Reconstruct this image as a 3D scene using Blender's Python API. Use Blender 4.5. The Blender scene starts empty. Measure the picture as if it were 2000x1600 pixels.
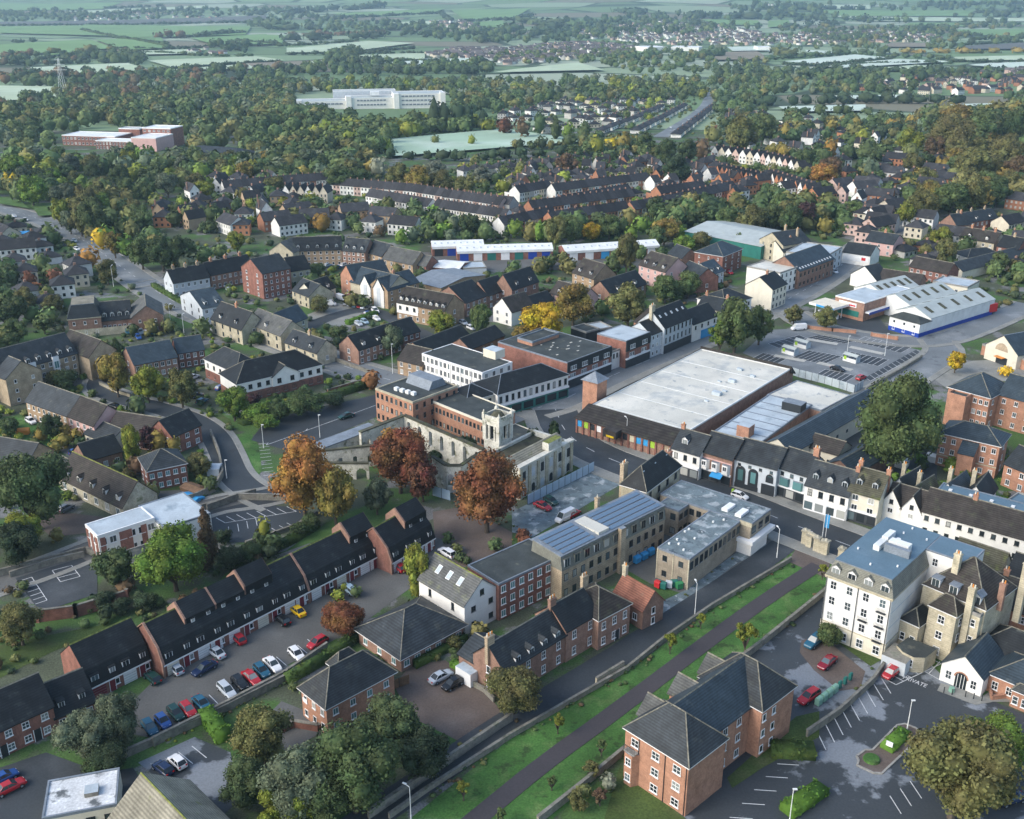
import bpy, math, random
import numpy as np
from mathutils import Vector, Matrix
R = math.radians
SC = bpy.context.scene
COL = SC.collection
# ------------------------------------------------------------------ camera
CAMH, FPX, PITCH = 107.0, 2054.0, R(22)
cam = bpy.data.cameras.new('camera'); camo = bpy.data.objects.new('camera', cam); COL.objects.link(camo)
camo.location = (0, 0, CAMH); camo.rotation_euler = (R(90) - PITCH, 0, 0)
cam.sensor_fit = 'HORIZONTAL'; cam.sensor_width = 36; cam.lens = 36 * FPX / 2000
cam.clip_start = 1; cam.clip_end = 40000
SC.camera = camo
# ------------------------------------------------------------------ sky, sun, exposure
SUN_AZ, SUN_EL = R(205), R(34)          # direction the light comes from: angle in plan from +X, elevation
sd = Vector((math.cos(SUN_AZ) * math.cos(SUN_EL), math.sin(SUN_AZ) * math.cos(SUN_EL), math.sin(SUN_EL)))
w = bpy.data.worlds.new('World'); SC.world = w; w.use_nodes = True
nt = w.node_tree; bg = nt.nodes['Background']
sky = nt.nodes.new('ShaderNodeTexSky'); sky.sky_type = 'NISHITA'; sky.sun_disc = False
sky.sun_elevation = SUN_EL; sky.sun_rotation = math.pi / 2 - SUN_AZ
sky.air_density = 1.0; sky.dust_density = 2.0; sky.ozone_density = 1.5
nt.links.new(sky.outputs[0], bg.inputs[0]); bg.inputs[1].default_value = 0.15
sun = bpy.data.lights.new('sun', 'SUN'); suno = bpy.data.objects.new('sun', sun); COL.objects.link(suno)
sun.energy = 1.3; sun.angle = R(40); sun.color = (1.0, 0.97, 0.905)
suno.rotation_euler = sd.to_track_quat('Z', 'Y').to_euler()
SC.view_settings.view_transform = 'Standard'; SC.view_settings.look = 'None'
SC.view_settings.exposure = 0.95; SC.view_settings.gamma = 1; SC.view_settings.use_curve_mapping = False
SC.render.engine = 'CYCLES'; SC.cycles.max_bounces = 5; SC.cycles.diffuse_bounces = 2; SC.cycles.glossy_bounces = 2
SC.cycles.transmission_bounces = 2; SC.cycles.volume_bounces = 0; SC.cycles.use_denoising = True
SC.cycles.caustics_reflective = False; SC.cycles.caustics_refractive = False
random.seed(7); rnd = random.Random(7)
# ------------------------------------------------------------------ terrain and picture rays
def sst(t):
    t = min(1, max(0, t)); return t * t * (3 - 2 * t)
def terr(x, y):
    z = -24 * sst((y - 640) / 900)
    if y > 3300:
        z += 165 * sst((y - 3300) / 4800) * (1 + .22 * math.sin(x / 830 + .6) + .12 * math.sin(x / 310 + y / 900))
    if y > 1000: z += 5 * math.sin(x / 420 + 1) * math.sin(y / 530) * sst((y - 1000) / 1000)
    return z
HAZE = .0001
CP, SP = math.cos(PITCH), math.sin(PITCH)
def P(px, py, z=0.0):
    """where the ray through a photograph pixel (2000 x 1600) meets the height z above the ground"""
    u = (px - 1000) / FPX; v = (py - 800) / FPX
    dy = CP - v * SP; dz = -SP - v * CP
    if dz > -.004: dz = -.004
    t = (z - CAMH) / dz
    if dy * t > 600:                    # march along the ray to the sloping ground
        t = 600 / dy
        while t < 14000:
            if CAMH + dz * t < terr(u * t, dy * t) + z: break
            t *= 1.004
    return Vector((u * t, dy * t, 0))
def G(v, z=0.0):
    return Vector((v.x, v.y, terr(v.x, v.y) + z))
def scl(y):                              # photograph pixels per metre on ground at picture row y
    return max(.5, CP * (y + 30) / CAMH)
# ------------------------------------------------------------------ materials
MATS = {}
def mat(name, col, rough=.85, var=.18, scale=.6, blot=None, bands=None, objcol=False, island=0, bump=0, spec=.25, metal=0, rv=0, obump=None, fine=.12):
    m = bpy.data.materials.new(name); m.use_nodes = True; n = m.node_tree.nodes; l = m.node_tree.links
    b = n['Principled BSDF']; b.inputs['Roughness'].default_value = rough; b.inputs['Metallic'].default_value = metal
    b.inputs['Specular IOR Level'].default_value = spec
    tc = n.new('ShaderNodeTexCoord'); co = tc.outputs['Object']
    if objcol:
        oi = n.new('ShaderNodeObjectInfo'); c = oi.outputs['Color']
    else:
        rgb = n.new('ShaderNodeRGB'); rgb.outputs[0].default_value = (*col, 1); c = rgb.outputs[0]
    def mul(c, fac):
        x = n.new('ShaderNodeMix'); x.data_type = 'RGBA'; x.blend_type = 'MULTIPLY'; x.inputs[0].default_value = 1
        l.new(c, x.inputs[6]); l.new(fac, x.inputs[7]); return x.outputs[2]
    def mr(v, lo, hi, a=0., d=1.):
        x = n.new('ShaderNodeMapRange'); x.inputs[1].default_value = a; x.inputs[2].default_value = d
        x.inputs[3].default_value = lo; x.inputs[4].default_value = hi; l.new(v, x.inputs[0]); return x.outputs[0]
    if blot:
        for (c2, bs, th, soft) in (blot if isinstance(blot, list) else [blot]):
            nz = n.new('ShaderNodeTexNoise'); nz.inputs['Scale'].default_value = bs; nz.inputs['Detail'].default_value = 6
            nz.inputs['Roughness'].default_value = .62; l.new(co, nz.inputs['Vector'])
            f = mr(nz.outputs[0], 0, 1, th, th + soft)
            x = n.new('ShaderNodeMix'); x.data_type = 'RGBA'; l.new(f, x.inputs[0]); l.new(c, x.inputs[6]); x.inputs[7].default_value = (*c2, 1)
            c = x.outputs[2]
    if var:
        nz = n.new('ShaderNodeTexNoise'); nz.inputs['Scale'].default_value = scale; nz.inputs['Detail'].default_value = 5
        l.new(co, nz.inputs['Vector']); c = mul(c, mr(nz.outputs[0], 1 - var * 2, 1 + var * 2, .2, .8))
    if fine:
        nz = n.new('ShaderNodeTexNoise'); nz.inputs['Scale'].default_value = 3.1; nz.inputs['Detail'].default_value = 3
        l.new(co, nz.inputs['Vector']); c = mul(c, mr(nz.outputs[0], 1 - fine * 2, 1 + fine * 2, .2, .8))
    if bands:                             # courses of tiles or bricks at real spacing (metres), as fine relief in colour
        wv = n.new('ShaderNodeTexWave'); wv.wave_type = 'BANDS'; wv.bands_direction = 'Z'
        wv.inputs['Scale'].default_value = .314 / bands[0]; wv.inputs['Distortion'].default_value = .6; l.new(co, wv.inputs['Vector'])
        c = mul(c, mr(wv.outputs[1], 1 - bands[1], 1 + bands[1] * .4))
    if island and objcol:                 # leaves turn in patches: hue shifts over a crown
        nz = n.new('ShaderNodeTexNoise'); nz.inputs['Scale'].default_value = 1.7; nz.inputs['Detail'].default_value = 3; l.new(co, nz.inputs['Vector'])
        hs = n.new('ShaderNodeHueSaturation'); l.new(mr(nz.outputs[0], .472, .522, .3, .7), hs.inputs['Hue']); l.new(c, hs.inputs['Color']); c = hs.outputs[0]
    if island:
        g = n.new('ShaderNodeNewGeometry'); c = mul(c, mr(g.outputs['Random Per Island'], 1 - island, 1 + island))
    if rv:
        oi = n.new('ShaderNodeObjectInfo'); c = mul(c, mr(oi.outputs['Random'], 1 - rv, 1 + rv))
    l.new(c, b.inputs['Base Color'])
    if bump:
        nz = n.new('ShaderNodeTexNoise'); nz.inputs['Scale'].default_value = 2.2; nz.inputs['Detail'].default_value = 5; l.new(co, nz.inputs['Vector'])
        bp = n.new('ShaderNodeBump'); bp.inputs['Strength'].default_value = bump; bp.inputs['Distance'].default_value = .1
        l.new(nz.outputs[0], bp.inputs['Height']); l.new(bp.outputs[0], b.inputs['Normal'])
    MATS[name] = m; return m
LICH = (.16, .17, .10)
mat('slate', (.030, .036, .040), .6, .25, .5, blot=(( .075, .08, .068), .4, .58, .18), bands=(.27, .3), rv=.2, bump=.2)
mat('black_slate', (.015, .018, .020), .6, .25, .5, blot=((.04, .044, .04), .5, .6, .15), bands=(.27, .25), rv=.15, bump=.2)
mat('blue_slate', (.036, .052, .064), .5, .2, .5, blot=((.10, .12, .12), .35, .6, .15), bands=(.27, .28), rv=.12, bump=.2)
mat('brown_tile', (.046, .040, .035), .8, .25, .5, blot=((.075, .08, .05), .4, .57, .15), bands=(.3, .3), rv=.2, bump=.25)
mat('grey_tile', (.10, .102, .096), .8, .2, .5, blot=((.16, .17, .10), .4, .58, .15), bands=(.3, .25), rv=.15, bump=.25)
mat('red_tile', (.20, .085, .055), .8, .25, .5, blot=((.12, .10, .07), .4, .58, .15), bands=(.3, .3), rv=.15, bump=.25)
mat('mossy_tile', (.085, .082, .055), .9, .3, .5, blot=((.13, .15, .05), .4, .55, .15), bands=(.3, .3), bump=.25)
mat('stone_tile', (.27, .25, .19), .9, .2, .4, blot=((.20, .21, .09), .5, .6, .1), bands=(.3, .3), bump=.25)
mat('ridge', (.19, .18, .14), .9, .3, 1.5)
mat('moss', (.17, .19, .05), .95, .3, 1.5)
mat('brick', (.305, .185, .135), .9, .16, .7, blot=((.25, .15, .11), .3, .56, .2), bands=(.23, .16), rv=.12)
mat('orange_brick', (.43, .23, .15), .9, .14, .7, blot=((.37, .19, .12), .3, .56, .2), bands=(.23, .14), rv=.06)
mat('red_brick', (.255, .12, .09), .9, .18, .7, blot=((.19, .10, .08), .3, .56, .2), bands=(.23, .16), rv=.12)
mat('buff_brick', (.38, .27, .17), .9, .16, .7, blot=((.30, .22, .15), .3, .56, .2), bands=(.23, .14), rv=.1)
mat('tan_stone', (.40, .32, .22), .9, .18, .5, blot=((.25, .20, .14), .35, .55, .2), bands=(.4, .14), rv=.06)
mat('cream_stone', (.48, .43, .31), .9, .16, .5, blot=((.30, .28, .20), .45, .57, .2), bands=(.4, .08), rv=.08)
mat('weathered_stone', (.42, .39, .30), .95, .25, .5, blot=[((.13, .14, .08), .5, .54, .14), ((.5, .48, .40), .9, .62, .1)], bump=.3)
mat('grey_stone', (.24, .225, .185), .95, .25, .6, blot=((.12, .13, .09), .6, .55, .15), bump=.4)
mat('white_render', (.80, .78, .72), .8, .05, .5, blot=((.60, .59, .53), .3, .62, .2), rv=.05, fine=.03)
mat('cream_render', (.70, .65, .52), .8, .06, .5, blot=((.52, .49, .40), .3, .6, .2), rv=.05, fine=.03)
mat('pink_render', (.62, .40, .36), .8, .06, .5, fine=.03)
mat('grey_render', (.52, .56, .58), .8, .08, .5, fine=.03)
mat('blue_paint', (.02, .06, .33), .5, .06, .5, fine=.03)
mat('sky_paint', (.05, .32, .62), .5, .06, .5, fine=.03)
mat('teal_paint', (.03, .17, .14), .5, .08, .5, fine=.03)
mat('dark_paint', (.03, .035, .04), .5, .08, .5, fine=.03)
mat('shop_dark', (.05, .055, .06), .4, .08, .5, fine=.03)
mat('red_paint', (.55, .03, .035), .45, .06, .5, fine=.03)
mat('maroon_paint', (.20, .03, .04), .5, .06, .5, fine=.03)
mat('yellow_paint', (.62, .42, .02), .5, .06, .5, fine=.03)
mat('orange_paint', (.65, .25, .05), .5, .06, .5, fine=.03)
mat('green_paint', (.05, .25, .10), .5, .06, .5, fine=.03)
mat('lime_paint', (.35, .55, .06), .5, .06, .5, fine=.03)
mat('bin_green', (.22, .40, .30), .5, .08, .5, fine=.03)
mat('white_paint', (.80, .80, .78), .5, .03, .8, fine=.02)
mat('white_metal', (.74, .75, .72), .5, .08, .35, blot=((.50, .52, .50), .25, .58, .2), fine=.04)
mat('metal_roof', (.40, .44, .42), .5, .07, .4, blot=((.33, .36, .34), .15, .58, .15), fine=.04)
mat('stained_roof', (.62, .63, .62), .5, .1, .4, blot=[((.13, .14, .14), .33, .54, .08), ((.75, .76, .75), .8, .58, .1)])
mat('pale_concrete', (.44, .43, .38), .85, .08, .3)
mat('pvc_roof', (.60, .58, .50), .6, .08, .12, blot=[((.43, .44, .41), .13, .51, .1), ((.68, .65, .56), .07, .52, .12), ((.34, .36, .35), .35, .62, .05)], fine=.05)
mat('pale_flat_roof', (.44, .50, .53), .5, .10, .25, blot=((.27, .33, .37), .2, .56, .12), fine=.06)
mat('blue_flat_roof', (.115, .185, .235), .6, .07, .2, blot=((.15, .22, .27), .25, .55, .2), fine=.04)
mat('tan_brick', (.34, .29, .22), .9, .16, .5, blot=((.24, .20, .15), .35, .55, .2), bands=(.23, .14))
mat('grey_flat_roof', (.15, .19, .20), .5, .2, .5, blot=[((.36, .39, .39), .32, .54, .07), ((.07, .09, .10), .4, .57, .06), ((.46, .48, .46), .8, .64, .05)], fine=.1)
mat('dark_flat_roof', (.052, .06, .058), .8, .2, .3, blot=((.14, .14, .11), .25, .57, .12), fine=.08)
mat('mansard', (.20, .20, .165), .8, .12, .6, bands=(.25, .3))
mat('dark_mansard', (.028, .034, .038), .5, .12, .6, bands=(.25, .2))
mat('lead', (.20, .23, .26), .55, .12, .6)
g_ = mat('glass', (.035, .045, .05), .12, 0, 1, fine=0, spec=.5)
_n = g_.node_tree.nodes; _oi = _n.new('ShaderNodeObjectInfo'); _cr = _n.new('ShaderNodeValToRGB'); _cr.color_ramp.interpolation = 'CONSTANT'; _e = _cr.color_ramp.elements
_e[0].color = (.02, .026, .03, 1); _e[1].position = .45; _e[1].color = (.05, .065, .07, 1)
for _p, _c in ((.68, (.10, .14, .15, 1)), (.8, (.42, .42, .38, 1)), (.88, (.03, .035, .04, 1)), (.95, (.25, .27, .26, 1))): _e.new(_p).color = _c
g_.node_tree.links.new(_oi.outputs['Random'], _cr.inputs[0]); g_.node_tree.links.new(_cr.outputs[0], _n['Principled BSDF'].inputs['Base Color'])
mat('green_glass', (.10, .22, .22), .12, 0, 1, fine=0, spec=.5, rv=.4)
mat('solar', (.13, .20, .28), .25, .1, .5, fine=0, spec=.5)  # lighter blue base colour has the sky's reflection painted in
mat('pale_stone', (.58, .56, .48), .9, .15, .5, blot=[((.22, .22, .14), .55, .55, .12), ((.72, .69, .6), .9, .6, .1)], bump=.2)
mat('asphalt', (.042, .049, .054), .7, .18, .08, blot=[((.08, .088, .094), .05, .54, .18), ((.035, .038, .04), .11, .62, .05)], fine=.1, spec=.35)
mat('patched_asphalt', (.046, .053, .058), .6, .12, .07, blot=[((.20, .22, .24), .05, .535, .025), ((.15, .165, .18), .19, .64, .03)], fine=.1, spec=.4)
mat('light_asphalt', (.17, .185, .19), .7, .14, .06, blot=[((.25, .265, .27), .05, .53, .12), ((.10, .11, .115), .09, .62, .06)], fine=.1)
mat('court_asphalt', (.115, .115, .108), .85, .12, .1, blot=[((.15, .15, .14), .08, .52, .2), ((.06, .06, .058), .2, .66, .06)], fine=.08)
mat('brown_paving', (.125, .098, .082), .85, .14, .15, blot=((.16, .135, .12), .1, .55, .2), fine=.1)
mat('path_tarmac', (.062, .056, .060), .85, .08, .1, fine=.06)
mat('pavement', (.25, .25, .225), .85, .12, .2, blot=((.17, .175, .165), .18, .57, .1), fine=.08)
mat('kerb', (.30, .29, .26), .9, .15, .6)
mat('line_paint', (.62, .63, .62), .7, .1, 1.2, blot=((.25, .26, .26), .8, .62, .1))
mat('grass', (.055, .135, .03), .95, .25, .12, blot=[((.095, .165, .048), .22, .51, .12), ((.036, .07, .02), .34, .55, .1), ((.13, .11, .05), .9, .68, .06)], fine=.2)
mat('dull_grass', (.062, .095, .025), .95, .22, .12, blot=((.085, .10, .04), .15, .55, .15), fine=.2)
mat('lawn', (.07, .135, .035), .95, .18, .15, blot=((.10, .16, .05), .2, .55, .15), fine=.15)
mat('frosty_field', (.52, .60, .50), .95, .06, .02, blot=((.60, .67, .59), .012, .52, .2), fine=.03)
mat('town_earth', (.085, .098, .062), .95, .25, .1, blot=[((.06, .115, .032), .05, .48, .06), ((.17, .17, .165), .06, .56, .04)], fine=.25)
mat('wall_cope', (.20, .19, .16), .95, .25, .7, blot=((.10, .11, .07), .6, .55, .15))
mat('soil', (.085, .062, .045), .95, .25, .3, fine=.2)
mat('bark', (.085, .07, .055), .95, .25, 2)
mat('leaf', (0, 0, 0), .8, .16, .9, objcol=True, island=.42, fine=0, spec=.12)
mat('hedge_leaf', (.05, .085, .022), .85, .2, .7, island=.4, fine=0, spec=.12, blot=((.10, .13, .03), .25, .56, .15))
mat('ivy', (.04, .065, .025), .85, .2, .8, island=.4, fine=0, spec=.12)
mat('bright_hedge', (.085, .17, .025), .85, .2, .7, island=.35, fine=0, spec=.12)
mat('car_paint', (0, 0, 0), .22, 0, 1, objcol=True, fine=0, spec=.5)
mat('tyre', (.015, .015, .016), .8, 0, 1, fine=0)
mat('lamp_glass', (.75, .75, .72), .2, 0, 1, fine=0)
mat('tail_glass', (.4, .01, .01), .3, 0, 1, fine=0)
mat('far_wall', (0, 0, 0), .9, .1, .5, objcol=True, fine=.05)
mat('far_roof', (.036, .036, .039), .75, .2, .5, rv=.4, bands=(.3, .2), blot=((.12, .12, .09), .3, .58, .15))
mat('black_fence', (.03, .033, .035), .7, .1, 1)
mat('timber', (.20, .12, .07), .85, .2, .8)
mat('pale_hoarding', (.40, .52, .62), .5, .06, .3, fine=.03)
mat('skin', (.5, .3, .2), .7, 0, 1, fine=0)
# ------------------------------------------------------------------ object helpers
UNSEEN_LABEL = {}
def tag(o, label=None, cat=None, group=None, kind=None):
    if label: o['label'] = label
    if cat: o['category'] = cat
    if group: o['group'] = group
    if kind: o['kind'] = kind
    return o
def empty(name, loc=(0, 0, 0), rz=0):
    o = bpy.data.objects.new(name, None); o.location = loc; o.rotation_euler = (0, 0, rz); o.empty_display_size = .5
    COL.objects.link(o); return o
def link(name, me, parent=None, loc=(0, 0, 0), rz=0, scale=None):
    o = bpy.data.objects.new(name, me); COL.objects.link(o)
    if parent is not None: o.parent = parent
    o.location = loc; o.rotation_euler = (0, 0, rz)
    if scale: o.scale = scale
    return o
class MB:
    def __init__(s): s.v = []; s.f = []; s.m = []; s.ms = []
    def mi(s, m):
        if m not in s.ms: s.ms.append(m)
        return s.ms.index(m)
    def face(s, pts, m):
        b = len(s.v); s.v += [tuple(p) for p in pts]; s.f.append(tuple(range(b, b + len(pts)))); s.m.append(s.mi(m))
    def box(s, x0, y0, z0, x1, y1, z1, m, top=None, bottom=False):
        b = len(s.v); s.v += [(x0, y0, z0), (x1, y0, z0), (x1, y1, z0), (x0, y1, z0), (x0, y0, z1), (x1, y0, z1), (x1, y1, z1), (x0, y1, z1)]
        k = s.mi(m); kt = s.mi(top) if top else k
        for q in ((0, 1, 5, 4), (1, 2, 6, 5), (2, 3, 7, 6), (3, 0, 4, 7)): s.f.append(tuple(b + i for i in q)); s.m.append(k)
        s.f.append((b + 4, b + 5, b + 6, b + 7)); s.m.append(kt)
        if bottom: s.f.append((b + 3, b + 2, b + 1, b)); s.m.append(k)
    def prism(s, poly, z0, z1, m, top=None, bottom=False):
        b = len(s.v); n = len(poly); s.v += [(p[0], p[1], z0) for p in poly] + [(p[0], p[1], z1) for p in poly]
        k = s.mi(m); kt = s.mi(top) if top else k
        for i in range(n):
            j = (i + 1) % n; s.f.append((b + i, b + j, b + n + j, b + n + i)); s.m.append(k)
        s.f.append(tuple(b + n + i for i in range(n))); s.m.append(kt)
        if bottom: s.f.append(tuple(b + n - 1 - i for i in range(n))); s.m.append(k)
    def extr(s, prof, x0, x1, m, axis='x', caps=True, mats=None):
        """closed profile [(y,z)...] swept along x (or [(x,z)...] along y)"""
        n = len(prof); b = len(s.v)
        for x in (x0, x1):
            for (a, z) in prof: s.v.append((x, a, z) if axis == 'x' else (a, x, z))
        for i in range(n):
            j = (i + 1) % n; s.f.append((b + i, b + j, b + n + j, b + n + i)); s.m.append(s.mi(mats[i] if mats else m))
        if caps:
            s.f.append(tuple(b + i for i in range(n))); s.m.append(s.mi(m)); s.f.append(tuple(b + 2 * n - 1 - i for i in range(n))); s.m.append(s.mi(m))
    def cyl(s, x, y, z0, z1, r0, r1, m, n=10, cap=True):
        b = len(s.v)
        for z, r in ((z0, r0), (z1, r1)):
            for i in range(n): s.v.append((x + r * math.cos(i * 2 * math.pi / n), y + r * math.sin(i * 2 * math.pi / n), z))
        k = s.mi(m)
        for i in range(n):
            j = (i + 1) % n; s.f.append((b + i, b + j, b + n + j, b + n + i)); s.m.append(k)
        if cap: s.f.append(tuple(b + n + i for i in range(n))); s.m.append(k)
    def tube(s, a, c, r0, r1, m, n=6):
        a = Vector(a); c = Vector(c); d = (c - a).normalized(); u = d.orthogonal().normalized(); w_ = d.cross(u); b = len(s.v)
        for p, r in ((a, r0), (c, r1)):
            for i in range(n):
                t = i * 2 * math.pi / n; s.v.append(tuple(p + u * math.cos(t) * r + w_ * math.sin(t) * r))
        k = s.mi(m)
        for i in range(n):
            j = (i + 1) % n; s.f.append((b + i, b + j, b + n + j, b + n + i)); s.m.append(k)
        s.f.append(tuple(b + n + i for i in range(n))); s.m.append(k)
    def bar(s, a, c, wd, z0, z1, m):      # upright slab between two plan points
        a = Vector(a[:2]); c = Vector(c[:2]); d = (c - a); ln = d.length or 1; nx, ny = -d.y / ln * wd / 2, d.x / ln * wd / 2
        s.prism([(a.x - nx, a.y - ny), (c.x - nx, c.y - ny), (c.x + nx, c.y + ny), (a.x + nx, a.y + ny)], z0, z1, m)
    def mesh(s, name):
        me = bpy.data.meshes.new(name); me.from_pydata(s.v, [], s.f)
        for m in s.ms: me.materials.append(MATS[m])
        if len(s.ms) > 1: me.polygons.foreach_set('material_index', s.m)
        me.update(); return me
    def build(s, name, parent=None, loc=(0, 0, 0), rz=0):
        if not s.f: return None
        return link(name, s.mesh(name), parent, loc, rz)
CACHE = {}
def cached(key, fn):
    if key not in CACHE: CACHE[key] = fn()
    return CACHE[key]
# ------------------------------------------------------------------ ground sheets
SHZ = {}; PAVED = []
def lz(layer):
    return .03 * layer + (len(SHZ) % 12) * .0022
def sheet(name, pts, m, layer, world=False, parent=None):
    mb = MB(); q = [p if world else P(*p) for p in pts]; z = lz(layer)
    a = sum(q[i].x * q[(i + 1) % len(q)].y - q[(i + 1) % len(q)].x * q[i].y for i in range(len(q)))
    if a < 0: q = q[::-1]
    mb.face([(p.x, p.y, terr(p.x, p.y) + z) for p in q], m)
    if 'grass' not in m and m != 'lawn': PAVED.append(q)
    o = mb.build(name, parent); SHZ[o.name] = z
    if parent is None: o['kind'] = 'structure'
    return o
def strip(q, wd):
    """left and right edges of a band round a plan polyline"""
    L, Rr = [], []
    for i, p in enumerate(q):
        d = Vector((0, 0))
        if i: d += Vector((p - q[i - 1])[:2]).normalized()
        if i < len(q) - 1: d += Vector((q[i + 1] - p)[:2]).normalized()
        d.normalize(); nrm = Vector((-d.y, d.x))
        k = 1.0
        if 0 < i < len(q) - 1:
            e = Vector((p - q[i - 1])[:2]).normalized(); k = 1 / max(.5, abs(nrm.dot(Vector((-e.y, e.x)))))
        L.append((p.x + nrm.x * wd / 2 * k, p.y + nrm.y * wd / 2 * k)); Rr.append((p.x - nrm.x * wd / 2 * k, p.y - nrm.y * wd / 2 * k))
    return L, Rr
def smooth(q, n=3):
    for _ in range(n):
        r = [q[0]]
        for i in range(len(q) - 1): r += [q[i] * .75 + q[i + 1] * .25, q[i] * .25 + q[i + 1] * .75]
        q = r + [q[-1]]
    return q
def road(name, pts, wd, m='asphalt', layer=3, kerb=0, line=False, sm=2):
    q = smooth([P(*p) for p in pts], sm); L, Rr = strip(q, wd); mb = MB(); z = lz(layer)
    for i in range(len(q) - 1):
        c = [Rr[i], Rr[i + 1], L[i + 1], L[i]]; PAVED.append([Vector((*k_, 0)) for k_ in c]); mb.face([(a, b, terr(a, b) + z) for a, b in c], m)
    o = mb.build(name); o['kind'] = 'structure'; SHZ[o.name] = z
    if kerb:
        k = MB()
        for wd2, sg in ((wd + .1, 0), (wd + .1, 1)):
            E = strip(q, wd + .15)[sg]
            for i in range(len(E) - 1): k.bar(E[i], E[i + 1], .18, 0, z + .1, 'kerb')
            E = strip(q, wd + .3 + kerb)[sg]
            for i in range(len(E) - 1): k.bar(E[i], E[i + 1], kerb - .05, 0, z + .085, 'pavement')
        k.build('pavement', o)
    if line:
        k = MB(); acc = 0; on = True
        for i in range(len(q) - 1):
            a, b = q[i], q[i + 1]; ln = (b - a).length; n = max(1, int(ln / 3))
            for j in range(n):
                if (i + j) % 2 == 0:
                    p0 = a.lerp(b, j / n); p1 = a.lerp(b, (j + .8) / n); d = (p1 - p0).normalized(); nx = Vector((-d.y, d.x, 0)) * .08
                    k.face([(v.x, v.y, terr(v.x, v.y) + z + .02) for v in (p0 - nx, p1 - nx, p1 + nx, p0 + nx)], 'line_paint')
        k.build('lane_line', o)
    return o
def line3(mb, a, b, wd, z, m='line_paint'):
    d = (b - a); d.z = 0
    if d.length < .01: return
    d.normalize(); n = Vector((-d.y, d.x, 0)) * wd / 2
    mb.face([(v.x, v.y, terr(v.x, v.y) + z) for v in (a - n, b - n, b + n, a + n)], m)
def bays(parent, rows, z, wd=.13):
    """rows: (a, b, n, c, back) lines from a..b in n steps, each in the direction a->c; back=1 adds the line joining them"""
    mb = MB(); z = SHZ[parent.name] + .012
    for (a, b, n, c, back) in rows:
        A, B, C = P(*a), P(*b), P(*c); v = C - A
        for i in range(n + 1):
            p = A.lerp(B, i / n); line3(mb, p, p + v, wd, z)
        if back & 1: line3(mb, A, B, wd, z + .004)
        if back & 2: line3(mb, A + v, B + v, wd, z + .004)
    o = mb.build('bay_lines', parent); o['kind'] = 'stuff'; return o
# ------------------------------------------------------------------ windows, shared meshes
def win_mesh(w_, h, style):
    def mk():
        f = MB(); t = .09; fm = 'white_paint' if style[0] == 'w' else 'dark_paint'
        y0, y1 = -.05, .03
        f.box(-w_ / 2, y0, 0, w_ / 2, y1, t, fm); f.box(-w_ / 2, y0, h - t, w_ / 2, y1, h, fm)
        f.box(-w_ / 2, y0, t, -w_ / 2 + t, y1, h - t, fm); f.box(w_ / 2 - t, y0, t, w_ / 2, y1, h - t, fm)
        if w_ > .9:
            nb = 1 if w_ < 1.7 else 2
            for i in range(nb):
                x = -w_ / 2 + w_ * (i + 1) / (nb + 1); f.box(x - .035, y0 + .01, t, x + .035, y1, h - t, fm)
        if 's' in style: f.box(-w_ / 2 + t, y0 + .012, h * .5 - .04, w_ / 2 - t, y1, h * .5 + .04, fm)
        f.box(-w_ / 2 - .08, -.14, -.09, w_ / 2 + .08, .03, -.004, 'kerb' if style[0] != 'w' else 'white_paint')
        g = MB(); g.face([(-w_ / 2 + t, -.015, t), (w_ / 2 - t, -.015, t), (w_ / 2 - t, -.015, h - t), (-w_ / 2 + t, -.015, h - t)], 'green_glass' if 't' in style else 'glass')
        both = MB(); both.v = f.v + g.v; nb = len(f.v); both.f = f.f + [tuple(i + nb for i in q) for q in g.f]; both.ms = f.ms + g.ms; both.m = f.m + [i + len(f.ms) for i in g.m]
        return f.mesh('window'), g.mesh('pane'), both.mesh('window')
    return cached(('win', round(w_, 2), round(h, 2), style), mk)
FACE = {'f': 0, 'r': math.pi / 2, 'b': math.pi, 'l': -math.pi / 2}
def face_pt(rect, face, u, off=0.):
    x0, y0, x1, y1 = rect
    return {'f': (x0 + u, y0 - off), 'r': (x1 + off, y0 + u), 'b': (x1 - u, y1 + off), 'l': (x0 - off, y1 - u)}[face]
def face_len(rect, face): return (rect[2] - rect[0]) if face in 'fb' else (rect[3] - rect[1])
def put_window(root, rect, face, u, z, w_, h, style, near):
    fr, pn, both = win_mesh(w_, h, style); x, y = face_pt(rect, face, u, .03)
    if near:
        o = link('window', fr, root, (x, y, z), FACE[face]); link('pane', pn, o)
    else: o = link('window', both, root, (x, y, z), FACE[face])
    return o
def wins(root, rect, spec, H, near=True, z0=0.):
    """spec like 'f4x2:1.0x1.3w' = four columns, two storeys on the front; face letters f r b l"""
    for sp in spec.split():
        face = sp[0]; body = sp[1:]; w_, h, style = 1.05, 1.35, 'w'
        if ':' in body:
            body, siz = body.split(':'); k = siz.rstrip('wdst'); style = siz[len(k):] or 'w'
            if k: w_, h = [float(t) for t in k.split('x')]
        skip = 0
        if '+' in body: body, sk = body.split('+'); skip = int(sk)      # leave out the lowest storeys
        c, r = [int(t) for t in body.split('x')]
        L = face_len(rect, face); st = (H - z0) / r
        for j in range(skip, r):
            for i in range(c):
                z = z0 + j * st + max(.3, (st - h) * .48)
                put_window(root, rect, face, (i + .5) / c * L, z, min(w_, L / c * .8), h, style, near)
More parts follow.
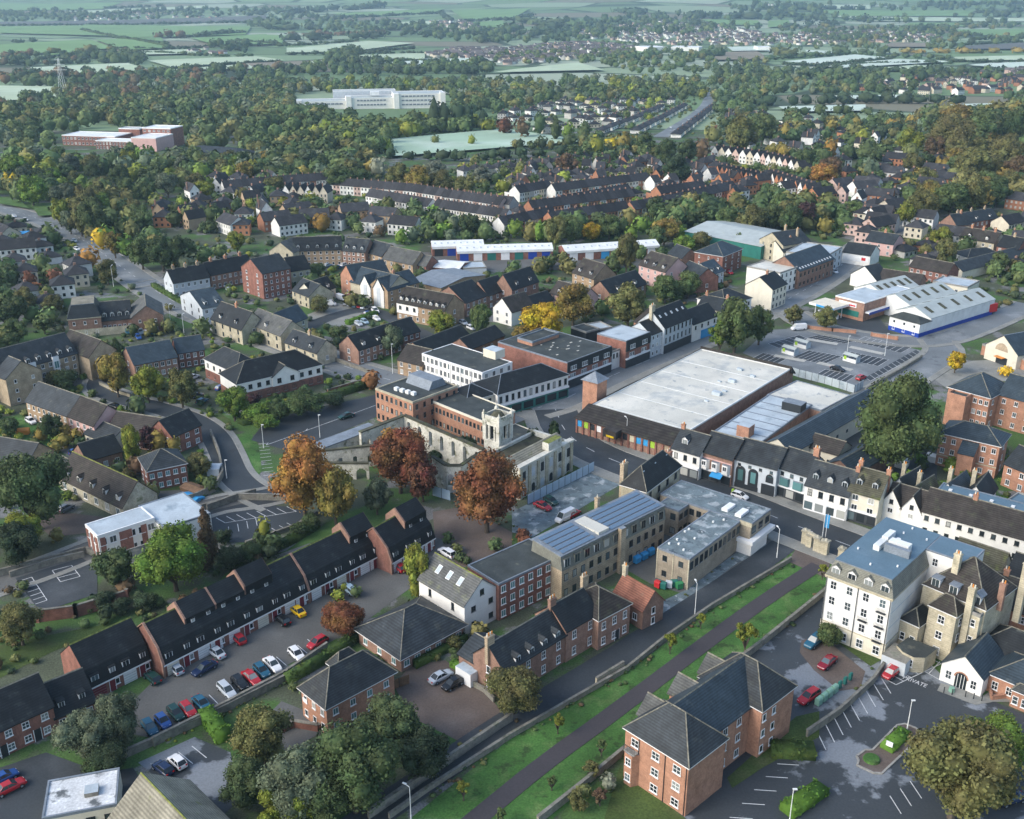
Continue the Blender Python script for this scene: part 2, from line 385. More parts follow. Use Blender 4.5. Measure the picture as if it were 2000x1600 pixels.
# ------------------------------------------------------------------ roofs
def roof_gable(x0, y0, x1, y1, H, rh, m, axis='x', o=.35, ridge='ridge', t=.16, asym=.5):
    mb = MB()
    if axis == 'x': a0, a1, b0, b1 = y0, y1, x0, x1
    else: a0, a1, b0, b1 = x0, x1, y0, y1
    mid = a0 + (a1 - a0) * asym; s0 = rh / (mid - a0); s1 = rh / (a1 - mid)
    prof = [(a0 - o, H - o * s0), (a0 - o, H - o * s0 + t), (mid, H + rh + t), (a1 + o, H - o * s1 + t), (a1 + o, H - o * s1), (mid, H + rh - .02)]
    if axis == 'x': prof = prof[::-1]
    mb.extr(prof, b0 - .2, b1 + .2, m, axis)
    if ridge: mb.extr([(mid - .14, H + rh + t - .08), (mid + .14, H + rh + t - .08), (mid, H + rh + t + .09)], b0 - .22, b1 + .22, ridge, axis)
    return mb
def hip_cap(mb, a, b, m): mb.tube(a, b, .11, .11, m, 5)
def roof_hip(x0, y0, x1, y1, H, rh, m, o=.4, ridge='ridge', t=.16, ends=(1, 1)):
    mb = MB(); W, D = x1 - x0, y1 - y0
    X0, Y0, X1, Y1 = x0 - o, y0 - o, x1 + o, y1 + o; z = H + .02
    if W >= D:
        i = D / 2 + o; ya = (Y0 + Y1) / 2; A = (X0 + i * ends[0] * .98, ya, z + t + rh); B = (X1 - i * ends[1] * .98, ya, z + t + rh)
    else:
        i = W / 2 + o; xa = (X0 + X1) / 2; A = (xa, Y0 + i * ends[0] * .98, z + t + rh); B = (xa, Y1 - i * ends[1] * .98, z + t + rh)
    c = [(X0, Y0, z + t), (X1, Y0, z + t), (X1, Y1, z + t), (X0, Y1, z + t)]
    if W >= D: fs = [[c[0], c[1], B, A], [c[1], c[2], B], [c[2], c[3], A, B], [c[3], c[0], A]]
    else: fs = [[c[0], c[1], A], [c[1], c[2], B, A], [c[2], c[3], B], [c[3], c[0], A, B]]
    for q in fs: mb.face(q, m)
    lo = [(p[0], p[1], z) for p in c]
    for k in range(4): mb.face([lo[k], lo[(k + 1) % 4], c[(k + 1) % 4], c[k]], 'white_paint' if ridge else m)
    mb.face(lo[::-1], 'white_paint')
    if ridge:
        hip_cap(mb, A, B, ridge)
        for p, e in ((c[0], A), (c[3], A if W >= D else B), (c[1], B if W >= D else A), (c[2], B)): hip_cap(mb, p, e, ridge)
    return mb
def roof_flat(x0, y0, x1, y1, H, m, par='kerb', ph=.35, pw=.25):
    mb = MB(); mb.face([(x0 + pw, y0 + pw, H + .02), (x1 - pw, y0 + pw, H + .02), (x1 - pw, y1 - pw, H + .02), (x0 + pw, y1 - pw, H + .02)], m)
    for a in ((x0 - .03, y0 - .03, x1 + .03, y0 + pw), (x0 - .03, y1 - pw, x1 + .03, y1 + .03), (x0 - .03, y0 + pw, x0 + pw, y1 - pw), (x1 - pw, y0 + pw, x1 + .03, y1 - pw)):
        mb.box(a[0], a[1], H - .25, a[2], a[3], H + ph, par, bottom=True)
    return mb
def roof_mansard(x0, y0, x1, y1, H, rh, m, top, ins=1.1, o=.25):
    mb = MB(); X0, Y0, X1, Y1 = x0 - o, y0 - o, x1 + o, y1 + o; c = [(X0, Y0), (X1, Y0), (X1, Y1), (X0, Y1)]
    d = [(x0 + ins, y0 + ins), (x1 - ins, y0 + ins), (x1 - ins, y1 - ins), (x0 + ins, y1 - ins)]
    mb.prism(c, H - .2, H + .08, 'cream_stone', bottom=True)
    for k in range(4):
        j = (k + 1) % 4; mb.face([(*c[k], H + .085), (*c[j], H + .085), (*d[j], H + rh), (*d[k], H + rh)], m)
    e = [(d[0][0] - .12, d[0][1] - .12), (d[1][0] + .12, d[1][1] - .12), (d[2][0] + .12, d[2][1] + .12), (d[3][0] - .12, d[3][1] + .12)]
    mb.prism(e, H + rh - .05, H + rh + .15, 'lead', top=top)
    return mb
FOOT = []                                 # plan outlines of buildings, for keeping trees out
def chimney(parent, x, y, z0, z1, m='orange_brick', w_=.9, d=.6, pots=2):
    mb = MB(); mb.box(x - w_ / 2, y - d / 2, z0, x + w_ / 2, y + d / 2, z1, m); mb.box(x - w_ / 2 - .08, y - d / 2 - .08, z1 - .3, x + w_ / 2 + .08, y + d / 2 + .08, z1 - .1, m, bottom=True)
    for i in range(pots):
        px = x + (i - (pots - 1) / 2) * w_ / max(1, pots) * .9; mb.cyl(px, y, z1, z1 + .55, .13, .11, 'orange_paint' if i % 2 else 'cream_render', 7)
    return mb.build('chimney', parent)
def dormer(parent, x, y, z, w_, h, d, roofm, wallm='white_paint', rz=0, flat=False, style='w'):
    """dormer whose front foot is at x,y,z; d = how far back it runs"""
    key = ('dorm', w_, h, d, roofm, wallm, flat, style)
    def mk():
        mb = MB(); mb.box(-w_ / 2, 0, 0, w_ / 2, d, h, wallm)
        if flat: mb.box(-w_ / 2 - .12, -.15, h + .004, w_ / 2 + .12, d, h + .14, roofm, bottom=True)
        else:
            mb.v += []; mb.face([(-w_ / 2, 0, h), (w_ / 2, 0, h), (0, 0, h + w_ * .42)], wallm)
            mb.extr([(-w_ / 2 - .15, h - .1), (-w_ / 2 - .15, h + .02), (0, h + w_ * .42 + .12), (w_ / 2 + .15, h + .02), (w_ / 2 + .15, h - .1), (0, h + w_ * .42)][::-1], -.18, d, roofm, 'y')
        t = .12
        mb.face([(-w_ / 2 + t, -.02, t), (-.03, -.02, t), (-.03, -.02, h - t), (-w_ / 2 + t, -.02, h - t)], 'glass'); mb.face([(.03, -.02, t), (w_ / 2 - t, -.02, t), (w_ / 2 - t, -.02, h - t), (.03, -.02, h - t)], 'glass')
        return mb.mesh('dormer')
    return link('dormer', cached(key, mk), parent, (x, y, z), rz)
def velux(parent, x, y, z, slope, rz=0, w_=.8, h=1.2):
    def mk():
        mb = MB(); c, s = math.cos(slope), math.sin(slope); n = (0, -s, c)
        def pt(a, b, k): return (a, b * c + n[1] * k, b * s + n[2] * k)
        mb.face([pt(-w_ / 2, 0, .08), pt(w_ / 2, 0, .08), pt(w_ / 2, h, .08), pt(-w_ / 2, h, .08)], 'white_paint')
        mb.face([pt(-w_ / 2 + .1, .1, .1), pt(w_ / 2 - .1, .1, .1), pt(w_ / 2 - .1, h - .1, .1), pt(-w_ / 2 + .1, h - .1, .1)], 'pale_flat_roof')
        for a, b in (((-w_ / 2, 0), (w_ / 2, 0)), ((w_ / 2, 0), (w_ / 2, h)), ((w_ / 2, h), (-w_ / 2, h)), ((-w_ / 2, h), (-w_ / 2, 0))):
            mb.face([pt(*a, -.05), pt(*b, -.05), pt(*b, .08), pt(*a, .08)], 'white_paint')
        return mb.mesh('rooflight')
    return link('rooflight', cached(('velux', round(slope, 2), w_, h), mk), parent, (x, y, z), rz)
class Bld:
    """one building: an Empty whose local x runs along the front eaves given by two picture points, y away from the camera"""
    def __init__(s, name, label, cat, p1, p2, zr, group=None, z0=0.):
        a, b = (p if isinstance(p, Vector) else P(*p, zr) for p in (p1, p2)); s.W = (b - a).length; s.rz = math.atan2(b.y - a.y, b.x - a.x)
        s.a = a; s.xa = (b - a).normalized(); s.ya = Vector((-s.xa.y, s.xa.x, 0)); s.z = min(terr(a.x, a.y), terr(b.x, b.y)) + z0
        s.root = tag(empty(name, (a.x, a.y, s.z), s.rz), label, cat, group); s.near = a.y < 330; s.label = label
    def loc(s, px, py, z): # picture point at height z -> local plan coordinates
        v = P(px, py, z) - s.a; return v.dot(s.xa), v.dot(s.ya)
    def foot(s, x0, y0, x1, y1):
        FOOT.append([s.a + s.xa * x + s.ya * y for x, y in ((x0, y0), (x1, y0), (x1, y1), (x0, y1))])
    def block(s, x0, y0, x1, y1, H, roof='gable', axis='x', rh=None, wall='brick', rf='slate', o=.35, ridge='ridge', top=None, par='kerb', z0=0, ins=1.1, ph=.35, asym=.5, ends=(1, 1)):
        mb = MB(); span = (y1 - y0) if axis == 'x' else (x1 - x0)
        if rh is None: rh = span * .5 * .8 if roof != 'mono' else span * .3
        if roof == 'hip' : rh = rh if rh else min(x1 - x0, y1 - y0) * .38
        mb.box(x0, y0, z0, x1, y1, H, wall)
        if roof == 'gable':
            if axis == 'x':
                m_ = y0 + (y1 - y0) * asym
                mb.face([(x0, y1, H), (x0, y0, H), (x0, m_, H + rh)], wall); mb.face([(x1, y0, H), (x1, y1, H), (x1, m_, H + rh)], wall)
            else:
                m_ = x0 + (x1 - x0) * asym
                mb.face([(x0, y0, H), (x1, y0, H), (m_, y0, H + rh)], wall); mb.face([(x1, y1, H), (x0, y1, H), (m_, y1, H + rh)], wall)
            r = roof_gable(x0, y0, x1, y1, H, rh, rf, axis, o, ridge, asym=asym)
        elif roof == 'hip': r = roof_hip(x0, y0, x1, y1, H, rh, rf, o, ridge, ends=ends)
        elif roof == 'flat': r = roof_flat(x0, y0, x1, y1, H, rf, par, ph)
        elif roof == 'mansard': r = roof_mansard(x0, y0, x1, y1, H, rh, rf, top or 'dark_flat_roof', ins)
        elif roof == 'mono':
            r = MB(); r.extr([(y0 - o, H - .05), (y0 - o, H + .1), (y1 + .1, H + rh + .1), (y1 + .1, H + rh - .05)][::-1], x0 - .15, x1 + .15, rf)
            mb.face([(x1, y0, H), (x1, y1, H), (x1, y1, H + rh)], wall); mb.face([(x0, y1, H), (x0, y0, H), (x0, y1, H + rh)], wall); mb.face([(x0, y1, H), (x1, y1, H), (x1, y1, H + rh), (x0, y1, H + rh)], wall)
        elif roof == 'none': r = None
        mb.build('wall', s.root); s.roof = r.build('roof', s.root) if r else s.root
        s.rect = (x0, y0, x1, y1); s.H = H; s.rh = rh; s.axis = axis; s.rf = rf; s.asym = asym; s.foot(x0, y0, x1, y1)
        return s
    def wins(s, spec, H=None, z0=0., rect=None):
        wins(s.root, rect or s.rect, spec, H or s.H, s.near, z0); return s
    def chim(s, *lst, m='orange_brick', up=1.2, pots=2, w_=.9):
        x0, y0, x1, y1 = s.rect
        for fx, fy in lst:
            x = x0 + (x1 - x0) * fx; y = y0 + (y1 - y0) * fy
            zz = s.H + s.rh + up if s.roof is not s.root else s.H + up
            chimney(s.roof, x, y, s.H - .2, zz, m, w_, .65, pots)
        return s
    def slope_pt(s, face, u, f):
        """point on the front/back (axis x) or right/left (axis y) slope: u along, f from eaves (0) to ridge (1)"""
        x0, y0, x1, y1 = s.rect
        if s.axis == 'x':
            run = (y1 - y0) * (s.asym if face == 'f' else 1 - s.asym)
            return ((x0 + u, y0 + f * run) if face == 'f' else (x1 - u, y1 - f * run)) + (s.H + f * s.rh,), run
        run = (x1 - x0) / 2
        return ((x1 - f * run, y0 + u) if face == 'r' else (x0 + f * run, y1 - u)) + (s.H + f * s.rh,), run
    def dorm(s, face, n, f=.12, w_=1.3, h=1.25, flat=False, roofm=None, wallm='white_paint', u0=0., u1=1.):
        L = face_len(s.rect, face)
        for i in range(n):
            (x, y, z), run = s.slope_pt(face, L * (u0 + (u1 - u0) * (i + .5) / n), f); d = max(.4, h / (s.rh / run)) + (w_ * .42 / (s.rh / run) if not flat else 0)
            dormer(s.roof, x, y, z, w_, h, d, roofm or s.rf, wallm, FACE[face], flat)
        return s
    def vel(s, face, n, f=.45, u0=0., u1=1., w_=.8, h=1.2):
        L = face_len(s.rect, face)
        for i in range(n):
            (x, y, z), run = s.slope_pt(face, L * (u0 + (u1 - u0) * (i + .5) / n), f); velux(s.roof, x, y, z + .16, math.atan2(s.rh, run), FACE[face], w_, h)
        return s
    def box(s, name, x0, y0, z0, x1, y1, z1, m, top=None, parent=None):
        mb = MB(); mb.box(x0, y0, z0, x1, y1, z1, m, top, bottom=True); return mb.build(name, parent or s.root)
    def door(s, face, u, w_=1.0, h=2.1, m='dark_paint', name='door', z=0.):
        def mk():
            mb = MB(); mb.box(-w_ / 2, -.06, 0, w_ / 2, .02, h, m); mb.box(-w_ / 2 - .1, -.04, 0, -w_ / 2 - .004, .03, h + .1, 'white_paint'); mb.box(w_ / 2 + .004, -.04, 0, w_ / 2 + .1, .03, h + .1, 'white_paint')
            return mb.mesh(name)
        x, y = face_pt(s.rect, face, u, .03); return link(name, cached(('door', w_, h, m, name), mk), s.root, (x, y, z), FACE[face])
def house(name, label, cat, p1, p2, D, H, roof='gable', axis='x', rh=None, wall='brick', rf='slate', win='', chim=(), group=None, o=.35, ridge='ridge', door=None, cm='orange_brick', **kw):
    b = Bld(name, label, cat, p1, p2, H, group)
    if isinstance(D, tuple): D = max(3., b.loc(*D, H)[1])
    b.D = D; b.block(0, 0, b.W, D, H, roof, axis, rh, wall, rf, o, ridge, **kw)
    if win: b.wins(win)
    if chim: b.chim(*chim, m=cm)
    if door is not None: b.door('f', b.W * door)
    return b
# ------------------------------------------------------------------ foliage
def np_mesh(name, v, f, mats, mi=None, smooth_=False):
    me = bpy.data.meshes.new(name); v = np.asarray(v, np.float32); f = np.asarray(f, np.int32); n, k = f.shape
    me.vertices.add(len(v)); me.vertices.foreach_set('co', v.ravel()); me.loops.add(n * k); me.loops.foreach_set('vertex_index', f.ravel())
    me.polygons.add(n); me.polygons.foreach_set('loop_start', np.arange(0, n * k, k, dtype=np.int32))
    for m in mats: me.materials.append(MATS[m])
    if mi is not None: me.polygons.foreach_set('material_index', np.asarray(mi, np.int32))
    me.update(calc_edges=True); return me
def ico(sub):
    bm_ = __import__('bmesh'); b = bm_.new(); bm_.ops.create_icosphere(b, subdivisions=sub, radius=1); b.verts.ensure_lookup_table()
    v = np.array([x.co[:] for x in b.verts]); f = np.array([[x.index for x in q.verts] for q in b.faces]); b.free(); return v, f
ICO1, ICO2 = ico(1), ico(2)
def leaves(g, pos, nrm, size):
    """one bent-free leaf-clump quad at each point, turned to its normal"""
    n = len(pos); nrm = nrm / np.linalg.norm(nrm, axis=1, keepdims=True); a = g.normal(size=(n, 3)); u = np.cross(nrm, a); u /= np.linalg.norm(u, axis=1, keepdims=True) + 1e-9
    w_ = np.cross(nrm, u); sz = size * g.uniform(.6, 1.35, (n, 1)); e = g.uniform(.55, 1., (n, 1))
    v = np.stack([pos - u * sz - w_ * sz * e * .3, pos - w_ * sz * e, pos + u * sz + w_ * sz * e * .3, pos + w_ * sz * e], 1).reshape(-1, 3)
    return v, np.arange(4 * n).reshape(n, 4)
def crown_mesh(kind, seed, n, size):
    """crown inside the unit ball (x,y radius 1, z -1..1)"""
    def mk():
        g = np.random.default_rng(seed); nl = {'round': 38, 'tall': 26, 'cone': 26, 'weep': 28, 'bush': 14, 'open': 20}[kind]
        c = []; rr = []
        while len(c) < nl:
            p = g.uniform(-1, 1, 3)
            if np.linalg.norm(p) > 1: continue
            if kind == 'cone':
                z = g.uniform(-.85, .85); a = g.uniform(0, 6.28); rad = (.9 - z) / 1.9 * .62 * g.uniform(.5, 1); p = np.array([math.cos(a) * rad, math.sin(a) * rad, z]); r = .16 + .22 * (.9 - z) / 1.8
            elif kind == 'tall': p *= (.6, .6, .78); r = g.uniform(.26, .42)
            elif kind == 'weep': p *= (.7, .7, .62); r = g.uniform(.22, .38)
            elif kind == 'bush': p *= (.55, .55, .5); p[2] -= .1; r = g.uniform(.35, .5)
            elif kind == 'open': p *= (.72, .72, .68); r = g.uniform(.18, .30)
            else: p *= (.70, .70, .66); r = g.uniform(.20, .38)
            if kind in ('round', 'open', 'weep') and np.linalg.norm(p) < .25: continue
            c.append(p); rr.append(r)
        c = np.array(c); rr = np.array(rr)
        li = g.choice(nl, n, p=rr ** 2 / (rr ** 2).sum()); d = g.normal(size=(n, 3)); d[:, 2] += .25; d /= np.linalg.norm(d, axis=1, keepdims=True)
        k = g.uniform(.72, 1.1, (n, 1)); pos = c[li] + d * rr[li][:, None] * k
        if kind == 'weep': pos[:, 2] -= np.abs(g.normal(size=n)) * .18 * (np.linalg.norm(pos[:, :2], axis=1))
        ins = np.zeros(n, bool)
        for j in range(nl): ins |= (np.linalg.norm(pos - c[j], axis=1) < rr[j] * .68)
        pos, d = pos[~ins], d[~ins]
        nr = d + g.normal(size=d.shape) * .55 + np.array([0, 0, .2])
        v, f = leaves(g, pos, nr, size)
        V = [v]; F = [f[:, [0, 1, 2]], f[:, [0, 2, 3]]]; off = len(v)
        for j in range(nl):
            iv, jf = ICO1; q = c[j] + iv * rr[j] * .80 * (1 + g.normal(size=(len(iv), 1)) * .06); V.append(q); F.append(jf + off); off += len(iv)
        V = np.concatenate(V); V = np.clip(V, -1.15, 1.15)
        return np_mesh('crown', V, np.concatenate(F), ['leaf'])
    return cached(('crown', kind, seed, n), mk)
def trunk_mesh(seed):
    def mk():
        r = random.Random(seed); mb = MB(); mb.tube((0, 0, -.2), (0, 0, 1), 1.0, .55, 'bark', 8)
        for i in range(5):
            a = i * 1.257 + r.uniform(-.3, .3); mb.tube((0, 0, .8), (math.cos(a) * r.uniform(3, 5), math.sin(a) * r.uniform(3, 5), r.uniform(1.35, 1.75)), .42, .12, 'bark', 5)
        return mb.mesh('trunk')
    return cached(('trunk', seed), mk)
PAL = {'g': (.058, .084, .034), 'dg': (.040, .060, .031), 'mg': (.082, .114, .042), 'gg': (.096, .118, .07), 'b': (.105, .165, .03), 'ol': (.122, .122, .044), 'yg': (.155, .175, .03), 'y': (.36, .25, .022),
       'o': (.26, .145, .036), 'go': (.18, .145, .038), 'r': (.12, .054, .032), 'br': (.115, .08, .044), 's': (.15, .165, .115), 'ro': (.175, .078, .034), 'pu': (.06, .03, .03)}
CNAME = {'g': 'green', 'dg': 'dark green', 'mg': 'mid green', 'gg': 'grey green', 'b': 'bright green', 'ol': 'olive', 'yg': 'yellow green', 'y': 'golden yellow', 'o': 'orange', 'go': 'golden olive',
         'r': 'dark red', 'br': 'brown', 's': 'silvery', 'ro': 'rust red', 'pu': 'purple leaved'}
KNAME = {'round': 'broad', 'tall': 'tall', 'cone': 'conical', 'weep': 'feathery', 'bush': 'low', 'open': 'thin'}
TREES = []                                 # every tree as (x, y, r, rv, clear, kind, colour, label)
def T(cx, cy, wpx, kind='round', col='g', asp=.9, clear=.07, label=None):
    """tree whose crown is seen centred at a picture point, wpx picture pixels wide"""
    p = P(cx, cy, 6); 
    for _ in range(3):
        s = FPX / (p.y * CP + (CAMH - terr(p.x, p.y)) * SP); r = wpx / 2 / s * 1.1; rv = r * asp; cl = clear * 2 * rv; p = P(cx, cy, cl + rv)
    TREES.append([p.x, p.y, r, rv, cl, kind, col, label])
def in_poly(x, y, q):
    c = False; n = len(q)
    for i in range(n):
        a, b = q[i], q[i - 1]
        if (a[1] > y) != (b[1] > y) and x < (b[0] - a[0]) * (y - a[1]) / (b[1] - a[1]) + a[0]: c = not c
    return c
NOTREE = []
def blocked(x, y, r):
    for q in FOOT:
        c = q[0]
        if abs(c.x - x) < 90 and abs(c.y - y) < 90:
            if in_poly(x, y, q): return True
            for i in range(4):
                a, b = q[i], q[(i + 1) % 4]; d = b - a; L2 = d.x * d.x + d.y * d.y
                t = max(0, min(1, ((x - a.x) * d.x + (y - a.y) * d.y) / L2)); 
                if (a.x + d.x * t - x) ** 2 + (a.y + d.y * t - y) ** 2 < (r * .55) ** 2: return True
    for q in NOTREE:
        if in_poly(x, y, q): return True
    return False
def wood(poly, n, rlo, rhi, cols, kinds='round', gap=.75, asp=.9, store=None, skip=True):
    """scatter n trees over ground seen inside a picture polygon"""
    q = [P(*p) for p in poly]; x0, x1 = min(p.x for p in q), max(p.x for p in q); y0, y1 = min(p.y for p in q), max(p.y for p in q); got = []; tries = 0
    cols = cols.split(); kinds = kinds.split()
    while len(got) < n and tries < n * 25:
        tries += 1; x, y = rnd.uniform(x0, x1), rnd.uniform(y0, y1)
        if not in_poly(x, y, q): continue
        r = rnd.uniform(rlo, rhi)
        if any((x - a) ** 2 + (y - b) ** 2 < ((r + c) * gap) ** 2 for a, b, c in got): continue
        if skip and blocked(x, y, r): continue
        got.append((x, y, r)); rv = r * asp * rnd.uniform(.85, 1.15)
        TREES.append([x, y, r, rv, rv * .2, rnd.choice(kinds), rnd.choice(cols), None])
# far foliage, gathered into one mesh
FARV, FARF, FARC = [], [], []; FOFF = 0
g_far = np.random.default_rng(5)
def far_tree(x, y, r, rv, col, leafn=46):
    global FOFF
    z = terr(x, y); v, f = ICO1; k = 1 + g_far.normal(size=(len(v), 1)) * .16; q = v * k * np.array([r * .86, r * .86, rv * .9]); q[:, 2] += rv * .98
    n = leafn; d = g_far.normal(size=(n, 3)); d[:, 2] = d[:, 2] * .9 + .35; d /= np.linalg.norm(d, axis=1, keepdims=True); pos = d * np.array([r, r, rv]) * g_far.uniform(.82, 1.08, (n, 1)); pos[:, 2] += rv
    lv, lf = leaves(g_far, pos, d + g_far.normal(size=d.shape) * .4, r * .24)
    V = np.concatenate([q, lv]) + np.array([x, y, z]); c = np.array(col) * 1.3 * (1 + g_far.uniform(-.2, .2)) * np.array([1 + g_far.uniform(-.12, .12), 1, 1])
    tri = np.concatenate([f, lf[:, [0, 1, 2]] + len(q), lf[:, [0, 2, 3]] + len(q)]) + FOFF
    cl = np.concatenate([np.ones(len(q)) * .95, np.repeat(g_far.uniform(.7, 1.3, n), 4)])
    FARV.append(V); FARF.append(tri); FARC.append(np.clip(cl[:, None] * c, 0, 1)); FOFF += len(V)
def hedge_far(pts, w_, h, col='dg', step=None):
    q = [P(*p) for p in pts]; 
    for a, b in zip(q[:-1], q[1:]):
        L = (b - a).length; st = step or w_ * 1.1; n = max(1, int(L / st))
        for i in range(n):
            p = a.lerp(b, (i + rnd.uniform(0, .8)) / n); far_tree(p.x, p.y, w_ * rnd.uniform(.5, .85), h * rnd.uniform(.35, .7), PAL[col], 16)
def vcol_mat(name, rough=.85):
    m = bpy.data.materials.new(name); m.use_nodes = True; n = m.node_tree.nodes; l = m.node_tree.links; b = n['Principled BSDF']; b.inputs['Roughness'].default_value = rough; b.inputs['Specular IOR Level'].default_value = .12
    a = n.new('ShaderNodeAttribute'); a.attribute_name = 'tint'; l.new(a.outputs['Color'], b.inputs['Base Color']); MATS[name] = m; return m
vcol_mat('far_leaf'); vcol_mat('far_house', .85)
def vcol_object(name, V, F, C, m, label=None):
    me = np_mesh(name, np.concatenate(V), np.concatenate(F), [m]); at = me.color_attributes.new('tint', 'FLOAT_COLOR', 'POINT')
    c = np.concatenate(C); at.data.foreach_set('color', np.concatenate([c, np.ones((len(c), 1))], 1).astype(np.float32).ravel())
    o = link(name, me); o['kind'] = 'stuff'
    if label: o['label'] = label
    return o
# ------------------------------------------------------------------ hedges, walls, fences
def hedge(label, pts, w_, h, m='hedge_leaf', group=None, name='hedge', world=False, z0=0):
    q = [p if world else P(*p) for p in pts]; g = np.random.default_rng(len(q) + int(abs(q[0].x) * 10) % 9999); V, F, off = [], [], 0; root_p = q[0]
    for a, b in zip(q[:-1], q[1:]):
        d = (b - a); L = d.length; d.normalize(); nx = np.array([-d.y, d.x, 0]); dx = np.array([d.x, d.y, 0]); o = np.array([a.x - root_p.x, a.y - root_p.y, z0])
        n = int(L * (w_ + 2 * h) * 5.5) + 20; u = g.uniform(0, L, n); t = g.uniform(0, 1, n); per = w_ + 2 * h; s = t * per
        side = np.where(s < h, -1, np.where(s > h + w_, 1, 0)); yy = np.where(side == 0, s - h - w_ / 2, side * w_ / 2); zz = np.where(side == -1, s, np.where(side == 1, s - h - w_, h))
        lump = 1 + .12 * np.sin(u * 1.7 + a.x); pos = o + dx * u[:, None] + nx * (yy * lump)[:, None] + np.array([0, 0, 1]) * (zz * lump)[:, None]
        nr = nx * side[:, None] + np.array([0, 0, 1]) * ((side == 0) * 1.0)[:, None] + g.normal(size=(n, 3)) * .5
        v, f = leaves(g, pos, nr, .2); V.append(v); F += [f[:, [0, 1, 2]] + off, f[:, [0, 2, 3]] + off]; off += len(v)
        cs = np.array([o + dx * k + nx * y * w_ * .46 + np.array([0, 0, z]) for k in (0, L) for y in (-1, 1) for z in (0, h * .93)])
        V.append(cs); F.append(np.array([[0, 1, 5], [0, 5, 4], [2, 6, 7], [2, 7, 3], [1, 3, 7], [1, 7, 5], [0, 2, 3], [0, 3, 1], [4, 5, 7], [4, 7, 6]]) + off); off += 8
    ob = link(name, np_mesh(name, np.concatenate(V), np.concatenate(F), [m]), None, (root_p.x, root_p.y, terr(root_p.x, root_p.y)))
    return tag(ob, label, 'hedge', group)
def wall_line(label, pts, h, t, m='grey_stone', name='boundary_wall', cat='wall', cope='wall_cope', group=None, piers=0, z0=0, world=False):
    q = [p if world else P(*p) for p in pts]; r = q[0]; mb = MB(); cp = MB(); k = [Vector((p.x - r.x, p.y - r.y, 0)) for p in q]
    for a, b in zip(k[:-1], k[1:]):
        mb.bar(a, b, t, z0, h, m)
        if cope: cp.bar(a, b, t + .12, h + .002, h + .12, cope)
    root = tag(empty(name, (r.x, r.y, terr(r.x, r.y))), label, cat, group); mb.build('wall', root)
    if cope: cp.build('coping', root)
    if piers:
        for a, b in zip(k[:-1], k[1:]):
            n = max(1, int((b - a).length / piers))
            for i in range(n + 1):
                p = a.lerp(b, i / n); pm = MB(); pm.box(p.x - t * .8, p.y - t * .8, z0, p.x + t * .8, p.y + t * .8, h + .3, m, cope or m); pm.build('pier', root)
    return root
def panel_fence(label, pts, h, m, step=2.4, group=None, name='panel_fence', post='dark_paint', t=.06):
    q = [P(*p) for p in pts]; r = q[0]; root = tag(empty(name, (r.x, r.y, terr(r.x, r.y))), label, 'fence', group)
    for a, b in zip(q[:-1], q[1:]):
        n = max(1, round((b - a).length / step))
        for i in range(n):
            p, e = a.lerp(b, i / n) - r, a.lerp(b, (i + .97) / n) - r; mb = MB(); mb.bar(p, e, t, .05, h * (1 + .015 * (i % 3)), m); mb.build('panel', root)
            pb = MB(); pb.box(p.x - .06, p.y - .06, 0, p.x + .06, p.y + .06, h + .12, post); pb.build('post', root)
    return root
def lamp(px, py, h, label, arm=1.2, dirpx=None, group='street lamps', col='white_metal'):
    p = P(px, py); mb = MB(); mb.cyl(0, 0, 0, h, .08, .05, col, 8); mb.cyl(0, 0, 0, 1.2, .12, .11, col, 8)
    root = tag(empty('street_lamp', (p.x, p.y, terr(p.x, p.y)), math.atan2(P(*dirpx).y - p.y, P(*dirpx).x - p.x) if dirpx else 0), label, 'lamp', group)
    if arm: mb.tube((0, 0, h), (arm, 0, h + .25), .05, .05, col, 6)
    mb.build('post', root); hb = MB(); hb.box(arm - .25, -.13, h + .2, arm + .35, .13, h + .33, 'white_metal', bottom=True); hb.build('lamp_head', root); return root
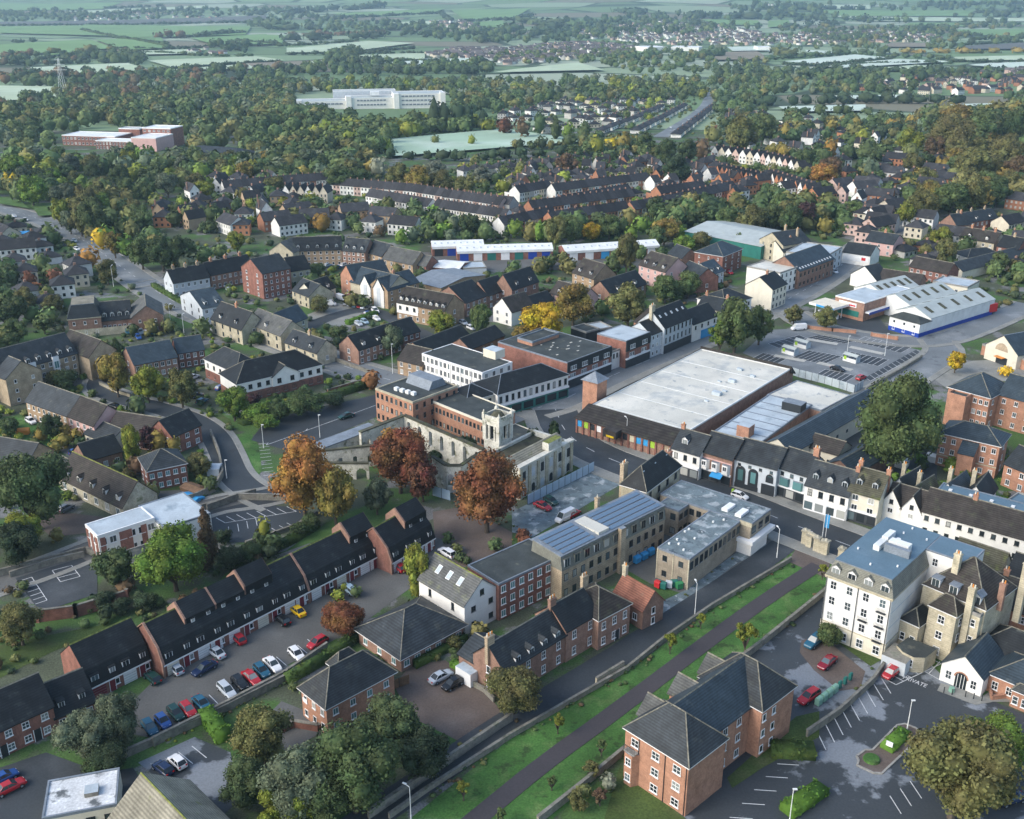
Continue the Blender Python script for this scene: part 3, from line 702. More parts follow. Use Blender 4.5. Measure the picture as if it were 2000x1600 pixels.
# ------------------------------------------------------------------ cars
def car_parts(kind):
    def mk():
        L = {'hatch': 4.0, 'saloon': 4.6, 'estate': 4.7, 'suv': 4.5, 'van': 5.2, 'mini': 3.6}[kind] / 2; hw = {'van': .98, 'suv': .92}.get(kind, .86); belt = {'van': 1.15, 'suv': 1.08}.get(kind, .92); top = {'van': 2.1, 'suv': 1.72, 'estate': 1.5}.get(kind, 1.45)
        st = [(-L, .62, .74), (-L + .1, .86, .9), (-L + .8, .98, .97), (.15 * L, 1., 1.), (.5 * L, .98, .98), (.82 * L, .86, .93), (L - .08, .70, .84), (L, .58, .72)]
        b = MB(); rings = []
        for x, zb, wd in st:
            z1 = belt * zb; y = hw * wd; rings.append([(x, -y * .92, .26), (x, -y, .5), (x, -y * .97, z1 - .1), (x, -y * .86, z1), (x, y * .86, z1), (x, y * .97, z1 - .1), (x, y, .5), (x, y * .92, .26)])
        for A, B in zip(rings[:-1], rings[1:]):
            for i in range(8): j = (i + 1) % 8; b.face([A[i], B[i], B[j], A[j]][::-1], 'car_paint')
        b.face(rings[0], 'car_paint'); b.face(rings[-1][::-1], 'car_paint')
        if kind == 'van': x = [-L + .05, -L + .12, .45 * L, .72 * L]
        elif kind in ('saloon',): x = [-.72 * L, -.42 * L, .12 * L, .48 * L]
        elif kind in ('estate', 'suv'): x = [-L + .12, -L + .45, .10 * L, .48 * L]
        else: x = [-L + .15, -L + .55, .12 * L, .52 * L]
        y0, y1 = hw * .84, hw * .68; z0 = belt * .94; c = [(x[0], -y0, z0), (x[3], -y0, z0), (x[3], y0, z0), (x[0], y0, z0)]; d = [(x[1], -y1, top - .05), (x[2], -y1, top - .05), (x[2], y1, top - .05), (x[1], y1, top - .05)]
        gl = MB()
        for i in range(4): j = (i + 1) % 4; gl.face([c[i], c[j], d[j], d[i]], 'car_paint' if kind == 'van' and i in (0, 2, 3) else 'glass')
        rf = MB(); e = [(p[0], p[1] * 1.03, top - .055) for p in d]; u = [(p[0] * .97, p[1] * .93, top) for p in d]
        for i in range(4): j = (i + 1) % 4; rf.face([e[i], e[j], u[j], u[i]], 'car_paint')
        rf.face(u, 'car_paint')
        for i in range(4):                                    # pillars
            rf.tube(Vector(c[i]) * 1.0, Vector(d[i]), .05, .045, 'car_paint', 4)
        for sy in (-1, 1):
            k = .45 if kind != 'saloon' else .5; rf.tube((x[0] * (1 - k) + x[3] * k, sy * y0, z0), (x[1] * (1 - k) + x[2] * k, sy * y1, top - .05), .045, .04, 'car_paint', 4)
        wh = MB(); n = 12
        for y, m in ((-.1, 'tyre'), ): pass
        bi = len(wh.v)
        for y in (-.11, .11): wh.v += [(.32 * math.cos(i * 2 * math.pi / n), y, .32 * math.sin(i * 2 * math.pi / n)) for i in range(n)]
        for i in range(n): j = (i + 1) % n; wh.f.append((bi + i, bi + j, bi + n + j, bi + n + i)); wh.m.append(wh.mi('tyre'))
        wh.f.append(tuple(range(bi, bi + n))); wh.m.append(wh.mi('tyre')); wh.f.append(tuple(range(bi + 2 * n - 1, bi + n - 1, -1))); wh.m.append(wh.mi('tyre'))
        for y in (-.115, .115): wh.face([(.19 * math.cos(i * 2 * math.pi / 8), y, .19 * math.sin(i * 2 * math.pi / 8)) for i in range(8)][::1 if y < 0 else -1], 'lead')
        hl = MB(); hl.box(-.06, -.16, -.07, .05, .16, .09, 'lamp_glass', bottom=True); tl = MB(); tl.box(-.05, -.14, -.09, .06, .14, .12, 'tail_glass', bottom=True)
        return L, hw, b.mesh('body'), rf.mesh('roof'), gl.mesh('window'), wh.mesh('wheel'), hl.mesh('headlight'), tl.mesh('tail_light'), belt
    return cached(('car', kind), mk)
def car(kind, col, label, px, py, fx, fy, group='parked cars', tiny=False, name='parked_car', rad=None):
    p = P(px, py, .7); q = P(fx, fy, .7); rz = rad if rad is not None else math.atan2(q.y - p.y, q.x - p.x)
    L, hw, bm_, rm, gm, wm, hm, tm, belt = car_parts(kind); root = tag(empty(name, (p.x, p.y, terr(p.x, p.y) + .13), rz), label, 'van' if kind == 'van' else 'car', group)
    o = link('body', bm_, root); o.color = (*col, 1); o = link('roof', rm, root); o.color = (*col, 1); o = link('window', gm, root); o.color = (*col, 1)
    if not tiny:
        for sx in (-.62, .62):
            for sy in (-1, 1): link('wheel', wm, root, (sx * L, sy * (hw - .08), .32))
        for sy in (-1, 1): link('headlight', hm, root, (L - .13, sy * hw * .56, belt * .62)); link('tail_light', tm, root, (-L + .03, sy * hw * .62, belt * .74))
    return root
CC = {'white': (.75, .75, .74), 'silver': (.46, .50, .53), 'grey': (.16, .17, .18), 'black': (.012, .013, .015), 'navy': (.012, .025, .07), 'blue': (.03, .09, .28), 'red': (.40, .022, .03), 'green': (.012, .05, .045), 'teal': (.02, .10, .16), 'yellow': (.75, .46, .01), 'pale': (.33, .45, .52), 'maroon': (.22, .012, .025)}
# ================================================================== GROUND
mm = mat('meadow', (.17, .235, .125), .95, .12, .01, fine=0)
n_ = mm.node_tree.nodes; l_ = mm.node_tree.links; co_ = n_['Texture Coordinate'].outputs['Object']; mp = n_.new('ShaderNodeMapping'); mp.inputs['Scale'].default_value = (.0026, .0042, 0); mp.inputs['Rotation'].default_value = (0, 0, .35); l_.new(co_, mp.inputs[0])
v1 = n_.new('ShaderNodeTexVoronoi'); l_.new(mp.outputs[0], v1.inputs[0]); v2 = n_.new('ShaderNodeTexVoronoi'); v2.feature = 'DISTANCE_TO_EDGE'; l_.new(mp.outputs[0], v2.inputs[0])
for v_ in (v1, v2): v_.inputs['Scale'].default_value = 1.0; v_.inputs['Randomness'].default_value = .75
sx_ = n_.new('ShaderNodeSeparateColor'); l_.new(v1.outputs['Color'], sx_.inputs[0]); cr = n_.new('ShaderNodeValToRGB'); cr.color_ramp.interpolation = 'CONSTANT'; l_.new(sx_.outputs[0], cr.inputs[0]); e_ = cr.color_ramp.elements; e_[0].color = (.13, .20, .09, 1); e_[1].position = .25; e_[1].color = (.25, .32, .19, 1)
for p_, c_ in ((.42, (.15, .23, .10, 1)), (.6, (.19, .175, .115, 1)), (.72, (.19, .27, .14, 1)), (.87, (.33, .38, .27, 1))): e_.new(p_).color = c_
cr2 = n_.new('ShaderNodeValToRGB'); l_.new(v2.outputs['Distance'], cr2.inputs[0]); cr2.color_ramp.elements[0].color = (0, 0, 0, 1); cr2.color_ramp.elements[0].position = .02; cr2.color_ramp.elements[1].position = .035
mx = n_.new('ShaderNodeMix'); mx.data_type = 'RGBA'; l_.new(cr2.outputs[0], mx.inputs[0]); mx.inputs[6].default_value = (.05, .075, .04, 1); l_.new(cr.outputs[0], mx.inputs[7]); l_.new(mx.outputs[2], n_['Principled BSDF'].inputs['Base Color'])
mat('green_field', (.165, .28, .10), .95, .08, .01, fine=0)
mat('pale_field', (.42, .50, .33), .95, .06, .01, blot=((.50, .58, .43), .008, .5, .2), fine=0)
mat('plough', (.22, .19, .135), .95, .1, .02, fine=0)
mat('dark_field', (.12, .12, .11), .95, .1, .02, fine=0)
mat('sports_turf', (.34, .46, .33), .95, .08, .02, blot=((.46, .56, .45), .012, .5, .15), fine=.03)
def ground():
    ys = [-120, -40, 20, 80] + [140 * 1.045 ** i for i in range(107)]; nx = 84; V, F, M_ = [], [], []
    for y in ys:
        hw = 700 + 1.05 * max(0, y)
        for i in range(nx + 1):
            x = (i / nx * 2 - 1) * hw; V.append((x, y, terr(x, y)))
    for j in range(len(ys) - 1):
        for i in range(nx):
            a = j * (nx + 1) + i; F.append((a, a + 1, a + nx + 2, a + nx + 1)); M_.append(0 if ys[j] < 860 else 1)
    me = bpy.data.meshes.new('ground'); me.from_pydata(V, [], F); me.materials.append(MATS['town_earth']); me.materials.append(MATS['meadow']); me.polygons.foreach_set('material_index', M_); me.update()
    o = link('ground', me); o['kind'] = 'structure'
ground()
NOFIELD = []
for q_ in ([(105, 262), (345, 262), (345, 322), (105, 322)], [(574, 192), (872, 190), (874, 222), (574, 227)], [(740, 300), (1145, 292), (1145, 326), (740, 336)], [(1500, 106), (2010, 106), (2010, 156), (1500, 154)], [(1500, 188), (1960, 186), (1960, 236), (1500, 240)], [(0, 60), (560, 60), (980, 108), (1200, 122), (1200, 160), (560, 154), (0, 164)]): NOTREE.append([P(*p) for p in q_])
def field(q, m, name='field', up=3.5):
    """a four-cornered field draped over the land: corners seen at picture points, clockwise from the far left"""
    a, b, c, d = [P(*p) for p in q]; n = 10; V, F = [], []
    for j in range(n + 1):
        for i in range(n + 1):
            p = a.lerp(b, i / n).lerp(d.lerp(c, i / n), j / n); V.append((p.x, p.y, terr(p.x, p.y) + up * min(1, p.y / 1600)))
    for j in range(n):
        for i in range(n): k = j * (n + 1) + i; F.append((k, k + n + 1, k + n + 2, k + 1))
    me = bpy.data.meshes.new(name); me.from_pydata(V, [], F); me.materials.append(MATS[m]); me.update(); o = link(name, me); o['kind'] = 'structure'; NOTREE.append([a, b, c, d]); NOFIELD.append([a, b, c, d]); return o
for q, m in (
    (((0, 54), (215, 51), (250, 74), (0, 67)), 'green_field'), (((160, 50), (490, 54), (480, 70), (255, 77)), 'green_field'), (((0, 90), (175, 80), (225, 98), (0, 113)), 'green_field'),
    (((185, 80), (315, 76), (330, 97), (240, 102)), 'green_field'), (((372, 77), (520, 69), (555, 89), (420, 91)), 'green_field'), (((245, 104), (400, 99), (380, 108), (248, 111)), 'pale_field'),
    (((290, 122), (500, 114), (555, 121), (335, 136)), 'pale_field'), (((325, 141), (500, 128), (640, 123), (545, 138)), 'pale_field'), (((60, 136), (250, 127), (300, 143), (70, 151)), 'pale_field'),
    (((0, 172), (105, 174), (110, 194), (0, 202)), 'pale_field'), (((0, 45), (520, 32), (520, 42), (0, 51)), 'dark_field'), (((130, 24), (400, 13), (400, 18), (160, 28)), 'pale_field'),
    (((650, 29), (870, 18), (850, 25), (690, 36)), 'green_field'), (((880, 21), (1035, 19), (1000, 38), (910, 41)), 'green_field'), (((920, 46), (980, 42), (1000, 55), (950, 56)), 'green_field'),
    (((500, 70), (560, 72), (550, 88), (500, 86)), 'green_field'), (((590, 95), (720, 83), (810, 87), (690, 103)), 'pale_field'), (((690, 112), (830, 107), (830, 119), (700, 123)), 'pale_field'),
    (((560, 97), (640, 95), (640, 105), (560, 106)), 'pale_field'), (((730, 127), (970, 114), (970, 122), (760, 134)), 'frosty_field'), (((480, 128), (600, 123), (625, 132), (500, 138)), 'plough'),
    (((1000, 140), (1130, 126), (1180, 141), (960, 146)), 'pale_field'), (((1530, 124), (1670, 110), (1740, 117), (1590, 129)), 'frosty_field'), (((1600, 132), (1755, 119), (1860, 124), (1640, 137)), 'frosty_field'),
    (((1670, 140), (1790, 131), (1870, 136), (1720, 142)), 'pale_field'), (((1865, 115), (2000, 112), (2000, 121), (1855, 122)), 'pale_field'), (((1890, 130), (2000, 125), (2000, 140), (1960, 140)), 'frosty_field'),
    (((1572, 101), (1640, 104), (1620, 108), (1580, 111)), 'frosty_field'), (((1370, 106), (1480, 104), (1500, 119), (1400, 121)), 'plough'), (((1740, 86), (1810, 87), (1820, 95), (1720, 95)), 'plough'),
    (((1850, 95), (2000, 86), (2000, 99), (1900, 99)), 'dark_field'), (((1500, 43), (1540, 41), (1545, 52), (1500, 56)), 'green_field'), (((1590, 21), (1900, 22), (1900, 33), (1640, 33)), 'green_field'),
    (((1780, 46), (1880, 47), (1880, 54), (1760, 52)), 'green_field'), (((1860, 60), (2000, 59), (2000, 74), (1870, 70)), 'green_field'), (((1700, 20), (1500, 18), (1560, 11), (1700, 11)), 'pale_field'),
    (((1520, 213), (1690, 209), (1690, 221), (1540, 223)), 'frosty_field'), (((1610, 192), (1780, 190), (1780, 197), (1640, 198)), 'frosty_field'), (((1850, 209), (1960, 206), (1960, 214), (1860, 215)), 'frosty_field'),
    (((1420, 95), (1500, 93), (1500, 102), (1430, 103)), 'frosty_field'), (((762, 276), (985, 256), (1148, 280), (752, 312)), 'sports_turf'), (((0, 8), (240, 6), (200, 20), (0, 22)), 'green_field'), (((1620, 33), (2000, 37), (2000, 44), (1700, 43)), 'pale_field'),
    (((1370, 40), (1480, 42), (1490, 52), (1400, 50)), 'green_field'), (((760, 46), (840, 43), (860, 50), (780, 52)), 'pale_field'), (((80, 100), (160, 96), (200, 104), (90, 112)), 'green_field'),
    (((60, 402), (108, 400), (112, 424), (76, 426)), 'lawn'), (((0, 388), (40, 396), (60, 412), (0, 402)), 'lawn')): field(q, m, 'field')
# ---- town surfaces, layer by layer (each 2 cm above the last)
sheet('grass_verge', [(1545, 1098), (1390, 1190), (1225, 1312), (1000, 1440), (800, 1600), (1080, 1600), (1240, 1455), (1330, 1372), (1470, 1268), (1622, 1135), (1600, 1100)], 'grass', 1)
road('footpath', [(1598, 1105), (1500, 1168), (1400, 1240), (1200, 1392), (1060, 1493), (930, 1600), (880, 1640)], 3.1, 'path_tarmac', 3, sm=1)
sheet('forecourt', [(1560, 1062), (1625, 1080), (1615, 1130), (1540, 1098)], 'brown_paving', 2)
sheet('car_park', [(1220, 1500), (1480, 1270), (1615, 1150), (1790, 1270), (1850, 1330), (2010, 1400), (2010, 1640), (1250, 1640)], 'patched_asphalt', 1)
CPK = bpy.data.objects['car_park']
bays(CPK, [((1613, 1465), (1740, 1355), 8, (1596, 1430), 0), ((1470, 1600), (1560, 1495), 4, (1425, 1597), 0), ((1760, 1590), (1800, 1560), 2, (1738, 1555), 0), ((1720, 1322), (1808, 1282), 6, (1750, 1338), 2), ((1790, 1303), (1838, 1330), 2, (1812, 1280), 1)], .05)
sheet('paved_drive', [(1565, 1252), (1600, 1240), (1690, 1312), (1680, 1345), (1640, 1350), (1590, 1310), (1562, 1275)], 'brown_paving', 2)
sheet('lawn', [(1612, 1238), (1640, 1225), (1742, 1278), (1700, 1302)], 'dull_grass', 2)
sheet('lawn', [(1210, 1500), (1340, 1600), (1330, 1640), (1180, 1600)], 'dull_grass', 2)
sheet('lawn', [(1555, 1400), (1600, 1390), (1600, 1440), (1490, 1500), (1430, 1540), (1420, 1520)], 'dull_grass', 2)
sheet('paved_terrace', [(1838, 1335), (1920, 1360), (1945, 1345), (2010, 1362), (2010, 1372), (1940, 1372), (1905, 1378), (1830, 1350)], 'pavement', 3)
# street in front of the shops and its junctions
road('high_street', [(1085, 800), (1105, 850), (1170, 890), (1300, 937), (1420, 972), (1540, 1022), (1690, 1078), (1800, 1120), (2100, 1230)], 11.5, 'asphalt', 2, kerb=3.4, line=True, sm=2)
road('market_street', [(1040, 800), (1095, 785), (1180, 740), (1300, 690), (1420, 640), (1530, 590), (1610, 545), (1660, 505), (1700, 470), (1760, 440), (1800, 430)], 10.5, 'light_asphalt', 1, kerb=2.6, line=True, sm=2)
road('side_lane', [(1550, 1048), (1522, 1072), (1460, 1116), (1385, 1166), (1290, 1228), (1185, 1296), (1060, 1372), (960, 1432), (830, 1525), (690, 1620)], 5.4, 'asphalt', 2, sm=1)
sheet('verge_paving', [(1505, 1070), (1440, 1100), (1360, 1160), (1300, 1205), (1262, 1190), (1345, 1150), (1450, 1070), (1480, 1050)], 'grey_flat_roof', 1.5)
sheet('yard', [(1300, 935), (1510, 1000), (1520, 1070), (1350, 1165), (1270, 1140), (1200, 1100)], 'court_asphalt', 1)
sheet('yard', [(1030, 985), (1150, 915), (1215, 945), (1105, 1010), (1040, 1050), (1000, 1040), (1000, 1000)], 'grey_flat_roof', 1)
sheet('lawn', [(1020, 945), (1120, 905), (1150, 915), (1030, 978)], 'dull_grass', 1)
sheet('paving', [(1115, 862), (1230, 915), (1210, 935), (1120, 900)], 'pavement', 2)
sheet('gravel_yard', [(845, 1000), (905, 990), (1000, 1040), (1000, 1070), (960, 1095), (900, 1110), (850, 1060)], 'brown_paving', 1)
sheet('parking_court', [(210, 1420), (300, 1330), (430, 1250), (590, 1160), (760, 1085), (850, 1050), (910, 1070), (850, 1140), (800, 1150), (700, 1225), (560, 1300), (440, 1372), (310, 1445), (240, 1430)], 'court_asphalt', 1)
bays(bpy.data.objects['parking_court'], [((330, 1432), (620, 1265), 13, (312, 1412), 0)], .05)
sheet('drive', [(800, 1300), (870, 1290), (940, 1345), (990, 1400), (900, 1450), (800, 1400), (770, 1340)], 'brown_paving', 1)
sheet('yard', [(550, 1370), (600, 1390), (630, 1430), (560, 1470), (500, 1420)], 'court_asphalt', 1)
sheet('yard', [(0, 1500), (90, 1470), (200, 1510), (260, 1500), (300, 1560), (150, 1640), (-40, 1640), (-40, 1540)], 'asphalt', 1)
sheet('yard', [(270, 1490), (380, 1440), (450, 1470), (470, 1560), (430, 1600), (330, 1540)], 'patched_asphalt', 1)
bays(bpy.data.objects['yard.003'] if 'yard.003' in bpy.data.objects else bpy.data.objects['yard'], [((294, 1492), (375, 1458), 3, (322, 1516), 0)], .05)
sheet('lawn', [(-40, 1270), (100, 1240), (230, 1215), (270, 1205), (100, 1275), (-40, 1345)], 'dull_grass', 1)
sheet('lawn', [(430, 1135), (480, 1105), (560, 1075), (640, 1020), (720, 985), (790, 985), (650, 1045), (440, 1120)], 'lawn', 1)
sheet('lawn', [(440, 870), (455, 850), (490, 845), (505, 870), (512, 920), (492, 945), (470, 935)], 'grass', 2)
sheet('lawn', [(400, 815), (430, 808), (450, 820), (455, 842), (430, 835)], 'dull_grass', 2)
sheet('car_park', [(405, 1000), (470, 985), (560, 990), (600, 1000), (580, 1025), (480, 1060), (420, 1060)], 'asphalt', 2)
bays(bpy.data.objects['car_park.001'], [((422, 1012), (560, 990), 7, (440, 1022), 2), ((430, 1050), (520, 1022), 5, (428, 1035), 0), ((500, 1043), (560, 1022), 4, (513, 1050), 0)], .06)
sheet('car_park', [(30, 1130), (160, 1090), (190, 1110), (190, 1160), (100, 1190), (70, 1185)], 'asphalt', 2)
bays(bpy.data.objects['car_park.002'], [((62, 1128), (92, 1173), 6, (40, 1135), 1), ((102, 1115), (118, 1137), 3, (140, 1105), 3)], .06)
sheet('car_park', [(490, 860), (520, 820), (740, 770), (770, 800), (640, 855), (560, 880)], 'asphalt', 2)
bays(bpy.data.objects['car_park.003'], [((520, 870), (740, 790), 3, (523, 866), 1), ((505, 868), (514, 930), 9, (525, 866), 0)], .06)
road('church_road', [(640, 905), (560, 962), (500, 975), (420, 985), (330, 1020), (200, 1065), (90, 1110), (-60, 1160)], 7.5, 'court_asphalt', 1, kerb=1.3)
road('curved_road', [(545, 985), (490, 960), (455, 930), (440, 890), (420, 850), (380, 820), (320, 800), (240, 780), (190, 762), (200, 735)], 7, 'asphalt', 2, kerb=1.4, sm=3)
road('main_road', [(1000, 830), (900, 790), (800, 752), (740, 737), (660, 712), (560, 675), (470, 645), (400, 618), (340, 590), (290, 560), (235, 520), (180, 480), (130, 450), (70, 425), (0, 405), (-100, 375)], 11, 'light_asphalt', 1, kerb=2.2, line=True, sm=2)
road('estate_road', [(250, 560), (300, 552), (350, 540), (460, 540), (520, 520)], 6.5, 'light_asphalt', 2, kerb=1.2)
road('estate_road', [(530, 660), (580, 650), (640, 620), (720, 600), (800, 640), (840, 660)], 6, 'asphalt', 2)
road('estate_road', [(0, 700), (60, 720), (130, 740), (230, 770), (330, 800)], 5, 'asphalt', 1)
sheet('car_park', [(600, 615), (660, 592), (735, 612), (690, 640), (610, 632)], 'pavement', 2)
sheet('car_park', [(575, 515), (690, 498), (700, 515), (640, 530), (590, 530)], 'asphalt', 2)
sheet('car_park', [(1450, 690), (1500, 645), (1600, 640), (1800, 685), (1810, 690), (1690, 770), (1560, 735)], 'light_asphalt', 2)
SUP = bpy.data.objects['car_park.006']
SROWS = [((1500, 672), (1560, 655), 6, (1520, 680), 1), ((1570, 662), (1650, 672), 7, (1598, 655), 3), ((1545, 700), (1610, 712), 7, (1580, 685), 3), ((1590, 735), (1650, 748), 6, (1612, 722), 3), ((1670, 668), (1760, 690), 8, (1690, 658), 3), ((1640, 700), (1715, 716), 7, (1662, 688), 3), ((1700, 745), (1800, 690), 12, (1690, 738), 1), ((1470, 700), (1520, 710), 5, (1490, 690), 2)]
for a_, b_, n_, c_, k_ in SROWS: sheet('bay_surface', [a_, b_, (b_[0] + c_[0] - a_[0], b_[1] + c_[1] - a_[1]), c_], 'asphalt', 2.05)
SHZ[SUP.name] += .04; bays(SUP, SROWS, .06)
road('retail_road', [(1545, 610), (1580, 635), (1660, 655), (1760, 668), (1840, 665), (1910, 640), (2010, 595)], 9, 'light_asphalt', 3, kerb=1.8)
road('retail_road', [(1830, 665), (1850, 690), (1800, 722), (1740, 760), (1690, 790)], 9, 'light_asphalt', 3, kerb=1.8)
sheet('paving', [(1810, 730), (1900, 705), (2010, 700), (2010, 745), (1880, 745), (1850, 760)], 'pavement', 2)
sheet('yard', [(1600, 620), (1700, 600), (1740, 650), (1690, 655)], 'asphalt', 2)
sheet('yard', [(1780, 650), (1900, 600), (1960, 610), (1900, 640)], 'asphalt', 2)
sheet('yard', [(830, 495), (1080, 500), (1290, 495), (1290, 520), (1000, 530), (840, 520)], 'court_asphalt', 1)
sheet('lawn', [(-30, 850), (30, 815), (100, 830), (150, 850), (100, 880), (20, 880)], 'grass', 1)
sheet('lawn', [(350, 920), (400, 900), (415, 930), (390, 965), (300, 965)], 'dull_grass', 1)
sheet('lawn', [(200, 770), (260, 775), (400, 800), (410, 810), (330, 812), (240, 790)], 'dull_grass', 1)
sheet('garden_yard', [(300, 960), (400, 955), (430, 985), (330, 990)], 'court_asphalt', 1)
sheet('yard', [(120, 1000), (200, 1010), (220, 1035), (100, 1050), (70, 1020)], 'brown_paving', 1)
sheet('yard', [(1690, 870), (1830, 880), (1830, 960), (1700, 960)], 'asphalt', 1)
sheet('yard', [(1500, 800), (1700, 850), (1700, 900), (1560, 900)], 'asphalt', 1)
road('long_avenue', [(1290, 268), (1320, 250), (1360, 225), (1380, 205), (1385, 190)], 12, 'light_asphalt', 2)
road('approach_road', [(1385, 190), (1370, 176), (1400, 172)], 14, 'light_asphalt', 3)
road('valley_road', [(1680, 480), (1745, 440), (1790, 420), (1700, 400), (1560, 385)], 8, 'light_asphalt', 1)
# ================================================================== BUILDINGS, nearest first
# ---- brick apartment block, lower right
b = Bld('apartment_block', 'three storey orange brick apartment block with hipped slate roof beside the grass strip', 'apartment block', (1222, 1423), (1345, 1500), 8.5)
W = b.W; DB = b.loc(1562, 1362, 8.5)[1] + 1.6
b.block(0, 0, W, 8.5, 8.5, 'hip', 'x', 4.4, 'orange_brick', 'slate'); near_roof = b.roof
b.wins('f3x3:1.35x1.35ws')
b.block(.02, 8.55, W - 2.0, DB - 8.6, 8.5, 'none', wall='orange_brick'); b.wins('r2x3:1.1x1.35w', rect=(.02, 9.5, W - 2.0, DB - 9.5))
b.block(0, DB - 8.5, W, DB, 8.5, 'hip', 'x', 4.4, 'orange_brick', 'slate'); b.wins('r2x3:.9x1.3w', rect=(0, DB - 9, W, DB - 4))
r = roof_gable(.3, 4.2, W - 2.0, DB - 4.2, 8.55, 4.35, 'blue_slate', 'y'); r.build('roof', b.root)
for yy in (6.2, DB / 2 + .4, DB - 5.2):
    m_ = MB(); m_.box(-.9, yy - 2.2, 0, .1, yy + 2.2, 8.6, 'orange_brick'); m_.face([(-.9, yy + 2.2, 8.6), (-.9, yy - 2.2, 8.6), (-.9, yy, 10.7)], 'orange_brick'); m_.build('gabled_bay', b.root)
    roof_gable(-1.0, yy - 2.2, W / 2 - .5, yy + 2.2, 8.6, 2.2, 'grey_tile', 'x').build('bay_roof', b.root)  # paler than the main slate: sunlight on these slopes put into the tile colour
for xx in (2.6, 7.3, W - .25):
    m_ = MB(); m_.cyl(xx, -.1, 0, 8.5, .06, .06, 'dark_paint', 6); m_.build('drainpipe', b.root)
m_ = MB(); m_.box(.6, -1.0, 5.6, 2.6, 0, 5.75, 'kerb', bottom=True)
for i in range(9): m_.box(.6 + i * .24, -1.0, 5.75, .64 + i * .24, -.96, 6.7, 'dark_paint')
m_.box(.6, -1.0, 6.7, 2.6, -.94, 6.76, 'dark_paint', bottom=True); m_.build('balcony', b.root)
m_ = MB(); m_.prism([(.5, -.02), (1.0, -1.1), (2.3, -1.1), (2.8, -.02)], 0, 5.55, 'orange_brick', 'lead'); m_.build('bay_window', b.root)
for z in (.9, 3.6): put_window(b.root, (1.0, -1.1, 2.3, 0), 'f', .65, z, 1.0, 1.3, 'ws', True)
# ---- white mansard hotel
b = Bld('hotel', 'five storey cream white hotel with blue flat roof and grey mansard dormers', 'hotel', (1615, 1122), (1743, 1170), 12.2)
W = b.W; DB = b.loc(1740, 1011, 15)[1]
b.block(0, 0, W, DB, 12.2, 'mansard', rh=2.9, wall='white_render', rf='mansard', top='blue_flat_roof', ins=.9); rt = b.roof
b.wins('f4x4:1.15x1.6ws l5x4:1.1x1.6ws')
for i in range(4): dormer(rt, (i + .5) / 4 * W, .05, 12.55, 1.5, 1.5, 1.1, 'mansard')
m_ = MB(); m_.box(-.06, -.06, 0, W + .06, DB + .02, 3.0, 'cream_render'); m_.build('plinth', b.root)
m_ = MB(); m_.box(-.1, -.1, 3.02, W + .1, DB, 3.2, 'cream_stone'); m_.box(-.14, -.14, 11.75, W + .14, DB, 12.0, 'cream_stone'); m_.build('cornice', b.root)
wins(b.root, (-.08, -.08, W + .08, DB), 'f4x1:1.2x1.6ws', 3, True)
for xx in (.15, W / 2, W - .15):
    m_ = MB(); m_.cyl(xx, -.16, 0, 12.2, .07, .07, 'dark_paint', 6); m_.build('drainpipe', b.root)
for i, (z, x) in enumerate(((6.1, .875), (3.2, .875), (9.0, .875), (6.1, .625))):
    m_ = MB(); m_.box(x * W - .8, -.55, z - .1, x * W + .8, -.02, z, 'dark_paint', bottom=True)
    for k in range(8): m_.box(x * W - .8 + k * .22, -.55, z, x * W - .77 + k * .22, -.52, z + .9, 'dark_paint')
    m_.build('balcony', b.root)
for z in (3.1, 6.1, 9.1): b.box('wall_band', W, .3, z, W + .03, DB - .3, z + .12, 'grey_render')
b.block(W - .8, DB - 7.5, W + 7.0, DB - .9, 15.16, 'flat', wall='white_render', rf='blue_flat_roof', par='lead', ph=.02)
b.wins('f2x4:1.0x1.5ws')
for (px, py, sx, sy, sz, m) in ((1718, 1068, 1.1, 3.2, 1.0, 'white_metal'), (1735, 1052, 1.1, 3.4, 1.1, 'white_metal'), (1757, 1070, 3.6, 1.6, 1.2, 'white_metal'), (1752, 1082, 4.5, .9, 1.4, 'lead')):
    x, y = b.loc(px, py, 15.3); m_ = MB(); m_.box(x - sx / 2, y - sy / 2, 15.25, x + sx / 2, y + sy / 2, 15.25 + sz, m); m_.build('plant_unit', b.root)
x, y = b.loc(1754, 1060, 15.3); m_ = MB(); m_.cyl(x, y, 15.2, 16.1, .45, .4, 'white_paint', 12); m_.build('vent', b.root)
for px, py in ((1676, 1072), (1700, 1103), (1753, 1107), (1765, 1042), (1782, 1033), (1810, 1055)):
    x, y = b.loc(px, py, 15.3); m_ = MB(); m_.cyl(x, y, 15.2, 15.6, .16, .16, 'white_paint', 8); m_.build('vent', b.root)
b.box('bin_store', W + .5, -2.2, 0, W + 4.6, 2.6, 2.6, 'grey_render', 'grey_stone')
# ---- Victorian stone hotel with tall chimneys
b = Bld('stone_villa', 'cream stone Victorian villa with steep dark roofs and tall pale chimneys', 'villa', (1803, 1142), (1925, 1194), 10.5)
W = b.W; b.block(0, 0, W, 11, 10.5, 'hip', 'x', 5.6, 'cream_stone', 'brown_tile', o=.2)
for xx in (2.0, 5.2): dormer(b.roof, xx, .2, 10.8, 1.5, 1.7, 1.7, 'lead', flat=True)
dormer(b.roof, 9.2, .2, 10.4, 1.5, 2.0, 1.9, 'lead')
rt = b.roof
b.block(3.2, -3.4, 8.0, -.02, 9.2, 'hip', 'y', 2.4, 'cream_stone', 'brown_tile', o=.25); b.wins('f1x3:1.2x1.5ws r1x3:.9x1.4ws')
b.block(-.5, -5.5, 3.0, -.03, 5.6, 'hip', 'y', 2.3, 'cream_stone', 'black_slate', o=.2); b.wins('f2x1:.9x1.5ws')
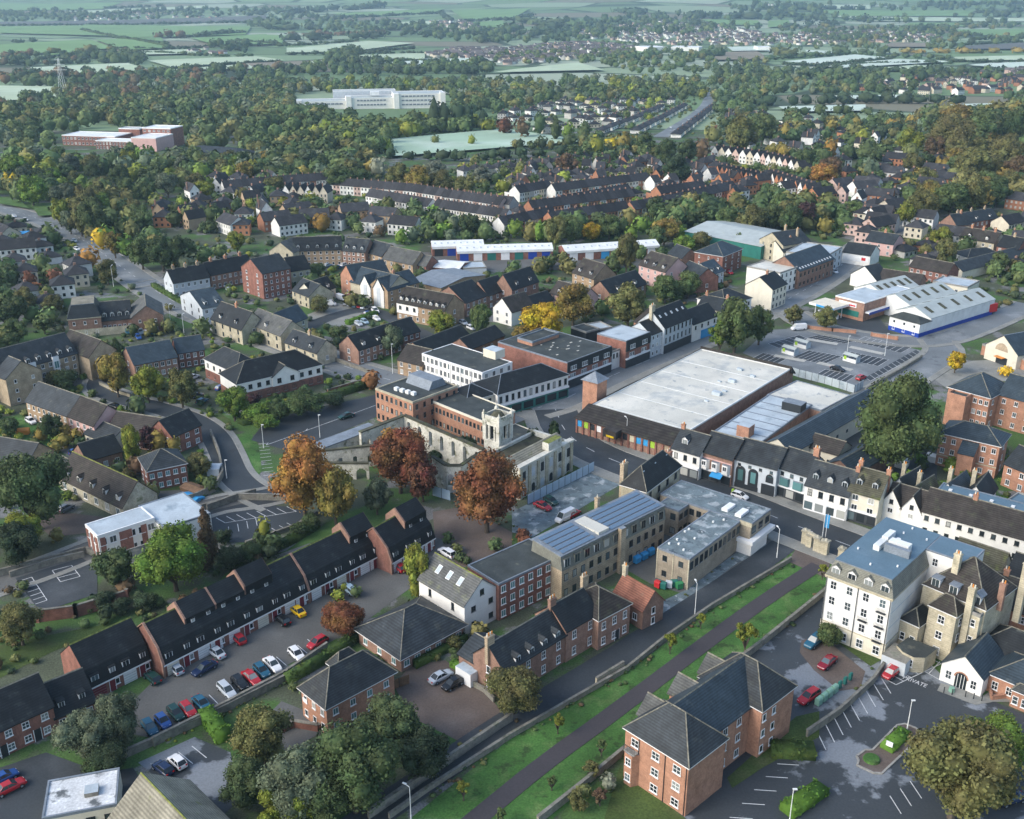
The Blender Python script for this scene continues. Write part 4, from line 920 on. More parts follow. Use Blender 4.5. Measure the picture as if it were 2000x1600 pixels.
m_ = MB(); m_.prism([(1.5, -9.3), (3.2, -10.3), (5.2, -10.3), (6.5, -9.0), (6.5, -5.0), (1.5, -5.55)], 0, 3.0, 'cream_stone', 'dark_flat_roof'); m_.build('bay_window', b.root)
for u in (.5, 1.6): put_window(b.root, (3.2, -10.3, 5.2, -5), 'f', u, 1.0, .7, 1.4, 'ws', True)
for (x, y, z) in ((3.8, 3.0, 17.2), (8.9, -1.2, 14.6), (13.2, 8.2, 17.5)): chimney(rt, x, y, 6.0 if y > 0 else 0, z, 'cream_stone', 1.1, .9, 3)
chimney(rt, 11.4, 4.6, 9, 14.2, 'brick', 1.0, .8, 2)
b.block(W - 2.2, -1.2, W - .2, 6, 9.8, 'flat', wall='cream_stone', rf='dark_flat_roof'); b.wins('f1x3:.8x1.4ws')
house('brick_house', 'orange brick house with maroon brown roof at the right edge beside the stone villa', 'house', (1928, 1172), (2070, 1222), 9, 6, rh=3.6, wall='orange_brick', rf='brown_tile', win='f5x2:1.1x1.35ws', chim=((.1, .5),))
house('mossy_house', 'small house with mossy dark roof behind the villa chimneys', 'house', (1862, 1082), (1956, 1114), 5, 4.4, rh=2.6, wall='cream_stone', rf='mossy_tile')
house('slate_house', 'dark slate roofed house behind the tall villa chimney at the right edge', 'house', (1958, 1135), (2080, 1180), 10, 6, rh=4, wall='red_brick', rf='black_slate', win='f4x2')
# ---- white gabled entrance and its brick wing
b = Bld('day_centre', 'white gabled entrance front with arched doorway on a low brick building', 'day centre', (1840, 1294), (1921, 1328), 3.4)
W = b.W; b.block(0, 0, W, 9, 3.4, 'gable', 'y', 2.9, 'white_render', 'blue_slate', o=.2)
put_window(b.root, b.rect, 'f', 1.35, .9, 1.0, 1.6, 'ws', True); put_window(b.root, b.rect, 'f', W - 1.35, .9, 1.0, 1.6, 'ws', True)
m_ = MB(); ar = [(W / 2 + .95 * math.cos(t), 2.0 + .95 * math.sin(t)) for t in [math.pi * i / 8 for i in range(9)]]; o_ = [(W / 2 + 1.2 * math.cos(t), 2.0 + 1.2 * math.sin(t)) for t in [math.pi * i / 8 for i in range(9)]]
m_.face([(W / 2 - .95, -.03, 0), (W / 2 + .95, -.03, 0)] + [(x, -.03, z) for x, z in ar], 'glass')
for i in range(8): m_.face([(ar[i][0], -.06, ar[i][1]), (o_[i][0], -.06, o_[i][1]), (o_[i + 1][0], -.06, o_[i + 1][1]), (ar[i + 1][0], -.06, ar[i + 1][1])], 'orange_brick')
for x in (-.55, 0, .5): m_.box(W / 2 + x - .04, -.08, 0, W / 2 + x + .04, -.035, 2.6, 'white_paint')
m_.build('door', b.root)
b.block(W + .02, 2.5, W + 18, 11, 3.2, 'hip', 'x', 3.0, 'orange_brick', 'blue_slate'); b.wins('f8x1:1.0x1.5ws')
b.block(W + 4.2, 1.0, W + 7.0, 2.48, 3.0, 'hip', 'x', 1.2, 'orange_brick', 'slate', o=.2); b.wins('f2x1:.9x1.5ws')
b.block(2.0, 9.05, 14, 17, 3.4, 'hip', 'x', 3.2, 'orange_brick', 'black_slate')
b.block(W + 8, 11.5, W + 20, 20, 3.6, 'gable', 'x', 2.8, 'orange_brick', 'dark_flat_roof')
wall_line('low orange brick garden wall beside the white gabled entrance', [(1932, 1350), (1936, 1368), (2010, 1358)], .8, .25, 'orange_brick', cope='orange_brick')
# ---- offices with solar panels, stone
b = Bld('stone_office', 'long three storey tan stone office with solar panels on its roof', 'office', (1098, 1088), (1300, 988), 9.6)
W = b.W; DB = b.loc(1042, 1056, 9.6)[1]
b.block(0, 0, W, DB, 6.6, 'none', wall='tan_stone')
m_ = MB(); m_.extr([(-.15, 6.6), (.35, 9.5), (DB - .35, 10.1), (DB + .15, 6.6)][::-1], -.1, W + .1, 'mansard'); m_.build('mansard_storey', b.root)
m_ = MB(); m_.extr([(.1, 9.5), (.1, 9.7), (DB - .1, 10.35), (DB - .1, 10.15)][::-1], -.2, W + .2, 'lead'); rt = m_.build('roof', b.root)
b.rect = (0, 0, W, DB); b.wins('f13x2:1.0x1.5d', H=6.6)
for i in range(11):
    dormer(rt, (i + .5) / 11 * W, -.05, 6.9, 1.5, 1.9, 1.0, 'mansard', 'weathered_stone' if i % 3 else 'white_paint', 0, True)
sl = .65 / (DB - .2)
for (ua, ub, rows) in ((.02, .34, 5), (.47, .98, 5)):
    n = int((ub - ua) * W / 1.0)
    for rw in range(rows):
        y0 = .5 + rw * (DB - 1.0) / rows
        for i in range(n):
            x0 = ua * W + i * 1.0
            def mk():
                q = MB(); q.box(0, 0, 0, .99, 1.0, .05, 'lead', bottom=True); q.face([(.02, .03, .056), (.97, .03, .056), (.97, .97, .056), (.02, .97, .056)], 'solar'); return q.mesh('solar_panel')
            o = link('solar_panel', cached('solarp', mk), rt, (x0, y0, 9.78 + y0 * sl)); o.rotation_euler = (R(9), 0, 0)
b.box('roof_patch', .36 * W, .8, 9.75, .46 * W, DB - .6, 10.3, 'pvc_roof')
b.box('stair_bay', .54 * W - .7, -.9, 0, .54 * W + .7, -.01, 9.9, 'tan_stone', 'lead')
chimney(rt, .62 * W, DB + .3, 6, 12.4, 'tan_stone', .8, .8, 1)
b = Bld('brick_office', 'pinkish brick office with flat mossy grey roof adjoining the solar panel building', 'office', (974, 1142), (1096, 1086), 7.6)
W = b.W; DB = b.loc(915, 1104, 7.6)[1]; b.block(0, 0, W - .05, DB, 7.6, 'flat', wall='red_brick', rf='dark_flat_roof', par='lead', ph=.15); b.wins('f7x3:1.1x1.4wt')
b = Bld('white_house', 'white rendered gabled house with grey tiled roof and three rooflights', 'house', (818, 1130), (907, 1183), 6.2)
W = b.W; DB = b.loc(975, 1149, 6.2)[1]; b.block(0, 0, W, DB, 6.2, 'gable', 'x', 3.6, 'white_render', 'grey_tile', ridge='moss'); b.vel('f', 3, .42, .12, .82, 1.0, 1.7); b.wins('f2x2:.7x1.5d r2x2:1.0x1.1d'); put_window(b.root, b.rect, 'r', DB / 2, 6.6, .9, 1.2, 'd', True)
b = Bld('surgery', 'low brick building with wide hipped grey roof behind the car drive', 'office', (700, 1230), (783, 1286), 2.8)
W = b.W; DB = b.loc(906, 1222, 2.8)[1]; b.block(0, 0, W, DB, 2.8, 'hip', rh=4.2, wall='brick', rf='slate', o=.7); b.wins('f3x1:1.1x1.2wt r6x1:1.2x1.2wt')
b = Bld('clinic', 'two storey brick building with steep hipped slate roof beside the hedge', 'office', (588, 1345), (637, 1384), 5.2)
W = b.W; DB = b.loc(775, 1318, 5.2)[1]; b.block(0, 0, W, DB, 5.2, 'hip', rh=4.0, wall='orange_brick', rf='slate', o=.5); b.wins('f3x2:.9x1.2w r4x2:1.0x1.2wt')
b.block(-2.6, 7.0, -.01, DB - 1.5, 5.0, 'hip', rh=2.2, wall='orange_brick', rf='slate', o=.4); b.wins('f1x2:1.0x1.2w')
b.box('porch', -2.8, 1.5, 0, -.02, 5.5, 2.5, 'dark_paint', 'lead'); b.box('sign_board', .4, -.12, 3.2, 1.6, -.05, 3.9, 'white_paint')
wall_line('brick garden wall with sloped stone coping below the hipped brick building', [(505, 1450), (575, 1420), (622, 1428), (642, 1412)], 1.2, .5, 'red_brick', cope='grey_stone')
# ---- Victorian brick terrace on the lane
b = Bld('victorian_house', 'red brick Victorian terrace with four white dormers and yellow chimney pots', 'house', (985, 1312), (1105, 1238), 5.6)
W = b.W; b.block(0, 0, W, 7.2, 5.6, 'gable', 'x', 3.4, 'brick', 'slate', ridge='ridge'); b.dorm('f', 4, .04, 1.2, 1.0, u0=.12, u1=.98); b.wins('f4x2:.95x1.5ws l1x2:.9x1.4w'); b.chim((.02, .5), m='tan_stone', up=1.6, pots=4, w_=1.6); b.door('f', W * .4, 1.0, 2.1, 'dark_paint')
b.block(.3, 7.25, W * .55, 11, 3.6, 'gable', 'y', 2, 'brick', 'slate'); b.box('conservatory', -1.6, 6.2, 0, .2, 9.8, 2.6, 'white_paint', 'pale_flat_roof')
b = Bld('brick_house', 'taller brick house with black slate roof joined to the dormered terrace', 'house', (1106, 1232), (1168, 1196), 6.4)
W = b.W; b.block(0, 0, W, 7.4, 6.4, 'gable', 'x', 3.2, 'brick', 'black_slate'); b.wins('f2x2:.95x1.6ws'); b.chim((.04, .5), m='brick', up=1.4, pots=4, w_=1.4)
b = Bld('brick_house', 'brick house with brown hipped roof and a tall chimney on the lane', 'house', (1169, 1213), (1231, 1180), 6.0)
W = b.W; b.block(0, 0, W, 8.5, 6.0, 'hip', rh=3.2, wall='brick', rf='brown_tile'); b.wins('f3x2:.95x1.5ws l1x2'); b.chim((.35, .75), m='tan_stone', up=1.8, pots=4, w_=1.3); b.door('f', W * .6)
b = Bld('brick_cottage', 'small brick cottage with terracotta roof and a white gable window', 'house', (1198, 1158), (1256, 1192), 4.2)
W = b.W; DB = b.loc(1290, 1168, 4.2)[1]; b.block(0, 0, W, DB, 4.2, 'gable', 'x', 2.9, 'brick', 'red_tile', ridge=None); b.wins('r1x2:.9x1.4w f2x1'); b.chim((.02, .5), m='cream_stone', up=2)
wall_line('pale garden wall in front of the brick houses on the lane', [(985, 1345), (1110, 1275), (1230, 1212)], .9, .25, 'grey_stone')
# ---- tan flat roofed offices on the lane
a_ = P(1284, 1070, 6.6); c_ = P(1342, 1098, 6.6) - a_; t_ = math.atan2(c_.y, c_.x) + R(8.3)
b = Bld('flat_roofed_office', 'two storey tan brick office wing with stained flat roof and ribbon windows', 'office', a_, a_ + Vector((math.cos(t_), math.sin(t_), 0)) * 7.1, 6.6)
W = b.W; DB = 20.0; fr = dict(wall='tan_brick', rf='grey_flat_roof', par='lead', ph=.12)
b.block(0, 0, W, DB, 6.6, 'flat', **fr); b.wins('f2x2:1.0x1.2d r11x2+1:1.1x1.7d l9x2+1:1.1x1.7d')
for u in (.0, .5, .98): b.box('pilaster', u * W - .02, -.1, 0, u * W + .2, -.01, 6.5, 'cream_stone')
b.block(-12, DB + .02, W + 2.3, DB + 8.6, 6.6, 'flat', **fr); b.wins('r3x2+1:1.6x1.5d', rect=(W - 2, DB, W + 2.3, DB + 8.6)); b.wins('f3x2:1.1x1.4d', rect=(-5, DB, 0, DB + 8))
b.box('roof_edge', W - .1, DB - .3, 6.0, W + 2.6, DB - .02, 6.9, 'cream_stone')
m_ = MB(); m_.box(W + .02, DB - .9, 0, W + 3.2, DB - .31, 2.6, 'white_render'); m_.box(W + 2.32, DB - .3, 0, W + 3.2, DB + 6, 2.6, 'white_render'); m_.box(W - .2, DB - 1.3, 2.62, W + 3.6, DB - .32, 3.4, 'white_paint', bottom=True); m_.box(W + 2.32, DB - .3, 2.62, W + 3.6, DB + 8.6, 3.4, 'white_paint', bottom=True); m_.build('shopfront', b.root)
b.block(-10, DB - 4, -5, DB, 6.4, 'flat', **fr); b.wins('r2x2:1.3x1.4d f2x2:1.2x1.4d')
for px, py in ((1423, 990), (1449, 1001)): x, y = b.loc(px, py, 7); b.box('roof_light', x - .7, y - 1.7, 6.55, x + .7, y + 1.7, 7.2, 'white_paint')
for k in range(9): x, y = rnd.uniform(.6, W - .6), rnd.uniform(1, DB - 1); b.box('roof_vent', x - .18, y - .18, 6.6, x + .18, y + .18, 6.95, 'white_metal')
b = Bld('slate_roofed_building', 'tall building with steep hipped black slate roof and brick chimneys on the street corner', 'building', (1262, 962), (1328, 912), 8.4)
W = b.W; DB = b.loc(1216, 946, 8.4)[1]; b.block(0, 0, W, DB, 8.4, 'hip', rh=4.2, wall='cream_stone', rf='black_slate', o=.4); b.wins('f4x3:1.0x1.5d'); b.vel('f', 3, .55); chimney(b.roof, 1.2, DB + .2, 4, 13.2, 'tan_stone', 1.8, .9, 3); chimney(b.roof, W, DB * .5, 4, 11.5, 'orange_brick', 1.2, 1.4, 3)
# ---- supermarket
b = Bld('supermarket', 'supermarket with wide white flat roof and brown tiled front on the main street', 'supermarket', (1126, 815), (1311, 869), 4.2)
W = b.W; DB = b.loc(1352, 678, 5.5)[1]
b.block(0, 0, W, 5.5, 4.2, 'mono', rh=2.0, wall='brick', rf='brown_tile', o=.8)
b.block(0, 5.55, W + .5, DB, 5.4, 'flat', wall='brick', rf='pvc_roof', par='white_metal', ph=.2)
m_ = MB(); m_.extr([(DB + .05, 4.4), (DB + .05, 6.4), (DB + 3.2, 3.6), (DB + 3.2, 3.2)][::-1], -.4, W + 1.0, 'brown_tile'); m_.box(0, DB + .06, 0, W + .5, DB + 2.6, 4.4, 'brick'); m_.build('rear_roof', b.root)
m_ = MB(); m_.extr([(-1.8, 4.2), (-.02, 5.8), (-.02, 4.2)][::1], 5.6, DB, 'brown_tile', 'y'); m_.build('side_roof', b.root)
for i in range(14):
    u = (i + .5) / 14; c = ['sky_paint', 'lime_paint', 'dark_paint', 'white_paint', 'tan_stone', 'brick', 'dark_paint', 'dark_paint', 'cream_stone', 'sky_paint', 'sky_paint', 'lime_paint', 'brick', 'tan_stone'][i]
    x, y = u * W, -.06; b.box('window_panel', x - .7, -.14, 2.0, x + .7, -.02, 3.6, c)
for i in range(15): b.box('pier', i / 14 * (W - .5), -.3, 0, i / 14 * (W - .5) + .5, -.15, 4.1, 'red_brick')
b.box('canopy', W * .36, -3.0, 2.7, W * .5, -.02, 4.6, 'brown_tile'); b.box('sign_board', W * .40, -3.1, 2.9, W * .48, -3.02, 3.4, 'yellow_paint')
x, y = b.loc(1162, 742, 9.5)
m_ = MB(); m_.box(x - 2.3, y - 2.3, 0, x + 2.3, y + 2.3, 9.8, 'orange_brick'); m_.build('tower', b.root)
m_ = MB(); q = [(x - 2.8, y - 2.8), (x + 2.8, y - 2.8), (x + 2.8, y + 2.8), (x - 2.8, y + 2.8)]
for i in range(4): m_.face([(*q[i], 9.75), (*q[(i + 1) % 4], 9.75), (x, y, 12.0)], 'lead')
m_.face([(*p, 9.74) for p in q[::-1]], 'white_paint'); m_.build('tower_roof', b.root)
for k in range(5):
    b.box('roof_seam', .4, 8 + k * (DB - 10) / 5, 5.4, W, 8.18 + k * (DB - 10) / 5, 5.47, 'white_metal')
for (px, py, s_) in ((1445, 722, .8), (1430, 745, 1.0), (1400, 770, 1.2), (1415, 764, .6), (1470, 735, .7), (1405, 745, .5), (1380, 783, .5)):
    x, y = b.loc(px, py, 5.6); b.box('roof_vent', x - s_, y - s_ * .6, 5.4, x + s_, y + s_ * .6, 5.4 + s_ * .8, 'pale_flat_roof')
b = Bld('store_extension', 'low pale blue grey flat roofed store behind the shops', 'shop', (1388, 848), (1478, 872), 4.4)
W = b.W; DB = b.loc(1606, 796, 4.4)[1]; b.block(0, 0, W, DB, 4.4, 'flat', wall='brick', rf='pale_flat_roof', par='lead', ph=.25)
x, y = b.loc(1455, 850, 4.4); b.box('lift_housing', x - 1.6, y - 1.6, 4.35, x + 1.6, y + 1.6, 7.3, 'orange_brick', 'pale_flat_roof'); x, y = b.loc(1550, 800, 4.4); b.box('plant_room', x - 2.6, y - 1.8, 4.35, x + 2.6, y + 1.8, 6.6, 'dark_paint', 'lead')
for i in range(7): b.box('roof_strip', .5, 2 + i * (DB - 4) / 7, 4.38, W - .5, 2.5 + i * (DB - 4) / 7, 4.46, 'lead')
b = Bld('retail_unit', 'cream flat roofed shop unit below the car park hoarding', 'shop', (1498, 772), (1604, 803), 4.2)
b.block(0, 0, b.W, b.loc(1650, 770, 4.2)[1] , 4.2, 'flat', wall='brick', rf='pvc_roof', par='lead', ph=.25)
b = Bld('long_hall', 'long hall with dark blue slate roof and cream side wall between shops and car park', 'hall', (1490, 868), (1546, 886), 5.2)
b.block(0, 0, b.W, b.loc(1705, 782, 5.2)[1], 5.2, 'gable', 'y', 2.6, 'cream_render', 'blue_slate', ridge='lead'); b.wins('r9x1:.9x.7d')
house('cream_house', 'cream house with maroon brown roof in the yard behind the shops', 'house', (1578, 872), (1637, 889), (1660, 870), 4.2, rh=2.2, wall='cream_render', rf='brown_tile', win='f5x1:.5x.5d r1x1')
house('outbuilding', 'brick outbuilding with blue slate roof in the yard below the big green tree', 'outbuilding', (1668, 926), (1735, 888), 7.5, 3.8, rh=2.2, wall='brick', rf='blue_slate', win='r1x1:.9x1.2d')
# ---- shops on the high street
def shop(label, p1, p2, D, H, wall, rf='slate', win='', name='shop', front='shop_dark', fh=2.9, **kw):
    b = house(name, label, 'shop', p1, p2, D, H, 'gable', 'x', kw.pop('rh', 3.4), wall, rf, win, group='shops along the high street', **kw)
    if front:
        m_ = MB(); m_.box(.2, -.22, .1, b.W - .2, -.02, fh - .35, front); m_.box(.1, -.32, fh - .34, b.W - .1, -.01, fh + .1, 'white_paint' if front == 'shop_dark' else front, bottom=True); m_.build('shopfront', b.root)
        n = max(2, int(b.W / 2.2))
        for i in range(n):
            q = MB(); q.face([(b.W * (i + .12) / n, -.23, .5), (b.W * (i + .88) / n, -.23, .5), (b.W * (i + .88) / n, -.23, fh - .6), (b.W * (i + .12) / n, -.23, fh - .6)], 'glass'); q.build('shop_window', b.root)
    return b
b = shop('white rendered corner shop with dark roof at the left end of the high street row', (1312, 874), (1367, 890), 9, 6.4, 'white_render', 'slate', 'f3x2+1:.9x1.4d', chim=((.04, .5),), front='shop_dark'); b.dorm('f', 1, .3, 1.5, 1.3, u0=.2, u1=.5)
b = shop('pink and brick shop with three white bay windows and a blue awning', (1370, 880), (1431, 898), 9, 7.0, 'brick', 'slate', '', front='shop_dark')
for i in range(3):
    x = b.W * (i + .5) / 3; m_ = MB(); m_.prism([(x - 1.0, -.02), (x - .7, -1.0), (x + .7, -1.0), (x + 1.0, -.02)], 3.1, 5.4, 'white_render', 'lead', bottom=True); m_.build('bay_window', b.root); put_window(b.root, (x - .7, -1.0, x + .7, 0), 'f', .7, 4.0, 1.0, 1.15, 'w', True)
b.box('cornice', 0, -.2, 5.5, b.W, -.01, 5.75, 'pink_render')
m_ = MB(); m_.extr([(-1.9, 2.2), (-.35, 3.0), (-.35, 2.9), (-1.9, 2.1)], b.W * .42, b.W * .78, 'sky_paint'); m_.build('awning', b.root)
b = shop('pale grey shop with two tall arched windows in a dark frame', (1435, 895), (1518, 917), 9.5, 7.0, 'grey_render', 'slate', '', front=None)
for u in (.17, .47, .85):
    x = b.W * u; big = u < .6; z0 = .4 if big else 3.2; hw = 1.2 if big else .9; zt = 4.4; m_ = MB()
    m_.face([(x - hw, -.05, z0), (x + hw, -.05, z0)] + [(x + hw * math.cos(t), -.05, zt + hw * math.sin(t)) for t in [math.pi * i / 8 for i in range(9)]], 'dark_paint'); m_.face([(x - hw * .5, -.09, z0 + 1.6), (x + hw * .5, -.09, z0 + 1.6), (x + hw * .5, -.09, zt + .3), (x - hw * .5, -.09, zt + .3)], 'green_glass'); m_.build('arched_window', b.root)
b.wins('f4x3+2:.7x.7d'); b.box('shopfront', b.W * .68, -.2, .1, b.W * .98, -.01, 2.7, 'dark_paint'); b.box('stall_riser', b.W * .05, -.2, .1, b.W * .6, -.06, 1.3, 'dark_paint')
b = shop('pale blue white shop with two shallow bay windows over a dark opening', (1520, 912), (1576, 930), 9, 7.0, 'grey_render', 'slate', 'f3x3+2:.8x.9d', front='shop_dark')
for u in (.28, .74):
    x = b.W * u; m_ = MB(); m_.prism([(x - 1.2, -.02), (x - 1.0, -.6), (x + 1.0, -.6), (x + 1.2, -.02)], 3.1, 5.0, 'green_glass', 'lead', bottom=True); m_.build('bay_window', b.root)
chimney(b.roof, b.W - .4, 4.5, 6, 12.2, 'orange_brick', 1.3, .9, 3)
b = shop('white inn with three dormers and four sash windows over a green and white shopfront', (1573, 946), (1658, 970), 9, 6.0, 'white_render', 'slate', 'f4x2+1:1.0x1.5ds', front='white_paint', rh=4.2, chim=((.98, .5),)); b.dorm('f', 3, .28, 1.2, 1.2, wallm='grey_render')
b = shop('cream three storey house with two dormers and a mossy roof beside the white inn', (1657, 957), (1718, 974), 9, 7.0, 'cream_render', 'mossy_tile', 'f2x3+1:1.3x1.3w', front='shop_dark', rh=3.9, chim=((.04, .6), (.98, .5))); b.dorm('f', 2, .3, 1.2, 1.2, wallm='grey_render')
b = shop('white shop with twin pointed gables facing the street', (1721, 980), (1800, 1003), 8, 4.6, 'white_render', 'brown_tile', '', front='shop_dark', rh=3.4)
for u in (.26, .76):
    x = b.W * u; m_ = MB(); m_.box(x - 2.2, -.4, 0, x + 2.2, .5, 4.6, 'white_render'); m_.face([(x - 2.2, -.4, 4.6), (x + 2.2, -.4, 4.6), (x, -.4, 8.2)], 'white_render'); m_.build('gable_bay', b.root); roof_gable(x - 2.2, -.45, x + 2.2, 4.2, 4.6, 3.6, 'brown_tile', 'y', .2).build('bay_roof', b.root)
    put_window(b.root, (x - 2, -.4, x + 2, 0), 'f', 2.0, 5.0, .8, 1.0, 'd', True); put_window(b.root, (x - 2, -.4, x + 2, 0), 'f', 2.0, 2.9, 1.1, 1.1, 'w', True)
b = shop('long white house with dark roof and small windows running off to the right', (1801, 997), (2120, 1086), 8.5, 5.6, 'white_render', 'brown_tile', 'f14x2:.9x1.1d', front=None, rh=3.6, chim=((.29, .5), (.7, .5)))
b.block(0, 8.55, b.W, 14, 6.6, 'flat', wall='red_brick', rf='blue_flat_roof', par='lead', ph=.15); 
for i in range(8): b.box('roof_light', 2 + i * 4.2, 10.6, 6.55, 2.7 + i * 4.2, 11.3, 6.9, 'white_paint')
for (lab, p1, p2, D, H, rfm, wl) in (('small house with black slate roof and pale chimney behind the twin gabled shop', (1735, 952), (1772, 965), 9, 4.5, 'black_slate', 'grey_render'), ('small house with mossy brown roof behind the long white house', (1768, 968), (1802, 980), 8, 4.5, 'mossy_tile', 'brick'),
        ('white gabled house with grey slate roof behind the long white house', (1828, 962), (1868, 975), 9, 4.2, 'blue_slate', 'white_render'), ('house with black slate roof below the orange brick hotel annexe', (1880, 968), (1925, 980), 9, 4.5, 'black_slate', 'white_render')):
    b = house('small_house', lab, 'house', p1, p2, D, H, axis='y', rh=3, wall=wl, rf=rfm, win='f1x1', chim=((.1, .6),), cm='cream_stone')
# ---- orange brick hotel and annexe, right
b = Bld('hotel_annexe', 'orange brick three storey hotel annexe with white fascia and slate roof', 'hotel', (1836, 846), (1953, 873), 8.2)
W = b.W; b.block(0, 0, W, 8.5, 8.2, 'hip', rh=2.6, wall='orange_brick', rf='blue_slate', o=.5); b.wins('f6x3:1.0x1.3w r1x3:1.0x1.3w')
b.block(W * .40, -3.2, W * .66, -.02, 5.6, 'mono', rh=2.2, wall='orange_brick', rf='blue_slate', o=.2); b.box('string_course', -.05, -.08, 2.7, W + .05, -.01, 2.95, 'cream_stone')
b = Bld('brick_hotel', 'large orange brick hotel with hipped blue slate roofs and stair tower', 'hotel', (1853, 757), (1934, 779), 8.8)
W = b.W; b.block(0, 0, W, 12, 8.8, 'hip', rh=4.0, wall='orange_brick', rf='blue_slate', o=.4); b.wins('f3x3:1.0x1.3w r3x3:1.0x1.3w', rect=(W * .6, 0, W, 12)); b.block(1.5, -3.6, W * .58, -.02, 8.4, 'flat', wall='orange_brick', rf='dark_flat_roof', ph=.5, par='orange_brick')
b.block(W + .02, 5, W + 22, 16, 8.8, 'gable', 'x', 4.2, 'orange_brick', 'blue_slate'); b.wins('f7x3:1.0x1.3w')
house('grey_roofed_house', 'orange brick house with grey slate roof beside the hotel annexe at the right edge', 'house', (1962, 905), (2060, 945), 9, 5.5, rh=3.5, wall='orange_brick', rf='slate', win='f4x2')
house('blue_roofed_house', 'brick house with flat blue roof at the right edge above the long white house', 'house', (1957, 985), (2060, 1020), 8, 3.5, 'flat', wall='orange_brick', rf='blue_flat_roof')
# ---- ruined corn exchange
b = Bld('ruined_hall', 'roofless ruined stone hall with classical front and ivy covered arched walls', 'ruin', (1014, 917), (1118, 862), 7.6)
W = b.W; RU = b; DB = 12.0; wm = 'pale_stone'
m_ = MB(); m_.box(0, 0, 0, W, .7, 7.6, wm); m_.box(W - .7, .71, 0, W, DB, 7.6, wm); m_.box(0, DB - .7, 0, W - .71, DB, 7.0, wm); m_.box(0, .71, 0, .7, DB - .71, 7.2, wm); m_.build('wall', b.root)
m_ = MB(); m_.box(-.3, -.35, 7.62, W + .3, 1.1, 8.1, wm, bottom=True); m_.box(W * .55, .2, 8.11, W * .8, 2.0, 10.0, wm, 'moss'); m_.build('cornice', b.root)
m_ = MB(); m_.extr([(1.1, 7.4), (3.8, 9.2), (4.1, 9.1), (1.4, 7.2)][::-1], .3, W * .95, 'stone_tile'); m_.build('broken_roof', b.root)
m_ = MB(); m_.box(.71, .72, 6.0, W - .72, DB - .72, 6.3, 'mossy_tile'); m_.build('upper_floor', b.root)
for i in range(7):
    x = i / 6 * (W - .9); m_ = MB(); m_.box(x, -.28, 0, x + .9, -.01, 7.6, 'cream_stone'); m_.build('pilaster', b.root)
for i in range(6):
    x = (i + .5) / 6 * W + .1; m_ = MB(); zt = 1.9; hw = .62
    m_.face([(x - hw, -.04, .5), (x + hw, -.04, .5)] + [(x + hw * math.cos(t), -.04, zt + hw * math.sin(t)) for t in [math.pi * k / 6 for k in range(7)]], 'dark_paint' if i % 2 else 'grey_render'); m_.build('arched_window', b.root)
    m_ = MB(); m_.box(x - .55, -.06, 4.2, x + .55, -.02, 6.4, 'grey_render' if i in (1, 3) else 'dark_paint'); m_.build('boarded_window', b.root)
def ruin_wall(p, q, H, t, n, hole=(1.2, 3.4), z0=2.2, arch=True, cap='mossy_tile'):
    """wall between two picture points at its top, pierced by n openings: jambs, heads and arches of real thickness"""
    A, B = P(*p, H), P(*q, H); a = Vector(((A - RU.a).dot(RU.xa), (A - RU.a).dot(RU.ya), 0)); c = Vector(((B - RU.a).dot(RU.xa), (B - RU.a).dot(RU.ya), 0)); L = (c - a).length; d = (c - a).normalized()
    mb = MB(); st = L / max(1, n); hw = hole[0] / 2; zt = z0 + hole[1]
    def seg(u0, u1, za, zb):
        if u1 - u0 > .01 and zb - za > .01: mb.bar(a + d * u0, a + d * u1, t, za, zb, wm)
    if n == 0: seg(0, L, 0, H)
    for i in range(n):
        m0, m1 = (i + .5) * st - hw, (i + .5) * st + hw; seg(i * st, m0, 0, H); seg(m1, (i + 1) * st, 0, H); seg(m0, m1, 0, z0); seg(m0, m1, zt + (hw if arch else 0), H)
        if arch:
            for k in range(4):
                h0 = math.sqrt(max(0, 1 - ((k + .5) / 4) ** 2)) * hw; zz = zt + hw * k / 4; seg(m0, m0 + hw - h0, zz, zz + hw / 4); seg(m1 - hw + h0, m1, zz, zz + hw / 4)
    mb.build('arcade_wall', RU.root)
    cb = MB(); cb.bar(a, c, t + .35, H + .002, H + .3, cap); cb.build('coping', RU.root)
    FOOT.append([A, B, B + Vector((.1, 1, 0)), A + Vector((.1, 1, 0))])
    return a, c
ruin_wall((790, 812), (945, 879), 7.2, .8, 7); ruin_wall((703, 845), (790, 812), 7.0, .8, 3, (1.3, 2.0), 2.6, False)
ruin_wall((845, 892), (872, 910), 6.6, .6, 2, (1.2, 2.4), 1.6); ruin_wall((872, 910), (900, 910), 6.6, .6, 2, (1.2, 2.4), 1.6); ruin_wall((900, 910), (925, 893), 6.6, .6, 2, (1.2, 2.4), 1.6); ruin_wall((925, 893), (948, 880), 6.6, .6, 1)
ruin_wall((620, 882), (735, 870), 5.2, .6, 4, (1.0, 1.6), 1.0); ruin_wall((690, 905), (720, 905), 4.0, .6, 1, (2.4, 1.6), 0.0); ruin_wall((620, 905), (690, 905), 4.0, .6, 0)
x0, y0 = b.loc(622, 872, 5.2); x1, y1 = b.loc(730, 832, 5.2)
m_ = MB(); A = Vector((x0, y0, 0)); B_ = Vector((x1, y1, 0)); m_.bar(A, B_, 4.2, 5.22, 5.5, 'lead'); m_.bar(A, B_, 3.6, 0, 5.2, wm); m_.build('curved_gallery', b.root)
